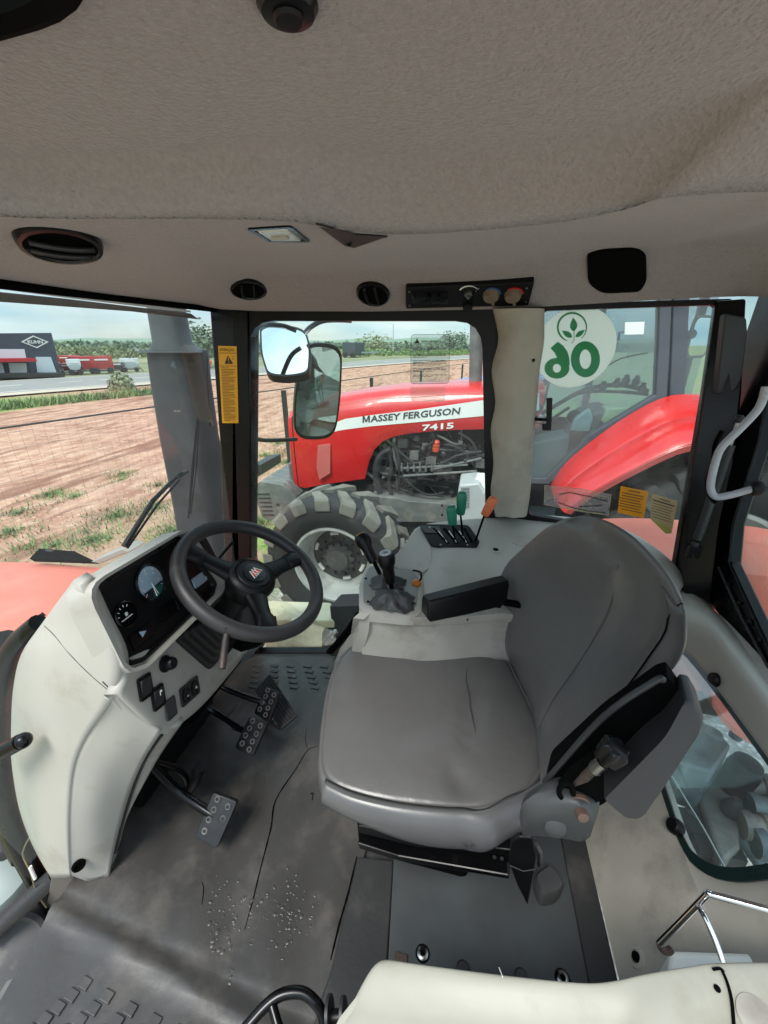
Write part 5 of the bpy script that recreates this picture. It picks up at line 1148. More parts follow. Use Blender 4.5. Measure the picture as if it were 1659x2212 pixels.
c = SP(368, 1530, .011); g = G(); f_ = rrect(c, ux, uy, .036, .048, .003, 3); g.rings([f_, [p + SH[1] * .004 for p in f_], [c + (p - c) * .85 + SH[1] * .004 for p in f_], [c + (p - c) * .85 + SH[1] * .003 for p in f_]]); obj('blank_switch', g, midg, db, ang=40)
# twin round switches in a frame
c = SP(409, 1493, .012); f_ = rrect(c, ux, uy, .078, .048, .004, 3); g = G(); g.rings([f_, [p + SH[1] * .004 for p in f_], [c + (p - c) * .92 + SH[1] * .004 for p in f_]]); sf = obj('switch_frame', g, darkg, db, ang=40)
for k in (-1, 1):
    cc3 = c + ux * (.0190 * k) + SH[1] * .004; g = G(); rr = []
    for s_, h_ in ((1, 0), (1, .003), (.8, .003), (.75, .001)): rr.append([cc3 + ux * (.0160 * s_ * math.cos(t)) + uy * (.0195 * s_ * math.sin(t)) + SH[1] * h_ for t in [2 * math.pi * j / 24 for j in range(24)]])
    g.rings(rr); obj('round_switch', g, blackg, sf, ang=40)
    g = G(); g.prism([cc3 + SH[1] * .004 + ux * .004 - uy * .002, cc3 + SH[1] * .004 - ux * .004 - uy * .002, cc3 + SH[1] * .004 + uy * .005 * k], SH[1] * .0006); obj('arrow_mark', g, white, sf)
# round black knob
c = SP(356, 1434, .012); g = G(); g.lathe(c, SH[1], [(.020, 0), (.020, .004), (.016, .006), (.0155, .020), (.013, .025), (.0001, .026)], 24); obj('ignition_knob', g, black, db)

# instrument panel
IP = plane(Y(180, 1272, .545), Y(382, 1165, .845), Y(268, 1442, .535))
def I(px, py, o=0): return V(px, py, pl=(IP[0] + IP[1] * o, IP[1]))
ix = (I(382, 1165) - I(180, 1272)).normalized(); iy = IP[1].cross(ix).normalized()
ipl = [I(176, 1276), I(372, 1160), I(392, 1165), I(462, 1262), I(455, 1285), I(300, 1432), I(268, 1442), I(252, 1430)]
# cream hood: ring from the panel outline forward to its rim
outl_ = round_poly(ipl, .25, 4); c_ = sum(outl_, Vector()) / len(outl_)
o1 = [c_ + (p - c_) * 1.02 for p in outl_]; o2 = [c_ + (p - c_) * 1.03 + IP[1] * .028 for p in outl_]; o3 = [c_ + (p - c_) * 1.09 + IP[1] * .030 for p in outl_]; o4 = [c_ + (p - c_) * 1.10 - IP[1] * .03 for p in outl_]
def hd(pts, base):  # the hood only stands proud along the top and the left side
    return pts
g = G(); g.rings([o4, o3, o2, o1], cap=(True, False)); obj('instrument_hood', g, cream, db, ang=60)
g = G(); g.rings([outl_, [p + IP[1] * .012 for p in [c_ + (q - c_) * .995 for q in outl_]], [c_ + (p - c_) * .93 + IP[1] * .014 for p in outl_], [c_ + (p - c_) * .90 + IP[1] * .004 for p in outl_]]); ipn = obj('instrument_panel', g, black, db, ang=45)
def dialface(px, py, r, m, name):
    c = I(px, py, .0045); g = G(); g.lathe(c, IP[1], [(r * 1.12, 0), (r * 1.12, .004), (r * 1.0, .006), (r, .001), (.0001, .001)], 36); o = obj(name, g, blackg, ipn, ang=50)
    g = G(); g.lathe(c + IP[1] * .0012, IP[1], [(r * .98, 0), (.0001, .0006)], 36); obj('dial_face', g, m, o, smooth=False); return c + IP[1] * .0024
c = dialface(324, 1259, .042, dial, 'rev_counter')
ca, cb = ix, iy
def ang_pt(c, r, t): return c + (Vector((0, 1, 0)) - IP[1] * IP[1].y).normalized() * (r * math.cos(t)) + iyv * (r * math.sin(t))
iyv = IP[1].cross((Vector((0, 1, 0)) - IP[1] * IP[1].y).normalized()).normalized()
if iyv.z < 0: iyv = -iyv
g = G()
for j in range(25):
    t = R_(215 - j * 250 / 24); r0 = .035 if j % 4 else .031; g.tube([ang_pt(c, r0, t), ang_pt(c, .039, t)], .0006 if j % 4 else .0010, 4)
obj('scale_marks', g, white, ipn)
for j, s_ in enumerate('5 10 15 20 25'.split()):
    t = R_(190 - j * 50); p = ang_pt(c, .026, t); r_ = (Vector((0, 1, 0)) - IP[1] * IP[1].y).normalized()
    o_ = decal('scale_number', text_g(s_, .0085, p - r_ * .004 - iyv * .003, r_, iyv), white, ipn, .0004)
g = G(); arc = [ang_pt(c, .0405, R_(a)) for a in range(-162, -17, 9)]; g.prism(arc, IP[1] * .0003); obj('dark_sector', g, mat('dial_navy', (26, 34, 40), .3), ipn, smooth=False)
g = G(); arc = [ang_pt(c, .0402, R_(a)) for a in range(-105, -29, 9)]; g.prism([c - iyv * .012] + arc, IP[1] * .0006); obj('green_sector', g, dialg, ipn, smooth=False)
g = G(); g.tube([ang_pt(c, .004, R_(-95)) + IP[1] * .002, ang_pt(c, .036, R_(-95)) + IP[1] * .002], .0012, 6); g.tube([ang_pt(c, 0, 0) + IP[1] * .002, ang_pt(c, .034, R_(-83)) + IP[1] * .002], .0008, 6); obj('needle', g, white, ipn)
c = dialface(270, 1327, .027, blackm, 'fuel_gauge')
g = G()
for j in range(5):
    t = R_(170 - j * 30); g.tube([ang_pt(c, .017, t), ang_pt(c, .022, t)], .0010, 4)
g.tube([ang_pt(c, .019, R_(205)), ang_pt(c, .017, R_(-35))], .0014, 5); obj('scale_marks', g, white, ipn)
g = G(); r_ = (Vector((0, 1, 0)) - IP[1] * IP[1].y).normalized(); g.box(c + IP[1] * .001, (.006, .008, .0004), (r_, iyv, IP[1])); g.box(c + IP[1] * .0014 + iyv * .0015, (.004, .0026, .0004), (r_, iyv, IP[1])); g.tube([c + r_ * .003 + iyv * .003, c + r_ * .0055 + iyv * .001, c + r_ * .005 - iyv * .003], .0006, 4); obj('pump_symbol', g, white, ipn)
def window_(px, py, w_, h_, m=blackg, extra=None):
    c = I(px, py, .004); f_ = rrect(c, ix, iy, w_, h_, .004, 3); g = G(); g.rings([f_, [p + IP[1] * .004 for p in f_], [c + (p - c) * .9 + IP[1] * .004 for p in f_], [c + (p - c) * .88 + IP[1] * .0015 for p in f_]]); return obj('indicator_window', g, m, ipn, ang=40)
window_(308, 1372, .075, .036); window_(362, 1318, .075, .036)
window_(430, 1252, .060, .030, dial)
g = G(); f_ = [I(300, 1365, .009), I(316, 1362, .009), I(308, 1377, .009)]; g.prism(f_, IP[1] * .0005); obj('indicator_light', g, dial, ipn, smooth=False)
g = G()
for px, py in ((236, 1252), (343, 1185), (330, 1398), (452, 1281)): g.lathe(I(px, py, .012), IP[1], [(.0045, 0), (.004, .003), (.0025, .003), (.0022, .001), (.0001, .001)], 14)
obj('screw', g, blackg, ipn)
# blanking of the space behind the panel down to the cab front
g = G(); g.prism([Vector((-.99, .62, .02)), Vector((-.99, .62, .72)), Vector((-.80, .62, .84)), Vector((-.74, .62, .68)), Vector((-.80, .62, .45)), Vector((-.92, .62, .02))], (0, .36, 0)); obj('inner_housing', g, black, db, smooth=False)
g = G(); g.lathe(V(170, 1870, pl=(Y(190, 1860, .44), Vector((1, -.6, .25)).normalized())), (1, -.6, .25), [(.016, -.002), (.015, .003), (.010, .004), (.0095, -.0), (.0001, -.0)], 18); obj('screw_recess', g, blackm, db)
g = G(); g.prism([Y(110, 1893, .425), Y(235, 1893, .455), Y(215, 1960, .46), Y(158, 1966, .45), Y(100, 1958, .43)], (-.02, .06, 0)); obj('foot', g, mat('brown_grey_foot', (92, 86, 80), .8, var=.1), db, bevel=.004)
g = G(); g.prism([Y(170, 1905, .47), Y(250, 1880, .50), Y(262, 1895, .50), Y(225, 1942, .48), Y(175, 1960, .47)], (-.02, .05, 0)); obj('foot_cover', g, rubber, db, bevel=.004)

# steering column with bellows
HUB = Vector((-.567, .865, .774)); WN = Vector((math.sin(.564), -.009, math.cos(.564))).normalized()
sw = thing('steering_wheel', HUB, 'black three spoke steering wheel with scuffed rim and round emblem', 'steering wheel')
wa, wb, wn_ = frame(WN)
wy = (Vector((0, 1, 0)) - WN * WN.y).normalized(); wx = wy.cross(WN).normalized()   # wx points towards the driver/down
RW_ = .195
g = G(); g.tube([HUB + (wy * math.cos(t) + wx * math.sin(t)) * RW_ for t in [2 * math.pi * j / 72 for j in range(72)]], .0198, 16, closed=True)
obj('rim', g, mat('worn_wheel_rim', (38, 36, 36), .5, var=.12, vscale=20, bump=.25, bscale=220, bdist=.001, dirt=(78, 72, 69), dscale=6, dlo=.56, dhi=.75), sw, ang=180)
hub_c = HUB - WN * .020
g = G(); g.lathe(hub_c, WN, [(.055, -.05), (.066, -.02), (.070, .004), (.066, .018), (.054, .025), (.050, .022), (.047, .023), (.045, .028), (.0001, .029)], 36); obj('hub', g, black, sw, ang=50)
def wdir(px, py):
    p = V(px, py, pl=(HUB, WN)); d_ = (p - HUB); return d_.normalized()
for px, py in ((432, 1200), (652, 1200), (575, 1340)):
    d_ = wdir(px, py); s_ = WN.cross(d_); rr = []
    for t, wd, th, h_ in ((.030, .052, .018, -.010), (.07, .044, .017, -.010), (.10, .036, .015, -.008), (.134, .033, .014, -.006), (.136, .036, .017, -.004), (.165, .037, .017, -.002), (.182, .046, .014, 0), (.194, .056, .010, 0)):
        c = HUB + d_ * t + WN * (h_ - .012 * (1 - t / .2)); rr.append([c + s_ * (wd * math.copysign(abs(math.cos(a)) ** .7, math.cos(a))) * .72 + WN * (th * math.sin(a)) for a in [2 * math.pi * j / 14 for j in range(14)]])
    g = G(); g.rings(rr); obj('spoke', g, black, sw, ang=60)
ec = hub_c + WN * .0292; g = G(); g.lathe(ec, WN, [(.033, 0), (.0325, .002), (.0001, .0028)], 30); em = obj('emblem', g, blackg, sw)
er = wdir(640, 1240); er = (Vector((0, 1, 0)) - WN * WN.y).normalized(); eu = -wx if (-wx).z > 0 else wx
def tri(c, s): 
    return [[c + er * (s * a) + eu * (s * b), c + er * (s * a2) + eu * (s * b2), c + er * (s * a3) + eu * (s * b3)] for a, b, a2, b2, a3, b3 in ((-1, .62, 1, .62, 0, -.2),)]
g = G(); e_ = ec + WN * .003
for sg in (-1, 0, 1):
    p0 = e_ + er * (.0105 * sg) ; k_ = .0088
    g.prism([p0 + er * -k_ * .9 + eu * -k_, p0 + er * k_ * .9 + eu * -k_, p0 + eu * k_ * 1.0], WN * .0006)
obj('triangle_mark', g, mat('emblem_red', (190, 60, 44), .4), em, smooth=False)
g = G()
for sg in (-1, 0, 1):
    p0 = e_ + er * (.0105 * sg) + WN * .0004; k_ = .0104
    pts = [p0 + er * -k_ * .95 + eu * -k_ * 1.1, p0 + er * k_ * .95 + eu * -k_ * 1.1, p0 + eu * k_ * 1.15]; g.tube(pts, .0012, 5, closed=True)
obj('triangle_outline', g, white, em, smooth=False)
sc2 = thing('steering_column', HUB - WN * .15, 'black steering column with stepped bellows and worn tilt lever', 'steering column')
g = G(); g.tube([hub_c - WN * .03, hub_c - WN * .30], [.048, .056], 18); g.tube([hub_c - WN * .05 + wx * .02, hub_c - WN * .12 + wx * .05], [.03, .06], 12); obj('column_shroud', g, black, sc2, ang=50)
g = G(); gq = [V(*p, pl=(SH[0] + SH[1] * .004, SH[1])) for p in ((372, 1380), (438, 1322), (520, 1345), (455, 1452))]
bc = sum(gq, Vector()) / 4; tpc = hub_c - WN * .12
rr = []
for i in range(6):
    t0_, k1, k2 = i / 6, 1 - i * .11, 1 - i * .11 - .075
    for k, t in ((k1, t0_), (k1, t0_ + .10), (k2, t0_ + .12)):
        c = bc.lerp(tpc, t * .62); rr.append(round_poly([c + (p - bc) * k for p in gq], .15, 3))
g.rings(rr); obj('bellows', g, blackm if False else mat('bellows_rubber', (26, 25, 26), .3), sc2, ang=35)
lv = [V(489, 1370, y=.66), V(480, 1445, y=.60)]
g = G(); g.tube([lv[0] + Vector((0, 0, .02)), lv[0]], .004, 8); g.tube([lv[0], lv[0].lerp(lv[1], .3), lv[1]], [.007, .0085, .0078], 12); obj('tilt_lever', g, mat('worn_lever_paint', (34, 28, 26), .6, var=.3, vscale=40, dirt=(62, 50, 42), dscale=30), sc2)
g = G(); g.tube([hub_c - WN * .04, V(470, 1210, y=1.12), V(502, 1170, y=1.17)], [.006, .005, .0075], 10); obj('indicator_stalk', g, black, sc2)
g = G(); bp_ = [V(500, 1368, y=.92), V(572, 1362, y=.92), V(576, 1385, y=.92), V(555, 1400, y=.90), V(520, 1410, y=.88), V(498, 1400, y=.88)]; g.prism(bp_, (0, .08, 0)); obj('column_mount', g, blackm, sc2, bevel=.004)
g = shell([[V(545, 1392, y=1.2), V(560, 1398, y=1.2)], [V(520, 1412, y=1.15), V(540, 1420, y=1.15)], [V(505, 1425, y=1.1), V(515, 1440, y=1.1)]], (0, .03, 0)); obj('column_bracket', g, midg, sc2)
g = G(); g.prism([SP(505, 1400, -.01), SP(520, 1402, -.01), SP(484, 1462, -.01), SP(468, 1475, -.01), SP(462, 1462, -.01)], -SH[1] * .05); obj('shelf_corner', g, cream, db, bevel=.004)

# ================================================================== PEDALS
def pedal(name, label, pts, base, ctrl, armr, group=None, m=None):
    """ribbed metal pad with raised studs, on a curved arm"""
    c = sum(pts, Vector()) / 4; t = thing(name, c, label, 'pedal', group)
    n_ = (pts[1] - pts[0]).cross(pts[3] - pts[0]).normalized()
    if n_.dot(EYE - c) < 0: n_ = -n_
    q = round_poly(pts, .12, 3); g = G(); g.prism([p for p in q], -n_ * .018); obj('pad', g, m or darkg, t, bevel=.002)
    g = G(); u = (pts[1] - pts[0]); v_ = (pts[3] - pts[0])
    for i in range(8):
        a, b = ((.27, .09), (.75, .16), (.30, .32), (.74, .42), (.26, .55), (.72, .66), (.28, .80), (.74, .90))[i]
        g.lathe(pts[0] + u * a + v_ * b, n_, [(.0095, 0), (.0088, .004), (.0068, .006), (.0050, .0045), (.0044, .0), (.0001, 0)], 14)
    obj('studs', g, iron, t)
    g = G(); g.tube(catmull([base, ctrl, c - n_ * .012], 8), armr, 10); obj('arm', g, blackg, t); return t
padm = mat('worn_pedal_metal', (24, 24, 24), .38, metal=.1, var=.15, vscale=40, dirt=(34, 32, 32), dscale=20, dlo=.5, dhi=.62)
pedal('clutch_pedal', 'studded clutch pedal nearest the camera on a curved black arm', [Y(460, 1712, .640), Y(513, 1732, .640), Y(468, 1834, .555), Y(420, 1808, .565)], Vector((-.86, .60, .40)), V(375, 1700, z=.17), .013, m=padm)
pedal('brake_pedal', 'nearer studded brake pedal of the joined pair', [V(538, 1548, z=.20), V(578, 1560, z=.20), V(545, 1634, z=.14), V(506, 1616, z=.14)], Vector((-.86, .80, .36)), V(452, 1530, z=.20), .011, 'pair of studded brake pedals', padm)
pedal('brake_pedal', 'further studded brake pedal of the joined pair, overlapping the accelerator', [V(572, 1483, z=.20), V(604, 1496, z=.20), V(580, 1560, z=.15), V(548, 1540, z=.15)], Vector((-.86, .93, .36)), V(475, 1480, z=.22), .011, 'pair of studded brake pedals', padm)
g = G(); g.tube([V(524, 1515, z=.19), V(508, 1532, z=.18), V(490, 1548, z=.16), V(492, 1558, z=.15), V(505, 1575, z=.14), V(530, 1585, z=.14)], .0035, 8); tag(obj('pedal_return_rod', g, steel), 'bent bare steel wire rod between the brake pedal arms', 'rod')
ap = [V(583, 1455, z=.14), V(642, 1545, z=.07), V(607, 1576, z=.05), V(550, 1492, z=.11)]
t = thing('accelerator_pedal', V(600, 1520, z=.06), 'black ribbed accelerator pedal behind the brake pedals', 'pedal')
n_ = (ap[1] - ap[0]).cross(ap[3] - ap[0]).normalized(); n_ = n_ if n_.z > 0 else -n_
g = G(); g.prism(round_poly(ap, .08, 2), -n_ * .012); obj('pad', g, rubber, t)
g = G()
for i in range(7):
    a = ap[0].lerp(ap[3], (i + .5) / 7); b = ap[1].lerp(ap[2], (i + .5) / 7); g.tube([a.lerp(b, .03), b.lerp(a, .03)], .0028, 6)
obj('ribs', g, rubber, t)
g = G(); g.tube([V(590, 1560, z=.05), V(560, 1565, z=.0)], .007, 8); g.tube([V(566, 1556, z=.04), V(606, 1574, z=.04)], .006, 8); obj('hinge', g, rust, t)
t = thing('foot_lever', V(425, 1690, z=.1), 'black foot lever with a stub pad standing by the clutch pedal arm', 'lever')
g = G(); g.tube([V(405, 1712, z=.08), V(420, 1690, z=.14), V(432, 1655, z=.2)], [.014, .016, .018], 12); obj('stub', g, black, t)
g = G(); g.tube(catmull([Vector((-.9, .56, .36)), V(380, 1660, z=.2), V(408, 1705, z=.09)], 6), .010, 10); obj('arm', g, blackg, t)

# ================================================================== CEILING FIXTURES
def vent(label, px, py, r, tilt=None, name='air_vent', fins=2, upright=False, grp='black air vents in the headliner'):
    c, n = hit(px, py)
    if tilt is not None: n = Vector(tilt).normalized()
    n = n if upright else (n + (EYE - c).normalized() * .22).normalized(); c = c + n * (.006 if upright else .012)
    t = thing(name, c, label, 'air vent', grp); a, b, _ = frame(n)
    if upright: a, b = b, -a
    g = G(); g.lathe(c - n * .006, n, [(r * 1.08, -.07), (r * 1.0, .004), (r * .96, .010), (r * .86, .011), (r * .80, .007), (r * .78, -.010)], 36); g.f = g.f[:-2]; obj('ring', g, blackg, t, ang=50)
    g = G(); g.lathe(c + n * .0015, n, [(r * .82, 0), (.0001, .0005)], 30); obj('bowl', g, blackm, t)
    for k in range(fins):
        o_ = (k - (fins - 1) / 2) * r * 1.3 / fins; w_ = math.sqrt(max(.0001, (r * .78) ** 2 - o_ ** 2))
        g = G(); cc = c + b * o_ + n * .006; m_ = [cc + a * (w_ * s_) + n * (.004 * (1 - s_ * s_)) for s_ in (-1, -.6, -.2, .2, .6, 1)]
        g.grid([[p + n * .004 + b * .006 for p in m_], [p - n * .006 - b * .003 for p in m_]]); o = obj('fin', g, black if upright else darkg, t); k_ = o.modifiers.new('s', 'SOLIDIFY'); k_.thickness = .0022 if upright else .006
    return t
vent('largest vent, oval looking with two thick fins, above the windscreen near the camera', 128, 516, .062, fins=2)
vent('small round vent above the black corner pillar, right of the largest vent', 537, 623, .060, upright=True)
vent('small round vent just left of the heater control panel', 806, 633, .055, upright=True)

c, n = hit(597, 506)
lt = thing('cab_lamp', c, 'rectangular interior lamp set in the headliner above the side window', 'lamp')
q = [hit(528, 493)[0], hit(566, 487)[0], hit(630, 487)[0], hit(668, 520)[0], hit(610, 524)[0], hit(566, 512)[0]]
lp4 = [hit(533, 492)[0], hit(628, 486)[0], hit(670, 520)[0], hit(580, 520)[0]]
u_ = (lp4[1] - lp4[0]); nn_ = (lp4[1] - lp4[0]).cross(lp4[3] - lp4[0]).normalized(); nn_ = nn_ if nn_.z < 0 else -nn_
g = G(); qq = round_poly(lp4, .1, 3); c_ = sum(qq, Vector()) / len(qq); g.rings([[p - nn_ * .02 for p in qq], [p + nn_ * .003 for p in qq], [c_ + (p - c_) * .82 + nn_ * .003 for p in qq], [c_ + (p - c_) * .8 - nn_ * .006 for p in qq]]); obj('housing', g, blackg, lt, ang=40)
g = G(); g.rings([[c_ + (p - c_) * .76 - nn_ * .006 for p in qq], [c_ + (p - c_) * .68 + nn_ * .004 for p in qq]]); obj('lens', g, mat('lamp_lens', (200, 196, 180), .15, bump=.6, bscale=80), lt, ang=40)
g = G(); g.box(c_ + nn_ * .006, (.035, .012, .006), (u_.normalized(), nn_.cross(u_).normalized(), nn_)); obj('lamp_switch', g, cream, lt, bevel=.002)
# dark pocket, a torn gap in the felt
ga = [hit(683, 480)[0], hit(722, 490)[0], hit(765, 503)[0], hit(838, 508)[0], hit(765, 533)[0], hit(745, 528)[0]]
g = G(); ga2 = [p + Vector((0, -.002, -.003)) for p in ga]; g.prism(ga2, (0, .002, .002)); pk = obj('headliner_pocket', g, mat('pocket_brown', (58, 46, 46), .9), smooth=False); tag(pk, 'dark triangular gap in the headliner beside the interior lamp', 'pocket')
g = G(); c, n = hit(755, 518); g.lathe(c + Vector((0, -.006, -.006)), (0, -.5, -.8), [(.007, 0), (.005, .004), (.0001, .005)], 12); tag(obj('fixing_screw', g, blackg), 'small black screw inside the dark triangular gap', 'screw')
# black knob on the ceiling at the top edge
c, n = hit(620, -4)
t = thing('ceiling_knob', c, 'black round knob on the headliner at the top edge of view', 'knob')
g = G(); g.lathe(c, n, [(.020, -.002), (.021, .004), (.018, .008), (.012, .009)], 30); obj('base', g, blackg, t); g = G(); g.lathe(c, n, [(.0105, .007), (.011, .010), (.009, .012), (.0001, .0125)], 26); obj('cap', g, black, t)
# loudspeaker
c, n = hit(1332, 586); t = thing('loudspeaker', c, 'square black loudspeaker grille in the headliner over the quarter window', 'speaker')
q = [hit(1272, 540)[0], hit(1392, 533)[0], hit(1396, 625)[0], hit(1272, 628)[0]]
nS = (q[1] - q[0]).cross(q[3] - q[0]).normalized(); nS = nS if nS.y < 0 else -nS
qp = (hit(1332, 600)[0], nS); q = [V(*p, pl=qp) for p in ((1268, 548), (1300, 536), (1370, 533), (1396, 548), (1397, 605), (1385, 628), (1300, 632), (1270, 612))]
qq = round_poly(q, .4, 3); c_ = sum(qq, Vector()) / len(qq)
g = G(); g.rings([[p - nS * .03 for p in qq], [p + nS * .002 for p in qq], [c_ + (p - c_) * .95 + nS * .008 for p in qq], [c_ + (p - c_) * .84 + nS * .008 for p in qq], [c_ + (p - c_) * .80 + nS * .001 for p in qq]]); obj('frame', g, blackm, t, ang=50)
g = G(); g.rings([[c_ + (p - c_) * .86 + nS * .0075 for p in qq], [c_ + (p - c_) * .4 + nS * .010 for p in qq]]); obj('grille', g, blackm, t)
# heater and light control panel
q = [hit(878, 620)[0], hit(1150, 612)[0]]
cn = hit(1010, 640)[0]; CPn = hit(1015, 642)[1]; CPp = (cn + CPn * .016, CPn)
def CP(px, py, o=0): return V(px, py, pl=(CPp[0] + CPn * o, CPn))
t = thing('heater_control_panel', CP(1015, 640), 'long black control strip with two rocker switches and three knobs over the side window', 'control panel')
g = G(); g.prism(round_poly([CP(876, 621), CP(1154, 611), CP(1141, 660), CP(877, 667)], .06, 3), -CPn * .04); obj('panel', g, black, t, bevel=.002)
pa = (CP(1140, 640) - CP(880, 643)).normalized(); pb = CPn.cross(pa).normalized(); pb = pb if pb.z > 0 else -pb
for px in (904, 945):
    g = G(); c = CP(px + 4, 643); f_ = rrect(c, pa, pb, .052, .050, .002, 2); g.rings([f_, [p + CPn * .002 for p in f_], [c + (p - c) * .93 + CPn * .003 for p in f_]]); obj('rocker_switch', g, blackg, t, ang=40)
for px in (926, 947):
    g = G(); c = CP(px, 642, .004); g.box(c, (.010, .026, .005), (pa, pb, CPn)); o = obj('rocker', g, blackm, t, bevel=.001)
    g = G(); g.box(c + CPn * .003 , (.008, .0022, .0006), (pa, pb, CPn)); obj('symbol', g, midg, o, smooth=False)
c = CP(1012, 633); g = G()
g.tube([c + (pa * math.cos(R_(a)) + pb * math.sin(R_(a))) * .030 + CPn * .0008 for a in range(30, 155, 12)], [.0006 + .0002 * i for i in range(11)], 5); g.ball(c + pa * .022 + pb * .008, .001, 4); g.ball(CP(1034, 624, .0005), .0013, 4); obj('dial_mark', g, white, t)
g = G(); g.lathe(c, CPn, [(.013, 0), (.012, .008), (.006, .010), (.0055, .018), (.0001, .019)], 20); obj('toggle_nut', g, steel, t)
c2 = CP(1011, 655, .006); g = G(); g.tube([c + CPn * .01, c2 + CPn * .008], .003, 8); g.lathe(c2 + CPn * .004, CPn, [(.014, 0), (.017, .004), (.015, .014), (.0001, .015)], 22); obj('fan_knob', g, black, t)
bronze = mat('bronze_knob', (140, 126, 106), .35, metal=.5)
for px, m_ in ((1061, mat('blue_ring', (40, 84, 130), .4)), (1108, mat('red_ring', (190, 34, 34), .4))):
    c = CP(px, 637); g = G(); g.lathe(c, CPn, [(.026, 0), (.023, .009), (.022, .012), (.0001, .013)], 28); kn = obj('knob', g, bronze, t)
    g = G(); g.box(c + CPn * .015 - pb * .003, (.007, .046, .008), ((pa * .9 + pb * .45).normalized(), (pb * .9 - pa * .45).normalized(), CPn)); obj('grip', g, bronze, kn, bevel=.001)
    g = G(); g.tube([c + (pa * math.cos(R_(a)) + pb * math.sin(R_(a))) * .0285 + CPn * .0008 for a in range(10, 140, 12)], .0020, 5); obj('temperature_mark', g, m_, t)
g = G()
for px, py in ((885, 660), (1138, 622), (1136, 652), (884, 630)): g.lathe(CP(px, py), CPn, [(.0036, 0), (.003, .002), (.0001, .0022)], 12)
obj('screw', g, steel, t)

# ================================================================== STICKERS AND SIGN
up = Vector((0, 0, 1)); ri_ = Vector((1, 0, 0)); ny = Vector((0, -1, 0))
# warning strip on the corner pillar
c0, c1, c2, c3 = V(471, 747, y=1.489), V(511, 748, y=1.489), V(515, 914, y=1.489), V(480, 914, y=1.489)
t = thing('warning_sticker', c0.lerp(c2, .5), 'tall yellow warning strip on the black corner pillar, headed by a black triangle', 'sticker')
g = G(); g.prism([c0, c1, c2, c3], (0, .002, 0)); obj('backing', g, yellow, t, smooth=False)
def onq(u, v, o=.0012): p = c0.lerp(c1, u).lerp(c3.lerp(c2, u), v); return p - Vector((0, o, 0))
decal('heading', text_g('ATENÇÃO', .014, onq(.08, .062), (c1 - c0), up, wid=.064), ink, t, .0004)
g = G()
for v in (.085, .245): g.box((onq(0.02, v) + onq(.98, v)) / 2, ((onq(1, v) - onq(0, v)).length * .98, .0005, .0016))
obj('rule', g, ink, t, smooth=False)
g = G(); g.prism([onq(.32, .218), onq(.80, .218), onq(.52, .115)], (0, .0004, 0)); obj('warning_triangle', g, ink, t, smooth=False)
g = G(); a_ = onq(.545, .14, .002); g.prism([a_ + Vector((-.0018, 0, 0)), a_ + Vector((.0018, 0, 0)), a_ + Vector((.0008, 0, -.013)), a_ + Vector((-.0008, 0, -.013))], (0, .0004, 0)); g.box(a_ + Vector((0, 0, -.017)), (.003, .0005, .003)); obj('exclamation', g, yellow, t, smooth=False)
g = G(); g.ball(onq(.80, .155), .0028, 5, (1, .2, 1)); g.ball(onq(.82, .125), .003, 5, (1, .15, .6)); obj('small_symbol', g, inkb, t)
g = G(); rnd = random.Random(8)
for k in range(36):
    v = .268 + k * .0198; u0, u1 = .12, .12 + .78 * (1 if k % 5 else .6) * rnd.uniform(.85, 1)
    g.box((onq(u0, v) + onq(u1, v)) / 2, ((onq(u1, v) - onq(u0, v)).length, .0004, .0022))
obj('small_print', g, inkb, t, smooth=False)
# clear film sticker on the side window
YS = 1.512
c0, c1, c2, c3 = V(888, 723, y=YS), V(971, 722, y=YS), V(970, 828, y=YS), V(887, 829, y=YS)
t = thing('clear_sticker', c0.lerp(c2, .5), 'clear film sticker with black print on the side window above the red hood', 'sticker')
g = G(); g.prism(round_poly([c0, c1, c2, c3], .08, 3), (0, .0008, 0)); obj('film', g, filmm, t, smooth=False)
g = G(); g.tube(round_poly([c0, c1, c2, c3], .08, 3), .0006, 4, closed=True); obj('outline', g, darkg, t)
decal('heading', text_g('CABINA CLIMATIZADA', .0085, onq(.26, .15), ri_, up, bold=.0002, wid=.070), ink, t, .0003)
g = G(); g.prism([onq(.10, .17), onq(.22, .17), onq(.16, .06)], (0, .0003, 0)); obj('warning_triangle', g, ink, t, smooth=False)
g = G(); b_ = onq(.16, .09, .0018); g.prism([b_ + Vector((-.0009, 0, 0)), b_ + Vector((.0009, 0, 0)), b_ + Vector((0, 0, -.008))], (0, .0003, 0)); obj('exclamation', g, white, t, smooth=False)
g = G()
for v0, n_ in ((.29, 2), (.39, 3), (.52, 4), (.68, 3), (.82, 2)):
    for k in range(n_):
        v = v0 + k * .030; u1 = .92 if k < n_ - 1 else rnd.uniform(.4, .85); x = .06
        while x < u1:
            w_ = rnd.uniform(.05, .14); g.box((onq(x, v) + onq(min(x + w_, u1), v)) / 2, (max(.001, (onq(min(x + w_, u1), v) - onq(x, v)).length), .0003, .0017)); x += w_ + .02
g.box((onq(.12, .95) + onq(.85, .95)) / 2, ((onq(.85, .95) - onq(.12, .95)).length, .0003, .0006))
obj('small_print', g, inkb if False else ink, t, smooth=False)
c0, c1, c2, c3 = V(886, 836, y=YS), V(963, 836, y=YS), V(961, 868, y=YS), V(887, 866, y=YS)
t = thing('clear_sticker', c0.lerp(c2, .5), 'lower faded clear sticker remnant overlapping the red hood through the side window', 'sticker')
g = G(); g.prism([c0, c1, c2, c3], (0, .0008, 0)); obj('film', g, glass('pink_tint_film', (.97, .90, .88), dust_sheen=.25), t, smooth=False)
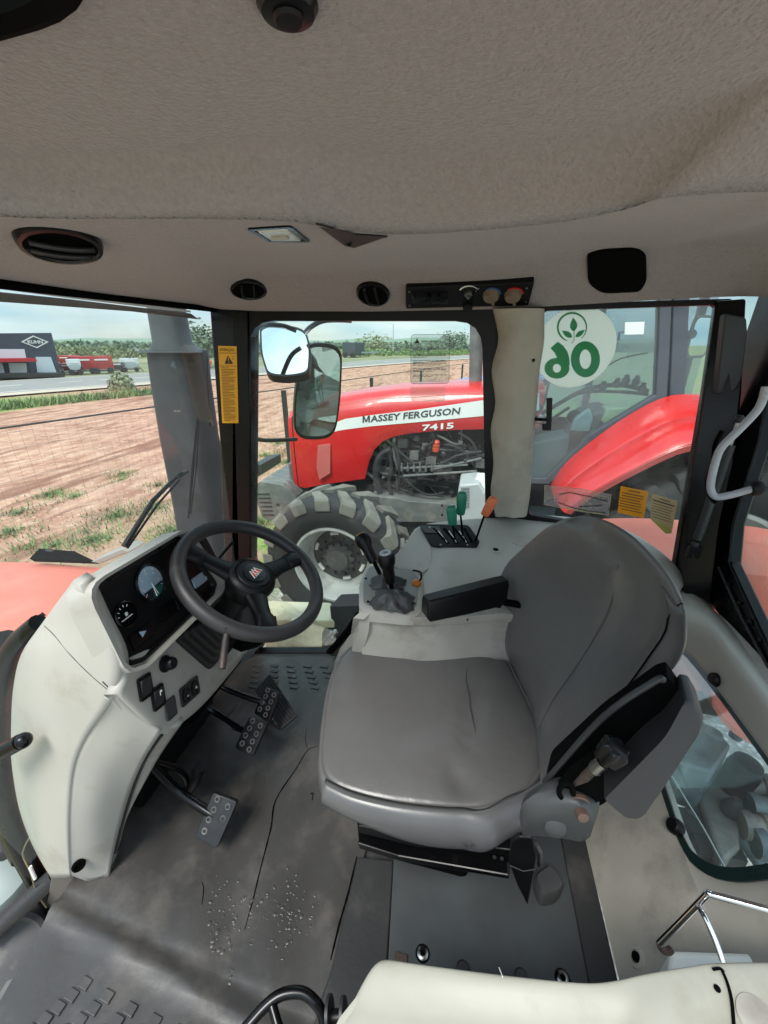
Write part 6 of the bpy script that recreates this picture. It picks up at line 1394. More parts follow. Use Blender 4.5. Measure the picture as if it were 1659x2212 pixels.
# window stickers near the seat
def wsticker(name, pts, m, label, y=1.495, lines=6, inkm=inkb, head=True):
    global c0, c1, c2, c3
    c0, c1, c2, c3 = [V(*p, y=y) for p in pts]; t = thing(name, c0.lerp(c2, .5), label, 'sticker')
    g = G(); g.prism([c0, c1, c2, c3], (0, .0012, 0)); obj('backing', g, m, t, smooth=False)
    g = G(); dx = (c1 - c0).normalized(); dz = (c0 - c3).normalized()
    for k in range(lines):
        v = (.22 if head else .12) + k * (.7 / lines)
        g.box((onq(.10, v) + onq(.10 + .8 * rnd.uniform(.7, 1), v)) / 2, ((c1 - c0).length * .76, .0004, (c0 - c3).length * .35 * .7 / lines), (dx, Vector((0, 1, 0)), dx.cross(Vector((0, 1, 0))).normalized()))
    obj('small_print', g, inkm, t, smooth=False)
    if head:
        g = G(); g.box((onq(.3, .1) + onq(.7, .1)) / 2, ((c1 - c0).length * .42, .0004, .003), (dx, Vector((0, 1, 0)), dx.cross(Vector((0, 1, 0))).normalized())); obj('heading', g, ink, t, smooth=False)
    return t
wsticker('yellow_sticker', [(1341, 1050), (1401, 1062), (1391, 1120), (1334, 1107)], yellowt, 'square yellow instruction sticker low on the quarter window, left of the pale one', lines=7)
t = wsticker('pale_sticker', [(1408, 1066), (1464, 1083), (1452, 1145), (1406, 1120)], papert, 'faded peeling sticker with yellow edge, right of the square yellow one', lines=7, inkm=mat('faded_ink', (140, 116, 86), .8))
g = G(); g.box((onq(.05, .20) + onq(.9, .20)) / 2, ((c1 - c0).length * .85, .0008, .0035), ((c1 - c0).normalized(), Vector((0, 1, 0)), (c1 - c0).normalized().cross(Vector((0, 1, 0))).normalized())); obj('black_bar', g, ink, t, smooth=False)
g = G(); g.prism([onq(0, 1, -.0005), onq(1, 1, -.0005), onq(1, 1.12, -.0005), onq(.75, 1.25, -.0005), onq(0, 1.04, -.0005)], (0, .001, 0)); obj('yellow_edge', g, mat('glue_yellow', (214, 190, 90), .7), t, smooth=False)
# outline sticker, red-edged film showing through
t = thing('clear_sticker', V(1245, 1080, y=1.495), 'transparent diagram sticker with pale outlines low on the quarter window', 'sticker')
g = G()
for pts in ([(1177, 1049), (1256, 1056), (1320, 1069), (1314, 1113), (1250, 1104), (1175, 1090)], [(1195, 1052), (1198, 1086), (1215, 1096), (1300, 1110)], [(1207, 1066), (1250, 1062), (1315, 1075)], [(1222, 1092), (1228, 1060)], [(1258, 1104), (1262, 1062)], [(1262, 1084), (1285, 1070), (1310, 1088)], [(1240, 1060), (1262, 1078), (1290, 1100)], [(1180, 1078), (1215, 1070)]):
    g.tube([V(*p, y=1.495) for p in pts] + ([V(*pts[0], y=1.495)] if len(pts) == 6 else []), .0011, 4)
obj('pale_outline', g, paper, t)
g = G()
for pts in ([(1208, 1068), (1230, 1064), (1270, 1072), (1312, 1083)], [(1205, 1085), (1235, 1096), (1270, 1104), (1308, 1108)], [(1250, 1094), (1300, 1092)]): g.tube([V(*p, y=1.494) for p in pts], .0018, 4)
obj('dark_outline', g, ink, t)
g = G(); g.prism([V(*p, y=1.497) for p in ((1177, 1049), (1256, 1056), (1320, 1069), (1314, 1113), (1250, 1104), (1175, 1090))], (0, .0008, 0)); obj('film', g, glass('clear_pink_film', (.9, .84, .84), dust_sheen=.22), t, smooth=False)

# round 06 sign stuck outside the quarter window (seen mirrored from inside)
SY_ = 1.54; sc3 = V(1241, 752, y=SY_); sr = (V(1328, 752, y=SY_) - V(1154, 752, y=SY_)).length / 2
t = thing('round_number_sign', sc3, 'round white sign with mirrored green 06 and leaf emblem on the quarter window', 'sign')
g = G(); g.lathe(sc3, (0, -1, 0), [(sr, 0), (sr, .002), (.0001, .002)], 64); obj('disc', g, signw, t, smooth=False)
def sp_(px, py, o=.0026): p = V(px, py, y=SY_ - o); return p
def ringz(cx_, cy_, rx, ry, tx, ty, n_=40, off_=0):
    o_ = [sp_(cx_ + rx * math.cos(a), cy_ + ry * math.sin(a)) for a in [2 * math.pi * k / n_ for k in range(n_)]]
    i_ = [sp_(cx_ + tx * math.cos(a) + off_, cy_ + ty * math.sin(a)) for a in [2 * math.pi * k / n_ for k in range(n_)]]
    g = G(); g.grid([o_ + [o_[0]], i_ + [i_[0]]]); return g
g = ringz(1264.5, 776, 31.5, 39, 12.5, 21); decal('digit_zero', g, gsign, t, .0008)
g = ringz(1203, 795.5, 27, 22.5, 8.7, 9.3)
g.add([sp_(*p_, .0034) for p_ in ((1205, 738), (1189, 752), (1198, 762), (1203, 773), (1215, 778), (1231, 790), (1230, 775), (1226, 760), (1217, 747))], [tuple(range(9))]); decal('digit_six', g, gsign, t, .0008)
g = G(); arc_ = [sp_(1236 + 31 * math.cos(R_(a)), 707 + 31 * math.sin(R_(a))) for a in range(-250, 61, 12)]; m_ = len(arc_); g.tube(arc_, [.0012 + .0022 * math.sin(math.pi * (i / (m_ - 1)) ** .7) for i in range(m_)], 5); obj('emblem_ring', g, gsign, t)
def leaf(p0, p1, wd):
    a = V(*p0, y=SY_ - .0028); b = V(*p1, y=SY_ - .0028); d_ = b - a; s_ = Vector((-d_.z, 0, d_.x)).normalized() * wd; m_ = 10
    return [a + d_ * (i / m_) + s_ * math.sin(math.pi * (i / m_) ** .8) for i in range(m_ + 1)] + [a + d_ * (i / m_) - s_ * math.sin(math.pi * (i / m_) ** .8) for i in range(m_ - 1, 0, -1)]
for p0, p1, wd in (((1240, 716), (1238, 686), .011), ((1236, 729), (1214, 714), .008), ((1243, 728), (1264, 712), .008)):
    g = G(); g.prism(leaf(p0, p1, wd), (0, .0006, 0)); obj('leaf', g, gsign, t, smooth=False)
g = G(); g.tube([sp_(1240, 716), sp_(1240, 735), sp_(1234, 742)], .0012, 5); obj('stem', g, gsign, t)
# window latch seen beside the pillar
t = thing('window_latch', V(1180, 905, y=1.47), 'black upright latch with round knob on the quarter window by the pillar', 'latch')
g = G(); g.prism([V(1181, 860, y=1.45), V(1194, 860, y=1.45), V(1191, 930, y=1.45), V(1172, 930, y=1.45), V(1172, 916, y=1.45), V(1181, 916, y=1.45)], (0, .012, 0)); obj('grip', g, black, t, bevel=.002)
g = G(); g.lathe(V(1167, 905, y=1.49), (-.2, -1, 0), [(.014, 0), (.016, .006), (.012, .016), (.0001, .018)], 18); obj('knob', g, steel, t); g = G(); g.tube([V(1150, 905, y=1.485), V(1170, 906, y=1.47), V(1180, 906, y=1.46)], .006, 8); obj('bar', g, blackg, t)
g = G(); g.lathe(V(1151, 778, y=1.47), (0, -1, 0), [(.003, 0), (.003, .012), (.006, .013), (.0001, .016)], 10); tag(obj('coat_hook', g, blackg), 'tiny black hook at the edge of the pillar trim beside the sign', 'hook')

# ================================================================== OUTSIDE OUR CAB
def mirror(label, pts, y, nrm, name='wing_mirror', depth=.05):
    n = Vector(nrm).normalized(); c = V(sum(p[0] for p in pts) / len(pts), sum(p[1] for p in pts) / len(pts), y=y)
    q = round_poly([V(*p, pl=(c, n)) for p in pts], .42, 5); c_ = sum(q, Vector()) / len(q); t = thing(name, c, label, 'mirror')
    g = G(); g.rings([[c_ + (p - c_) * .85 - n * depth for p in q], [c_ + (p - c_) * 1.0 - n * depth * .6 for p in q], [c_ + (p - c_) * 1.0 + n * .004 for p in q], [c_ + (p - c_) * .93 + n * .004 for p in q], [c_ + (p - c_) * .92 for p in q]]); obj('housing', g, black, t, ang=50)
    g = G(); g.prism([c_ + (p - c_) * .93 + n * .0005 for p in q], n * .001); obj('mirror_glass', g, mirrorm, t, smooth=False); return t, c
def look(px, py, y, towards):
    c = V(px, py, y=y); a = (EYE - c).normalized(); b = (Vector(towards) - c).normalized(); return (a + b)
m1, mc1 = mirror('square bright wing mirror, the upper and nearer of the two', [(561, 707), (600, 700), (661, 712), (672, 755), (668, 808), (625, 816), (578, 812), (563, 765)], 1.78, look(617, 760, 1.78, (-4, 5, 9)))
m2, mc2 = mirror('tall rectangular wing mirror partly behind the square one', [(655, 738), (740, 744), (735, 870), (722, 948), (634, 950), (636, 850)], 1.92, look(690, 850, 1.92, (.05, 1.25, .78)))
t = thing('mirror_bracket', V(600, 705, y=1.75), 'black tubular brackets carrying both wing mirrors', 'bracket')
g = G(); g.tube(catmull([V(538, 712, y=1.56), V(570, 702, y=1.68), V(610, 704, y=1.8), V(640, 714, y=1.84)], 5), .011, 8); obj('arm', g, black, t)
g = G(); g.tube(catmull([V(745, 690, y=1.60), V(700, 692, y=1.7), V(672, 706, y=1.80), V(660, 718, y=1.86)], 5), .011, 8); obj('arm', g, black, t)
g = G(); g.tube(catmull([V(538, 940, y=1.56), V(570, 951, y=1.7), V(640, 949, y=1.93)], 5), .010, 8); obj('arm', g, black, t)
g = G(); g.prism([V(672, 686, y=1.56), V(752, 688, y=1.56), V(752, 697, y=1.56), V(672, 690, y=1.56)], (0, .05, 0)); obj('clamp', g, black, t, bevel=.003)

# exhaust stack
t = thing('exhaust_stack', V(375, 1150, y=1.75), 'tall grey exhaust stack with wider muffler outside the corner pillar', 'exhaust')
ey = 1.72
def E_(px, py): return V(px, py, y=ey)
def ring_at(l, r, py, ky=.8):
    a, b = V(l, py, y=ey), V(r, py, y=ey); c = (a + b) / 2; w_ = (b - a).length / 2
    c = c + Vector((0, w_ * ky, 0)); return [c + Vector((w_ * math.copysign(abs(math.cos(t_)) ** .6, math.cos(t_)), w_ * ky * math.copysign(abs(math.sin(t_)) ** .6, math.sin(t_)), 0)) for t_ in [2 * math.pi * k / 32 for k in range(32)]]
g = G(); g.rings([ring_at(299, 403, 757), ring_at(300, 405, 762), ring_at(308, 411, 820), ring_at(330, 430, 950), ring_at(360, 458, 1100), ring_at(385, 480, 1250)]); obj('muffler', g, mufm, t, ang=50)
g = G(); g.rings([ring_at(302, 368, 560), ring_at(307, 372, 670), ring_at(318, 385, 738), ring_at(310, 395, 752), ring_at(305, 400, 758)]); obj('pipe', g, mat('grey_exhaust_pipe', (72, 76, 78), .5, var=.08, dirt=(60, 62, 62), dscale=6), t, ang=50)
g = G(); g.prism([V(302, 757, y=ey), V(294, 762, y=ey - .02), V(408, 762, y=ey - .02), V(403, 755, y=ey)], (0, .1, 0)); obj('clamp_band', g, mufm, t)
g = G(); g.box(V(383, 888, y=ey - .02), (.035, .004, .008)); obj('maker_plate', g, steel, t)
# wiper
t = thing('wiper', V(340, 1090, x=-1.06), 'black windscreen wiper with arm, in front of the exhaust stack', 'wiper')
def Wx(px, py): return V(px, py, x=-1.06)
g = G(); g.tube([Wx(268, 1180), Wx(330, 1082), Wx(383, 1028), Wx(392, 1022)], [.009, .008, .006, .007], 8); g.tube([Wx(275, 1184), Wx(340, 1090), Wx(388, 1036)], .004, 6); obj('arm', g, black, t)
g = G(); g.tube([Wx(407, 1120), Wx(418, 1000), Wx(427, 902)], [.004, .006, .004], 6); g.tube([Wx(412, 1110), Wx(425, 1000), Wx(430, 905)], .0028, 6); obj('blade', g, blackm, t)
g = G(); g.tube([Wx(380, 1032), Wx(404, 1018)], .008, 8); obj('joint', g, midg, t)
g = G(); g.tube([V(447, 770, y=1.55), V(452, 905, y=1.55)], .002, 5); g.lathe(V(459, 915, y=1.52), (-1, -.3, 0), [(.012, 0), (.014, .012), (.0001, .02)], 12); tag(obj('pillar_hinge', g, blackg), 'small black hinge at the outer edge of the corner pillar', 'hinge')

# our bonnet
t = thing('tractor_bonnet', (-2.1, 1.0, .3), 'sun faded pinkish red bonnet of our tractor, seen below the windscreen', 'bonnet')
sec = []
for x, w_, zt in ((-1.03, .47, .355), (-1.5, .46, .35), (-2.2, .43, .33), (-3.0, .38, .27), (-3.3, .3, .1)):
    sec.append([Vector((x, 1.0 + w_ * sx, zt + dz)) for sx, dz in ((-1, -.6), (-1, -.08), (-.93, -.02), (-.75, .008), (-.3, .02), (.3, .02), (.75, .008), (.93, -.02), (1, -.08), (1, -.6))])
g = G(); g.rings(sec, cap=(True, True)); obj('cover', g, fadedred, t, ang=30)
g = G(); g.prism([V(62, 1207, z=.37), V(85, 1184, z=.40), V(160, 1190, z=.39), V(205, 1212, z=.37)], (0, .02, -.03)); obj('air_intake', g, blackm, t, bevel=.004)
g = G(); g.prism([V(60, 1346, z=.37), V(92, 1322, z=.38), V(98, 1328, z=.37), V(74, 1352, z=.36)], (0, 0, -.02)); obj('latch', g, blackm, t)
g = G(); g.tube([V(100, 1189, z=.40), V(115, 1191, z=.41)], .006, 6); obj('catch', g, darkg, t)
g = G(); g.prism([V(196, 1214, y=1.35), V(262, 1186, y=1.35), V(280, 1192, y=1.35), V(215, 1218, y=1.35)], (0, .1, 0)); tag(obj('scuttle_panel', g, concrete, bevel=.004), 'narrow pale scuttle panel at the foot of the windscreen', 'panel')

# near front frame and step gear at the lower left
fr = thing('front_frame_tube', Y(10, 1550, .52), 'thick black curved frame round the left side of the dashboard', 'frame')
a_ = catmull([Y(84, 1345, .60), Y(30, 1400, .58), Y(4, 1470, .56), Y(-4, 1560, .54), Y(0, 1650, .52), Y(18, 1745, .49), Y(50, 1830, .47), Y(95, 1915, .45), Y(135, 1985, .44)], 5)
g = G(); m_ = len(a_); g.tube(a_, [.022 + .012 * math.sin(math.pi * i / (m_ - 1)) for i in range(m_)], 12); obj('tube', g, blackg, fr)
g = G(); g.tube([p + Vector((-.045, .02, .0)) for p in a_[5:]], .034, 10); obj('rubber_seal', g, rubber, fr)
hb = thing('entry_handle', Y(40, 1615, .44), 'black entry handle tube poking in from the left edge', 'handle')
g = G(); g.tube([V(-60, 1655, y=.40), V(-10, 1632, y=.415), V(45, 1602, y=.435)], .0175, 16); g.ball(V(50, 1600, y=.437), .0175, 8); obj('tube', g, blackg, hb)
g = G(); g.tube(catmull([Y(63, 1810, .44), Y(52, 1832, .43), Y(50, 1850, .43), Y(66, 1885, .42), Y(80, 1930, .42), Y(100, 1960, .42)], 5), .0022, 6); ww = obj('wire', g, mat('tan_wire', (120, 108, 74), .6)); tag(ww, 'thin tan wire with white sleeve dangling beside the dashboard', 'wire')
WLOC[ww.name] = ww.location.copy(); g = G(); g.tube([Y(65, 1872, .425), Y(76, 1898, .42)], .0045, 8); obj('sleeve', g, white, ww)

def clutter(t, cx_, cy_, cz_, sx_, sy_, sz_, n_, seed, mats, rmin=.008, rmax=.03):
    rnd = random.Random(seed); gs_ = [G() for _ in mats]
    for i in range(n_):
        g = gs_[rnd.randrange(len(mats))]; p = Vector((cx_ + rnd.uniform(-1, 1) * sx_, cy_ + rnd.uniform(-1, 1) * sy_, cz_ + rnd.uniform(-1, 1) * sz_)); k = rnd.random()
        if k < .4:
            q = p; pts = [p]; d_ = Vector((rnd.choice((-1, 1, 0)), rnd.uniform(-.3, .3), rnd.choice((-1, 0, 1)))) + Vector((.01, 0, 0))
            for j in range(3): q = q + d_.normalized() * rnd.uniform(.3, .8) * sx_ * .4; d_ = d_ + Vector((rnd.gauss(0, .7), rnd.gauss(0, .3), rnd.gauss(0, .7))); pts.append(Vector((max(cx_ - sx_, min(cx_ + sx_, q.x)), q.y, max(cz_ - sz_, min(cz_ + sz_, q.z)))))
            g.tube(catmull(pts, 5), rnd.uniform(rmin * .4, rmin * 1.2), 7)
        elif k < .75: g.lathe(p, (rnd.gauss(0, .4), -1, rnd.gauss(0, .4)) if rnd.random() < .6 else (rnd.choice((0, 1)), 0, 1), [(rmax * rnd.uniform(.3, 1), 0), (rmax * rnd.uniform(.4, 1.1), .02), (rmax * rnd.uniform(.3, .9), rnd.uniform(.04, .1)), (rmax * .3, .11)], 14)
        else: g.box(p, (rnd.uniform(.04, .16) * 1, rnd.uniform(.04, .1), rnd.uniform(.03, .12)))
    for g, (nm, m_) in zip(gs_, mats):
        if g.v: obj(nm, g, m_, t, ang=40)
ug = thing('underbody_hydraulics', (-1.5, .1, -.5), 'grey hydraulic tubes and dished housing below the floor edge, lower left', 'machinery')
g = G(); g.tube([V(-40, 2040, z=-.2), V(60, 1945, z=-.14), V(120, 1890, z=-.10)], .026, 12); obj('pipe', g, engd, ug)
g = G(); g.lathe(V(10, 2075, z=-.28), (.5, -.6, .9), [(.10, -.08), (.105, 0), (.095, .01), (.085, .004), (.05, .014), (.0001, .016)], 32); obj('dished_housing', g, hubm, ug)
g = G(); g.lathe(V(20, 1905, z=-.35), (0, -.2, 1), [(.10, 0), (.12, .05), (.11, .08), (.04, .12), (.0001, .12)], 24); obj('white_cap', g, mat('milky_plastic', (128, 140, 136), .5), ug)
g = G(); g.tube([V(-20, 2020, z=-.38), V(60, 2110, z=-.35), V(30, 2230, z=-.35)], .03, 10); obj('hose', g, blackm, ug)
g = G(); g.tube([V(-30, 1775, z=-.15), V(20, 1800, z=-.13), V(50, 1850, z=-.13)], .03, 10); g.lathe(V(15, 1830, z=-.15), (.3, -1, .6), [(.03, 0), (.03, .02), (.014, .025), (.0001, .03)], 14); obj('coupling', g, engd, ug)
clutter(ug, -1.6, .35, -.75, .25, .35, .12, 36, 21, (('tubes', engd), ('fittings', iron)), .02, .05)
g = G(); g.prism([V(60, 2130, z=-.3), V(140, 1985, z=-.3), V(20, 2110, z=-.3), V(-60, 2250, z=-.3), V(-30, 2300, z=-.3)], (0, 0, -.02)); obj('step', g, iron, ug)

# rear hydraulics seen through the low window
rh = thing('rear_hydraulic_block', (1.0, .9, -.3), 'grey cast hydraulic valve block with ribbed ports behind the low rear window', 'machinery')
def Rz(px, py, z): return V(px, py, z=z)
bg_ = mat('blue_grey_casting', (92, 104, 108), .5, var=.2, vscale=14, bump=.3, bscale=40, dirt=(44, 48, 50), dscale=9, dlo=.5, dhi=.72)
g = G(); q = [Rz(1478, 1540, -.05), Rz(1545, 1570, -.05), Rz(1580, 1610, -.05), Rz(1540, 1668, -.05), Rz(1440, 1640, -.05), Rz(1470, 1590, -.05)]; g.prism(q, (0, 0, -.22)); obj('block', g, bg_, rh, bevel=.01)
for px, py, r in ((1543, 1585, .028), (1590, 1588, .022)):
    g = G(); g.lathe(Rz(px, py, -.045), (0, 0, 1), [(r, -.01), (r, .004), (r * .8, .010), (r * .5, .010), (r * .45, .002), (.0001, .002)], 20); obj('port', g, bg_, rh)
g = G(); g.lathe(Rz(1612, 1655, -.10), (.1, 0, 1), [(.05, -.2), (.055, -.02), (.05, 0), (.046, .02), (.03, .028), (.0001, .03)], 26); obj('filter_cap', g, black, rh)
for i, (px, py) in enumerate(((1600, 1690), (1618, 1740), (1600, 1780), (1630, 1820))):
    p = Rz(px, py, -.2); g = G(); ax = Vector((1, -.05, .05)); g.lathe(p, ax, [(.045, 0), (.048, .03), (.04, .035), (.04, .06), (.048, .065), (.048, .10), (.038, .105), (.038, .2), (.03, .21)], 22); obj('coupler', g, bg_ if i % 2 else iron, rh)
g = G(); g.prism([Rz(1500, 1690, -.22), Rz(1590, 1700, -.22), Rz(1600, 1830, -.22), Rz(1560, 1860, -.22)], (0, 0, -.15)); obj('lower_block', g, iron, rh, bevel=.01)
clutter(rh, 1.02, .98, -.35, .22, .28, .1, 40, 33, (('pipes', bg_), ('fittings', darkg)), .014, .04)
g = G(); g.prism([Rz(1350, 1420, -.12), Rz(1480, 1440, -.12), Rz(1590, 1520, -.12), Rz(1480, 1500, -.12), Rz(1400, 1480, -.12)], (0, 0, -.1)); obj('arm_casting', g, darkg, rh, bevel=.01)
g = G(); g.tube([Rz(1460, 1480, .02), Rz(1490, 1500, .0)], .02, 10); obj('ball_end', g, bg_, rh)
g = G(); g.tube([Rz(1440, 1660, .05), Rz(1520, 1790, .0), Rz(1580, 1900, -.02)], .003, 6); obj('edge_rod', g, steel, rh)
g = G(); g.box((.74, .72, -.36), (.05, .9, .12), ); obj('axle_housing', g, mat('dark_axle', (46, 56, 62), .6, var=.1), rh, bevel=.02)

# our right rear fender
t = thing('rear_fender', (1.0, 1.9, .4), 'sun faded pinkish red rear fender of our tractor outside the quarter window', 'fender')
xs_ = [(.42, .30), (.50, .42), (.62, .49), (.78, .525), (.95, .54), (1.2, .545), (1.5, .53), (1.8, .45), (2.05, .28)]
rows = []
for x, z in xs_: rows.append([Vector((x, yy, z + dz)) for yy, dz in ((1.57, -.55), (1.58, -.03), (1.62, -.006), (1.75, 0), (1.95, .002), (2.12, -.002), (2.20, -.02), (2.23, -.06), (2.235, -.14))])
g = shell(smoothrows(rows, 3, 4), (0, 0, -.01)); obj('panel', g, fadedred, t, ang=50)
g = shell(smoothrows([[Vector((x, yy, z + dz)) for yy, dz in ((1.60, .004), (1.70, .024), (1.85, .024), (1.93, .004))] for x, z in xs_[2:7]], 3, 4), (0, 0, -.01)); obj('raised_rib', g, fadedred, t, ang=60)
g = shell(smoothrows([[Vector((x, yy, zz)) for x, zz in ((.80, .50), (.84, .30), (1.0, .16), (1.3, .10), (1.8, .08))] for yy in (1.17, 1.3, 1.45, 1.57)], 3, 4), (0, 0, -.02)); obj('rear_apron', g, fadedred, t, ang=60)
# fuel tank / tool box outside the door, yellowed
t = thing('tool_box', V(650, 1350, y=1.72), 'yellowed cream moulded box outside the side door at floor height', 'box')
g = G(); bx = [V(575, 1296, y=1.95), V(716, 1300, y=1.95), V(722, 1312, y=1.92), V(722, 1340, y=1.74), V(565, 1340, y=1.74), V(568, 1310, y=1.92)]
g.rings([[p + Vector((0, 0, -.35)) for p in bx], [p + Vector((0, 0, -.02)) for p in bx], [sum(bx, Vector()) / 6 + (p - sum(bx, Vector()) / 6) * .96 for p in bx]]); obj('body', g, yelcream, t, bevel=.012, seg=3, ang=50)
g = G(); g.prism([V(695, 1368, y=1.60), V(722, 1368, y=1.60), V(722, 1410, y=1.60), V(695, 1410, y=1.60)], (0, .05, 0)); obj('bracket', g, blackm, t, bevel=.003)
g = G(); g.tube([V(712, 1366, y=1.58), V(722, 1372, y=1.58), V(716, 1390, y=1.58)], .012, 10); g.ball(V(724, 1366, y=1.58), .016, 6); obj('valve', g, steel, t)
g = G(); g.prism([V(712, 1310, y=1.78), V(780, 1308, y=1.78), V(780, 1335, y=1.78), V(740, 1400, y=1.70), V(722, 1405, y=1.70)], (0, .2, -.05)); obj('step_panel', g, darkg, t, bevel=.004)

# ================================================================== NEIGHBOUR TRACTOR
nb = thing('neighbour_tractor', (.3, 4.1, GZ), 'red tractor with white side stripe parked alongside, seen through the side windows', 'tractor')
HY = 3.70
def H(px, py, y=HY): return V(px, py, y=y)
# hood side and rounded top as one skin: for each station the side bottom, stripe zone, shoulder, top centre, mirrored
st_ = [  # px, bottom py, shoulder py(top of stripe), crown py
    (646, 1052, 912, 884), (660, 1054, 914, 878), (700, 1046, 908, 866), (745, 1040, 902, 857), (788, 1034, 896, 850)]
def hoodsec(px, pb, ps, pt):
    b = H(px, pb); s_ = H(px, ps); x = b.x; zt = H(px, pt, HY + .10).z
    prof = [(HY, b.z), (HY - .02, b.z * .6 + s_.z * .4), (HY - .02, s_.z), (HY + .02, s_.z + (zt - s_.z) * .55), (HY + .10, zt), (HY + .25, zt + .025), (HY + .42, zt + .03)]
    m_ = [(2 * (HY + .42) - y, z) for y, z in reversed(prof[:-1])]
    return [Vector((x, y, z)) for y, z in prof + m_]
secs = [hoodsec(*s) for s in st_]
arch = [(797, 998), (808, 972), (826, 954), (850, 943), (885, 936), (940, 931), (1000, 928), (1050, 927), (1110, 926), (1165, 925)]
for px, pb in arch:
    ps = interp(px, [788, 900, 1040, 1165], [896, 883, 864, 848]); pt = interp(px, [788, 850, 950, 1040, 1165], [850, 842, 836, 832, 828])
    secs.append(hoodsec(px, pb, ps, pt))
secs2 = []
for s_ in secs: secs2.append(catmull(s_, 3))
g = G(); g.grid(secs2); obj('hood', g, red, nb, ang=60)
# nose: front cap curved
f0 = secs2[0]; cx_ = sum(f0, Vector()) / len(f0)
g = G(); g.grid([f0, [cx_ + (p - cx_) * .96 + Vector((-.05, 0, -.02)) for p in f0], [cx_ + (p - cx_) * .85 + Vector((-.08, 0, -.03)) for p in f0], [cx_ + (p - cx_) * .1 + Vector((-.09, 0, -.03)) for p in f0]]); obj('grille_nose', g, blackm, nb)
g = G(); g.grid([[p + Vector((-.01, 0, 0)) for p in f0[:14]], [p + Vector((-.05, 0, -.01)) for p in f0[:14]]]); obj('nose_edge', g, red, nb)
g = G(); g.prism([H(687, 962, 3.668), H(714, 958, 3.668), H(714, 1022, 3.668), H(690, 1037, 3.668), H(684, 1010, 3.668)], (0, -.006, 0)); obj('side_vent', g, redd, nb, bevel=.004)
# lower front wheel arch return, dark well
# stripe and lettering follow the side face
def ST(px, py, o=.0): return V(px, py, y=HY - .024 - o)
g = G(); top_ = [(727, 912), (745, 905), (800, 897), (900, 885), (1040, 865), (1165, 849)]; bot_ = [(727, 931), (745, 928), (800, 921), (900, 912), (1040, 899), (1165, 886)]
g.grid([[ST(*p) for p in top_], [ST(*p) for p in bot_]]); k = len(g.v)
o_ = obj('side_stripe', g, white, nb, smooth=False); m_ = o_.modifiers.new('s', 'SOLIDIFY'); m_.thickness = .003; m_.offset = 0
g = G(); g.grid([[ST(690, 914), ST(727, 911)], [ST(690, 934), ST(727, 932)]]); o_ = obj('side_stripe', g, white, nb, smooth=False); m_ = o_.modifiers.new('s', 'SOLIDIFY'); m_.thickness = .003
p0, p1 = ST(783, 913, .004), ST(994, 894, .004); a_ = (p1 - p0); ua = a_.normalized(); g = G(); hh = .060
# heavy block M drawn by strokes, then the rest of the name
def stroke(x0, y0, x1, y1, th): 
    q0 = p0 + ua * x0 + up * y0; q1 = p0 + ua * x1 + up * y1; g.add([q0 - ua * th / 2, q0 + ua * th / 2, q1 + ua * th / 2, q1 - ua * th / 2], [(0, 1, 2, 3)])
mw = a_.length * .078
stroke(.007, 0, .010, hh, .014); stroke(.012, hh, mw / 2 + .001, .004, .013); stroke(mw / 2 + .001, .004, mw - .008, hh, .013); stroke(mw - .006, 0, mw - .004, hh, .014)
t_ = text_g('ASSEY FERGUSON', .082, p0 + ua * (mw + .006), a_, up, bold=.0016, shear=.08, wid=a_.length - mw - .006); g.add(t_.v, t_.f); decal('stripe_lettering', g, mat('grey_lettering', (62, 64, 68), .5), nb, .002)
p0, p1 = ST(912, 927, .003), ST(980, 922, .003); a_ = (p1 - p0); g = text_g('7415', .072, p0 - Vector((0, 0, .012)), a_, up, bold=.0018, wid=a_.length); decal('model_number', g, white, nb, .002)
g = G(); g.tube([ST(690, 876 + 6, -.0), ST(800, 862, 0), ST(900, 858, 0), ST(1040, 848, 0)], .003, 4); obj('hood_crease', g, redd, nb)
# engine bay
eb = obj('engine_backing', (lambda g: (g.box((-.22, 4.25, .22), (2.55, .3, .95)), g)[1])(G()), blackm, nb, smooth=False)
eng = G(); eng.box((-.1, 4.05, .12), (1.1, .3, .42)); eng.box((.05, 4.0, .40), (.9, .2, .12))
for i in range(7): eng.lathe((-.55 + i * .13, 3.93, .34), (0, -.3, 1), [(.035, 0), (.04, .05), (.025, .06), (.02, .12), (.0001, .12)], 12)
en = obj('engine_block', eng, engd, nb, smooth=False, bevel=.008)
rnd = random.Random(11); ge, gl, gh2 = G(), G(), G()
for i in range(150):
    px = rnd.uniform(808, 1045); py = rnd.uniform(945, 1062)
    if px < 860 and py < 960: continue
    p = H(px, py, rnd.uniform(3.72, 3.95)); k = rnd.random(); t_ = (ge, gl, gh2)[rnd.choice((0, 0, 1, 2))]
    if k < .42:
        q = p; pts = [p]; dx, dz = rnd.choice(((1, 0), (1, .3), (0, 1), (-1, .2), (.7, -.7)))
        for j in range(3):
            q = q + Vector((dx * rnd.uniform(.04, .14), rnd.uniform(-.03, .03), dz * rnd.uniform(.02, .1))); dx, dz = dx + rnd.gauss(0, .5), dz + rnd.gauss(0, .5); pts.append(q)
        t_.tube(catmull(pts, 4), rnd.uniform(.005, .016), 6)
    elif k < .72: t_.lathe(p, (rnd.gauss(0, .3), -1, rnd.gauss(0, .3)), [(.014, 0), (rnd.uniform(.012, .035), .02), (rnd.uniform(.008, .03), .06), (.005, .07)], 10)
    else: t_.box(p, (rnd.uniform(.03, .12), rnd.uniform(.03, .08), rnd.uniform(.02, .08)))
obj('engine_fittings', ge, engd, nb, ang=40); obj('engine_pipes', gl, mat('light_engine_metal', (92, 90, 86), .5, var=.2, vscale=20), nb, ang=40); obj('engine_hoses', gh2, blackm, nb, ang=40)
g = G()
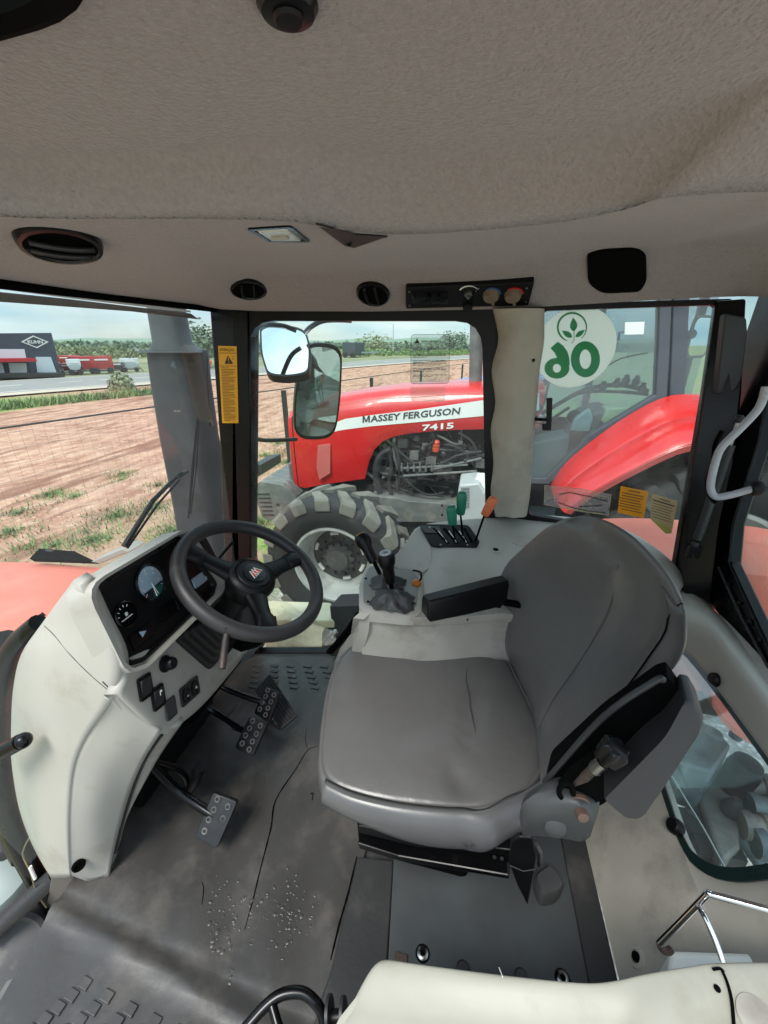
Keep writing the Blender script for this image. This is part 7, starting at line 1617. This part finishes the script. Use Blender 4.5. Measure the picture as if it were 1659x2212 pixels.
for pts, r in (([(818, 1060), (812, 1020), (822, 985), (845, 970)], .035), ([(830, 960), (845, 1000), (840, 1050), (850, 1075)], .02), ([(850, 955), (862, 1000), (858, 1060)], .014), ([(868, 1010), (880, 1040), (920, 1068), (960, 1064)], .012), ([(862, 1030), (930, 1015), (985, 985), (1040, 975)], .012), ([(960, 960), (990, 968), (1020, 1000), (1040, 1040)], .010), ([(990, 935), (1020, 955), (1035, 990)], .012), ([(835, 950), (880, 990), (900, 1000), (940, 990)], .012)):
    g.tube(catmull([H(*p, 3.70) for p in pts], 6), r, 8)
obj('radiator_hose', g, mat('hose_rubber', (34, 34, 34), .5, var=.15), nb)
g = G(); g.lathe(H(941, 975, 3.74), (.05, 0, 1), [(.032, 0), (.036, .03), (.030, .033), (.036, .06), (.030, .063), (.034, .09), (.02, .11), (.0001, .11)], 16); obj('orange_filter', g, mat('orange_filter', (200, 70, 40), .4), nb)
g = G()
for (x0_, y0_), (x1_, y1_) in (((872, 1028), (1030, 1018)), ((868, 1012), (1010, 1004)), ((930, 1015), (1040, 990))): g.tube([H(x0_, y0_, 3.69), H(x1_, y1_, 3.69)], .012, 8)
for i in range(6): g.lathe(H(868 + i * 13, 1018, 3.68), (0, -.2, 1), [(.012, 0), (.013, .05), (.006, .06), (.006, .09)], 8)
obj('injection_pump', g, iron, nb, ang=40)
# chassis rail
g = G(); g.prism([H(800, 1072, 3.62), H(860, 1076, 3.62), H(880, 1082, 3.62), H(1070, 1096, 3.62), H(1070, 1128, 3.62), H(860, 1128, 3.62), H(800, 1110, 3.62)], (0, .25, 0)); obj('chassis_rail', g, iron, nb, bevel=.006)
g = G()
for px, py in ((955, 1092), (980, 1093), (955, 1112), (980, 1114)): g.lathe(H(px, py, 3.618), (0, -1, 0), [(.011, -.001), (.010, .003), (.0001, .003)], 10)
obj('bolt_hole', g, blackm, nb)
g = G(); g.prism([H(860, 1126, 3.7), H(1080, 1120, 3.7), H(1080, 1140, 3.7), H(900, 1150, 3.7)], (0, .3, 0)); obj('sump', g, engd, nb, bevel=.01)
g = G(); ga_ = [H(647, 1052, 3.72), H(1160, 1100, 3.72), H(1160, 1200, 3.72), H(660, 1200, 3.72)]; g.box((-.6, 4.1, -.35), (2.3, .4, .5)); obj('axle_frame', g, engd, nb, bevel=.02)
# front weights
g = G(); q = [H(547, 1058, 3.55), H(568, 1034, 3.55), H(590, 1045, 3.55), H(645, 1062, 3.55), H(648, 1090, 3.55), H(615, 1110, 3.55), H(570, 1118, 3.55)]
xw = H(640, 1080, 3.55)
wt = thing  # weights are parts of the tractor
for k in range(9):
    yy = 3.52 + k * .085
    g = G(); q2 = [Vector((p.x, yy, p.z)) for p in (H(546, 1060, 3.52), H(560, 1040, 3.52), H(612, 1048, 3.52), H(640, 1075, 3.52), H(625, 1112, 3.52), H(582, 1125, 3.52), H(566, 1118, 3.52))]
    g.prism(round_poly(q2, .12, 2), (0, .078, 0)); obj('front_weight', g, iron, nb, bevel=.005)
g = G()
for k in range(6): g.prism([H(556 + k * 2.5, 1066 + k * 9, 3.515), H(582 + k * 2, 1066 + k * 9, 3.515), H(582 + k * 2, 1069 + k * 9, 3.515), H(556 + k * 2.5, 1069 + k * 9, 3.515)], (0, .008, 0))
g.lathe(H(600, 1090, 3.515), (0, -1, 0), [(.018, 0), (.014, .004), (.0001, .004)], 12); obj('weight_ribs', g, engd, nb)
g = G(); g.prism([H(541, 1005, 4.2), H(566, 1002, 4.2), H(568, 1022, 4.2), H(541, 1040, 4.2)], (0, .5, 0)); obj('far_weight', g, darkg, nb, bevel=.01)
g = G(); g.tube([H(628, 1000, 3.75), H(634, 1042, 3.75)], .03, 8); g.tube([H(628, 905, 3.9), H(634, 1045, 3.9)], .025, 8); obj('front_bracket', g, iron, nb)
# grey tool box and steps in front of the cab
g = G(); g.prism([H(992, 1048, 3.3), H(1036, 1044, 3.3), H(1046, 1062, 3.3), H(1075, 1062, 3.3), H(1075, 1135, 3.3), H(978, 1135, 3.3)], (0, .35, 0)); obj('battery_box', g, mat('pale_grey_box', (168, 170, 168), .5, var=.05), nb, bevel=.015)
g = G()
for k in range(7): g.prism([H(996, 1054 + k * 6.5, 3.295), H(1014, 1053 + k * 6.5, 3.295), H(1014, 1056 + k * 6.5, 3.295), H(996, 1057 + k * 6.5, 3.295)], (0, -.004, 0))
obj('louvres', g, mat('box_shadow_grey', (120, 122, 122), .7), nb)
g = G(); g.lathe(H(1040, 1048, 3.45), (0, 0, 1), [(.08, -.1), (.085, .02), (.05, .08), (.045, .10), (.0001, .11)], 18); obj('filler_neck', g, white, nb)

# front wheel
def wheel(name, c, R, Wd, rimR, nl, lugm, tw=0, side=-1):
    """tractor wheel with lugged tyre; axis along Y, outer face towards -Y"""
    t = nb; ax = Vector((math.sin(tw), -math.cos(tw), 0)); rt = Vector((math.cos(tw), math.sin(tw), 0))
    P = lambda r, a, h: c + (rt * math.cos(a) + up * math.sin(a)) * r + ax * h
    hw = Wd / 2
    prof = [(rimR, hw * .62), (rimR * 1.04, hw * .80), (rimR + (R - rimR) * .35, hw * 1.0), (rimR + (R - rimR) * .65, hw * 1.0), (R * .92, hw * .88), (R * .945, hw * .5), (R * .95, 0), (R * .945, -hw * .5), (R * .92, -hw * .88), (rimR + (R - rimR) * .5, -hw), (rimR, -hw * .62)]
    g = G(); n_ = 72; g.rings([[P(r, 2 * math.pi * k / n_, h) for k in range(n_)] for r, h in prof], cap=(False, False)); ty = obj(name + '_tyre', g, tyrem, t, ang=60)
    g = G(); dA = 2 * math.pi / nl
    for i in range(nl * 2):
        s_ = 1 if i % 2 else -1; a0 = (i // 2) * dA + (dA / 2 if s_ < 0 else 0)
        cs = []
        for u, da in ((.02, .0), (.35, .16), (.7, .36), (.93, .46), (1.03, .47)):
            h = s_ * hw * u; rr_ = R * (1 - .012 * u) if u < .95 else R * .955; rb = R * .90 if u < .95 else R * .86
            a1 = a0 - da * dA * 1.15; wv = dA * (.20 + .12 * u)
            cs.append([P(rb, a1 - wv, h), P(rb, a1 + wv, h), P(rr_, a1 + wv * .8, h), P(rr_, a1 - wv * .8, h)])
        # shoulder drop
        h = s_ * hw * 1.05; a1 = a0 - .48 * dA * 1.15; wv = dA * .31; cs.append([P(R * .82, a1 - wv, h), P(R * .82, a1 + wv, h), P(R * .845, a1 + wv * .9, h * 1.01), P(R * .845, a1 - wv * .9, h * 1.01)])
        g.rings(cs)
    obj(name + '_lugs', g, lugm, ty, smooth=False, bevel=.006)
    return P, t
FWc = V(733, 1237, y=3.03); FWc.z = -.415
P, t = wheel('front_wheel', Vector((FWc.x, 3.03, -.42)), .66, .40, .365, 17, tyredust)
g = G(); rings_ = [(.375, .135), (.372, .155), (.350, .160), (.338, .150), (.325, .10), (.318, .09), (.312, .04), (.300, .03), (.292, -.03), (.275, -.045), (.262, -.05), (.256, -.07)]
g.rings([[P(r, 2 * math.pi * k / 64, h) for k in range(64)] for r, h in rings_], cap=(False, False)); obj('front_wheel_rim', g, rimm, nb, ang=50)
g = G()
hr = []
for r, h in ((.262, -.06), (.235, -.045), (.16, -.04), (.15, -.03), (.13, -.02)): hr.append([P(r, 2 * math.pi * k / 48, h) for k in range(48)])
g.rings(hr); obj('front_wheel_disc', g, hubm, nb, ang=40)
g = G(); hr = []
for h, k_ in ((-.03, 1.0), (.0, 1.0), (.01, .96)): hr.append([P((.142 + .012 * (1 if math.cos(12 * 2 * math.pi * k / 96) > 0 else -1)) * k_, 2 * math.pi * k / 96, h) for k in range(96)])
hr += [[P(.105, 2 * math.pi * k / 96, .02) for k in range(96)], [P(.10, 2 * math.pi * k / 96, .05) for k in range(96)], [P(.04, 2 * math.pi * k / 96, .055) for k in range(96)]]
g.rings(hr); obj('front_wheel_hub', g, hubm, nb, ang=30)
g = G()
for k in range(12): g.lathe(P(.185, 2 * math.pi * (k + .5) / 12, -.045), (0, -1, 0), [(.013, 0), (.013, .018), (.008, .02), (.0001, .028)], 6)
obj('wheel_nuts', g, engd, nb, smooth=False)
g = G()
for a in (100, 160, 215, 285, 20, 335):
    a0 = R_(a); pts = [P(.232, a0 + R_(d_), -.040) for d_ in (-9, 0, 9)]; g.tube(pts, .017, 8)
obj('rim_slots', g, mat('bright_gap', (226, 224, 216), .8), nb)

# rear wheel and red fender
P, t = wheel('rear_wheel', Vector((1.86, 3.30, -.22)), .88, .50, .49, 20, mat('dark_tyre_lug', (52, 52, 51), .85, var=.15, dirt=(78, 75, 68), dscale=6))
g = G(); g.rings([[P(r, 2 * math.pi * k / 64, h) for k in range(64)] for r, h in ((.50, .16), (.49, .19), (.46, .19), (.43, .10), (.40, .04), (.25, .0), (.14, .02), (.12, .06), (.02, .06))], cap=(False, True)); obj('rear_wheel_rim', g, rimm, nb, ang=40)
fo = [(1219, 1104), (1240, 1086), (1275, 1061), (1360, 1013), (1454, 967), (1504, 953), (1580, 940), (1640, 934), (1720, 938), (1800, 970)]
fi = [(1188, 1050), (1212, 1012), (1250, 975), (1340, 908), (1438, 857), (1519, 853), (1590, 858), (1650, 866), (1740, 880), (1830, 920)]
rows = []
fa_ = resample(catmull([V(*p, y=2.95) for p in fo], 6), 30); fb_ = resample(catmull([V(*p, y=3.50) for p in fi], 6), 30)
for a, b in zip(fa_, fb_):
    n_ = (a + b) / 2 - Vector((1.9, 3.2, -.2)); n_.normalize()
    r_ = [a - n_ * .06 + Vector((0, .03, 0)), a - n_ * .01]
    for t_, h in ((.06, .012), (.30, .016), (.42, .018), (.46, .006), (.50, .016), (.75, .016), (1, .0)): r_.append(a.lerp(b, t_) + n_ * h)
    rows.append(r_)
g = shell(rows, (0, 0, -.012)); obj('rear_fender', g, red, nb, ang=50)
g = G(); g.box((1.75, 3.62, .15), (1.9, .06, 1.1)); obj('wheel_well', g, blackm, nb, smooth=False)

# cab: pillars, glass, roof, interior
CYN = 3.52
def Cn(px, py, y=CYN): return V(px, py, y=y)
def nbar(name, pts, w_, m=None, dep=.08):
    g = G()
    n_ = len(pts); lo, hi = [], []
    for k in range(n_):
        d_ = (pts[min(k + 1, n_ - 1)] - pts[max(k - 1, 0)]).normalized(); s_ = Vector((-d_.z, 0, d_.x)); lo.append(pts[k] + s_ * w_ / 2); hi.append(pts[k] - s_ * w_ / 2)
    g.prism(lo + hi[::-1], (0, dep, 0))
    return obj(name, g, m or mat('dark_grey_pillar_%s' % name, (74, 76, 82), .45, var=.06), nb, smooth=False, bevel=.006)
bar = mat('dark_grey_frame', (70, 73, 80), .45, var=.06)
nbar('door_frame', [Cn(1186, 1038), Cn(1276, 948), Cn(1424, 858)], .06, bar)
nbar('cab_pillar', [Cn(1428, 868), Cn(1434, 760), Cn(1440, 600)], .075, bar); nbar('cab_pillar', [Cn(1462, 866, 3.56), Cn(1468, 760, 3.56), Cn(1474, 600, 3.56)], .10, bar)
nbar('window_bar', [Cn(1460, 862), Cn(1600, 866)], .04, bar); nbar('front_pillar', [Cn(1120, 1040), Cn(1112, 800), Cn(1108, 600)], .08, bar)
nbar('sill_bar', [Cn(1120, 1038), Cn(1190, 1040)], .05, bar); nbar('rear_cab_pillar', [Cn(1700, 880), Cn(1680, 600)], .1, bar)
g = G(); g.prism([Cn(1125, 1035, 3.54), Cn(1190, 1036, 3.54), Cn(1276, 946, 3.54), Cn(1424, 856, 3.54), Cn(1436, 560, 3.54), Cn(1110, 560, 3.54)], (0, .006, 0)); obj('door_glass', g, glassn, nb, smooth=False)
g = G(); g.prism([Cn(1470, 860, 3.58), Cn(1690, 870, 3.58), Cn(1680, 560, 3.58), Cn(1478, 560, 3.58)], (0, .006, 0)); obj('rear_side_glass', g, glassn, nb, smooth=False)
# far side glass frame, roof
x0n, x1n = Cn(1112, 800).x, Cn(1690, 800).x
g = G(); g.box(((x0n + x1n) / 2, 4.15, 1.92), (x1n - x0n + .2, 1.45, .18)); obj('cab_roof', g, red, nb, bevel=.05)
g = G(); g.box(((x0n + x1n) / 2, 4.69, 1.15), (x1n - x0n, .006, 1.4)); obj('far_glass', g, glass('far_cab_glass', (.8, .86, .9), dust_sheen=.28), nb, smooth=False)  # milky diffuse share stands in for the pale reflection on the far pane
g = G()
for x in (x0n + .05, x0n + .85, x1n - .1): g.box((x, 4.72, 1.2), (.06, .06, 1.4))
g.box(((x0n + x1n) / 2, 4.72, .45), (x1n - x0n, .06, .1)); obj('far_pillars', g, bar, nb, smooth=False)
g = G(); g.box(((x0n + x1n) / 2, 4.70, .08), (x1n - x0n, .05, .74)); g.box(((x0n + x1n) / 2 , 4.1, -.20), (x1n - x0n - .1, 1.1, .06)); g.box((x0n + .05, 4.1, .2), (.06, 1.1, .8)); obj('cab_tub', g, cabgrey, nb, smooth=False)
g = G(); g.prism([Cn(1130, 1035, 3.60), Cn(1185, 1035, 3.60), Cn(1240, 985, 3.60), Cn(1230, 940, 3.60), Cn(1130, 960, 3.60)], (0, .3, 0)); obj('floor_console', g, mat('teal_grey_plastic', (84, 100, 104), .6, var=.1), nb, bevel=.02)
g = G(); q = [Cn(1215, 965, 3.8), Cn(1235, 935, 3.8), Cn(1262, 900, 3.8), Cn(1290, 885, 3.8), Cn(1330, 880, 3.8), Cn(1300, 935, 3.8), Cn(1270, 970, 3.8)]; g.prism(q, (0, .45, 0)); obj('seat', g, mat('neighbour_seat_grey', (104, 98, 98), .6, var=.1), nb, bevel=.04)
g = G(); q = [Cn(1225, 965, 3.7), Cn(1240, 905, 3.7), Cn(1275, 880, 3.7), Cn(1282, 905, 3.7), Cn(1262, 975, 3.7)]; g.prism(q, (0, .06, 0)); obj('seat_console', g, mat('pale_teal_plastic', (150, 172, 172), .5, var=.08), nb, bevel=.02)
g = G(); q = [Cn(1300, 912, 3.75), Cn(1312, 882, 3.75), Cn(1370, 880, 3.75), Cn(1366, 905, 3.75), Cn(1340, 935, 3.75)]; g.prism(q, (0, .2, 0)); obj('fridge_box', g, seatgreen, nb, bevel=.015)
g = G()
for pts, r in (([(1160, 900), (1210, 870), (1270, 840), (1340, 832), (1400, 845)], .018), ([(1180, 890), (1250, 850), (1330, 846), (1400, 852)], .014), ([(1300, 800), (1340, 775), (1400, 762)], .006), ([(1160, 930), (1200, 900), (1230, 880)], .014), ([(1150, 860), (1170, 880), (1185, 830)], .012)):
    g.tube(catmull([Cn(*p, 3.9) for p in pts], 5), r, 8)
for px, py in ((1330, 835), (1350, 828), (1372, 830), (1300, 842), (1385, 845), (1280, 800), (1290, 795)): g.lathe(Cn(px, py, 3.9), (0, -.3, 1), [(.03, 0), (.035, .03), (.02, .05), (.02, .07)], 10)
obj('control_cluster', g, engd, nb, ang=50)
g = G(); g.tube([Cn(1170 + 0, 830, 3.95) + Vector((.17 * math.cos(a), .10 * math.sin(a), .10 * math.cos(a))) for a in [2 * math.pi * k / 30 for k in range(30)]], .014, 8, closed=True); g.tube([Cn(1170, 830, 3.95), Cn(1150, 900, 3.95)], .03, 8); obj('steering_wheel', g, black, nb)
g = G(); g.lathe(Cn(1240, 900, 3.85), (0, -1, 0), [(.06, 0), (.055, .01), (.0001, .01)], 20); g.lathe(Cn(1160, 880, 3.7), (0, -1, 0), [(.05, 0), (.05, .02), (.03, .025), (.0001, .02)], 18); obj('gauge', g, black, nb)
g = G(); g.prism([Cn(1350, 696, 3.53), Cn(1392, 695, 3.53), Cn(1390, 722, 3.53), Cn(1349, 723, 3.53)], (0, -.004, 0)); obj('white_sticker', g, white, nb, smooth=False)
g = G(); g.tube([Cn(1347, 715, 3.52), Cn(1338, 718, 3.52), Cn(1336, 735, 3.52)], .008, 6); obj('glass_catch', g, bar, nb)
g = G(); q = rrect(Cn(1514, 728, 4.3), Vector((.8, .6, 0)), up, .30, .34, .07, 4); g.prism(q, (0, .04, 0)); obj('far_mirror', g, bar, nb); g = G(); q = rrect(Cn(1514, 728, 4.3) + Vector((0, -.004, 0)), Vector((.8, .6, 0)), up, .26, .30, .06, 4); g.prism(q, (0, .003, 0)); obj('far_mirror_glass', g, mirrorm, nb, smooth=False)
g = G(); g.lathe(Cn(1490, 722, 3.7), (.3, -1, 0), [(.03, 0), (.032, .03), (.0001, .035)], 12); obj('work_lamp', g, bar, nb)
# neighbour exhaust pillar behind the B pillar and a blue tractor further on
g = G(); g.tube([Cn(1026, 860, 4.0), Cn(1030, 700, 4.0), Cn(1031, 600, 4.0)], .06, 14); obj('exhaust', g, iron, nb)
bt_ = thing('blue_tractor', Vector((.2, 7.2, GZ)), 'blue machine bonnet peeking above the red hood beside the side window edge', 'tractor')
def Bl(px, py, y=7.0): return V(px, py, y=y)
g = G(); sec = []
for px, pt in ((945, 838), (965, 830), (1000, 823), (1040, 820), (1090, 818), (1180, 816)):
    p = Bl(px, pt); sec.append([Vector((p.x, 7.0 + a, p.z + b)) for a, b in ((-.05, -.6), (-.02, -.06), (.06, 0), (.35, .02), (.64, 0), (.72, -.06), (.75, -.6))])
g.rings(sec); obj('hood', g, blue, bt_, ang=50)
g = G(); g.lathe(Vector((Bl(980, 900).x, 6.9, GZ + .55)), (0, -1, 0), [(.2, -.1), (.55, -.12), (.55, .12), (.2, .1)], 24); obj('wheel', g, tyrem, bt_)
g = G(); p = Bl(1040, 860); g.box((p.x + .3, 7.35, -.1), (1.6, .5, .7)); obj('chassis', g, engd, bt_, bevel=.03)

S.render.film_transparent = False
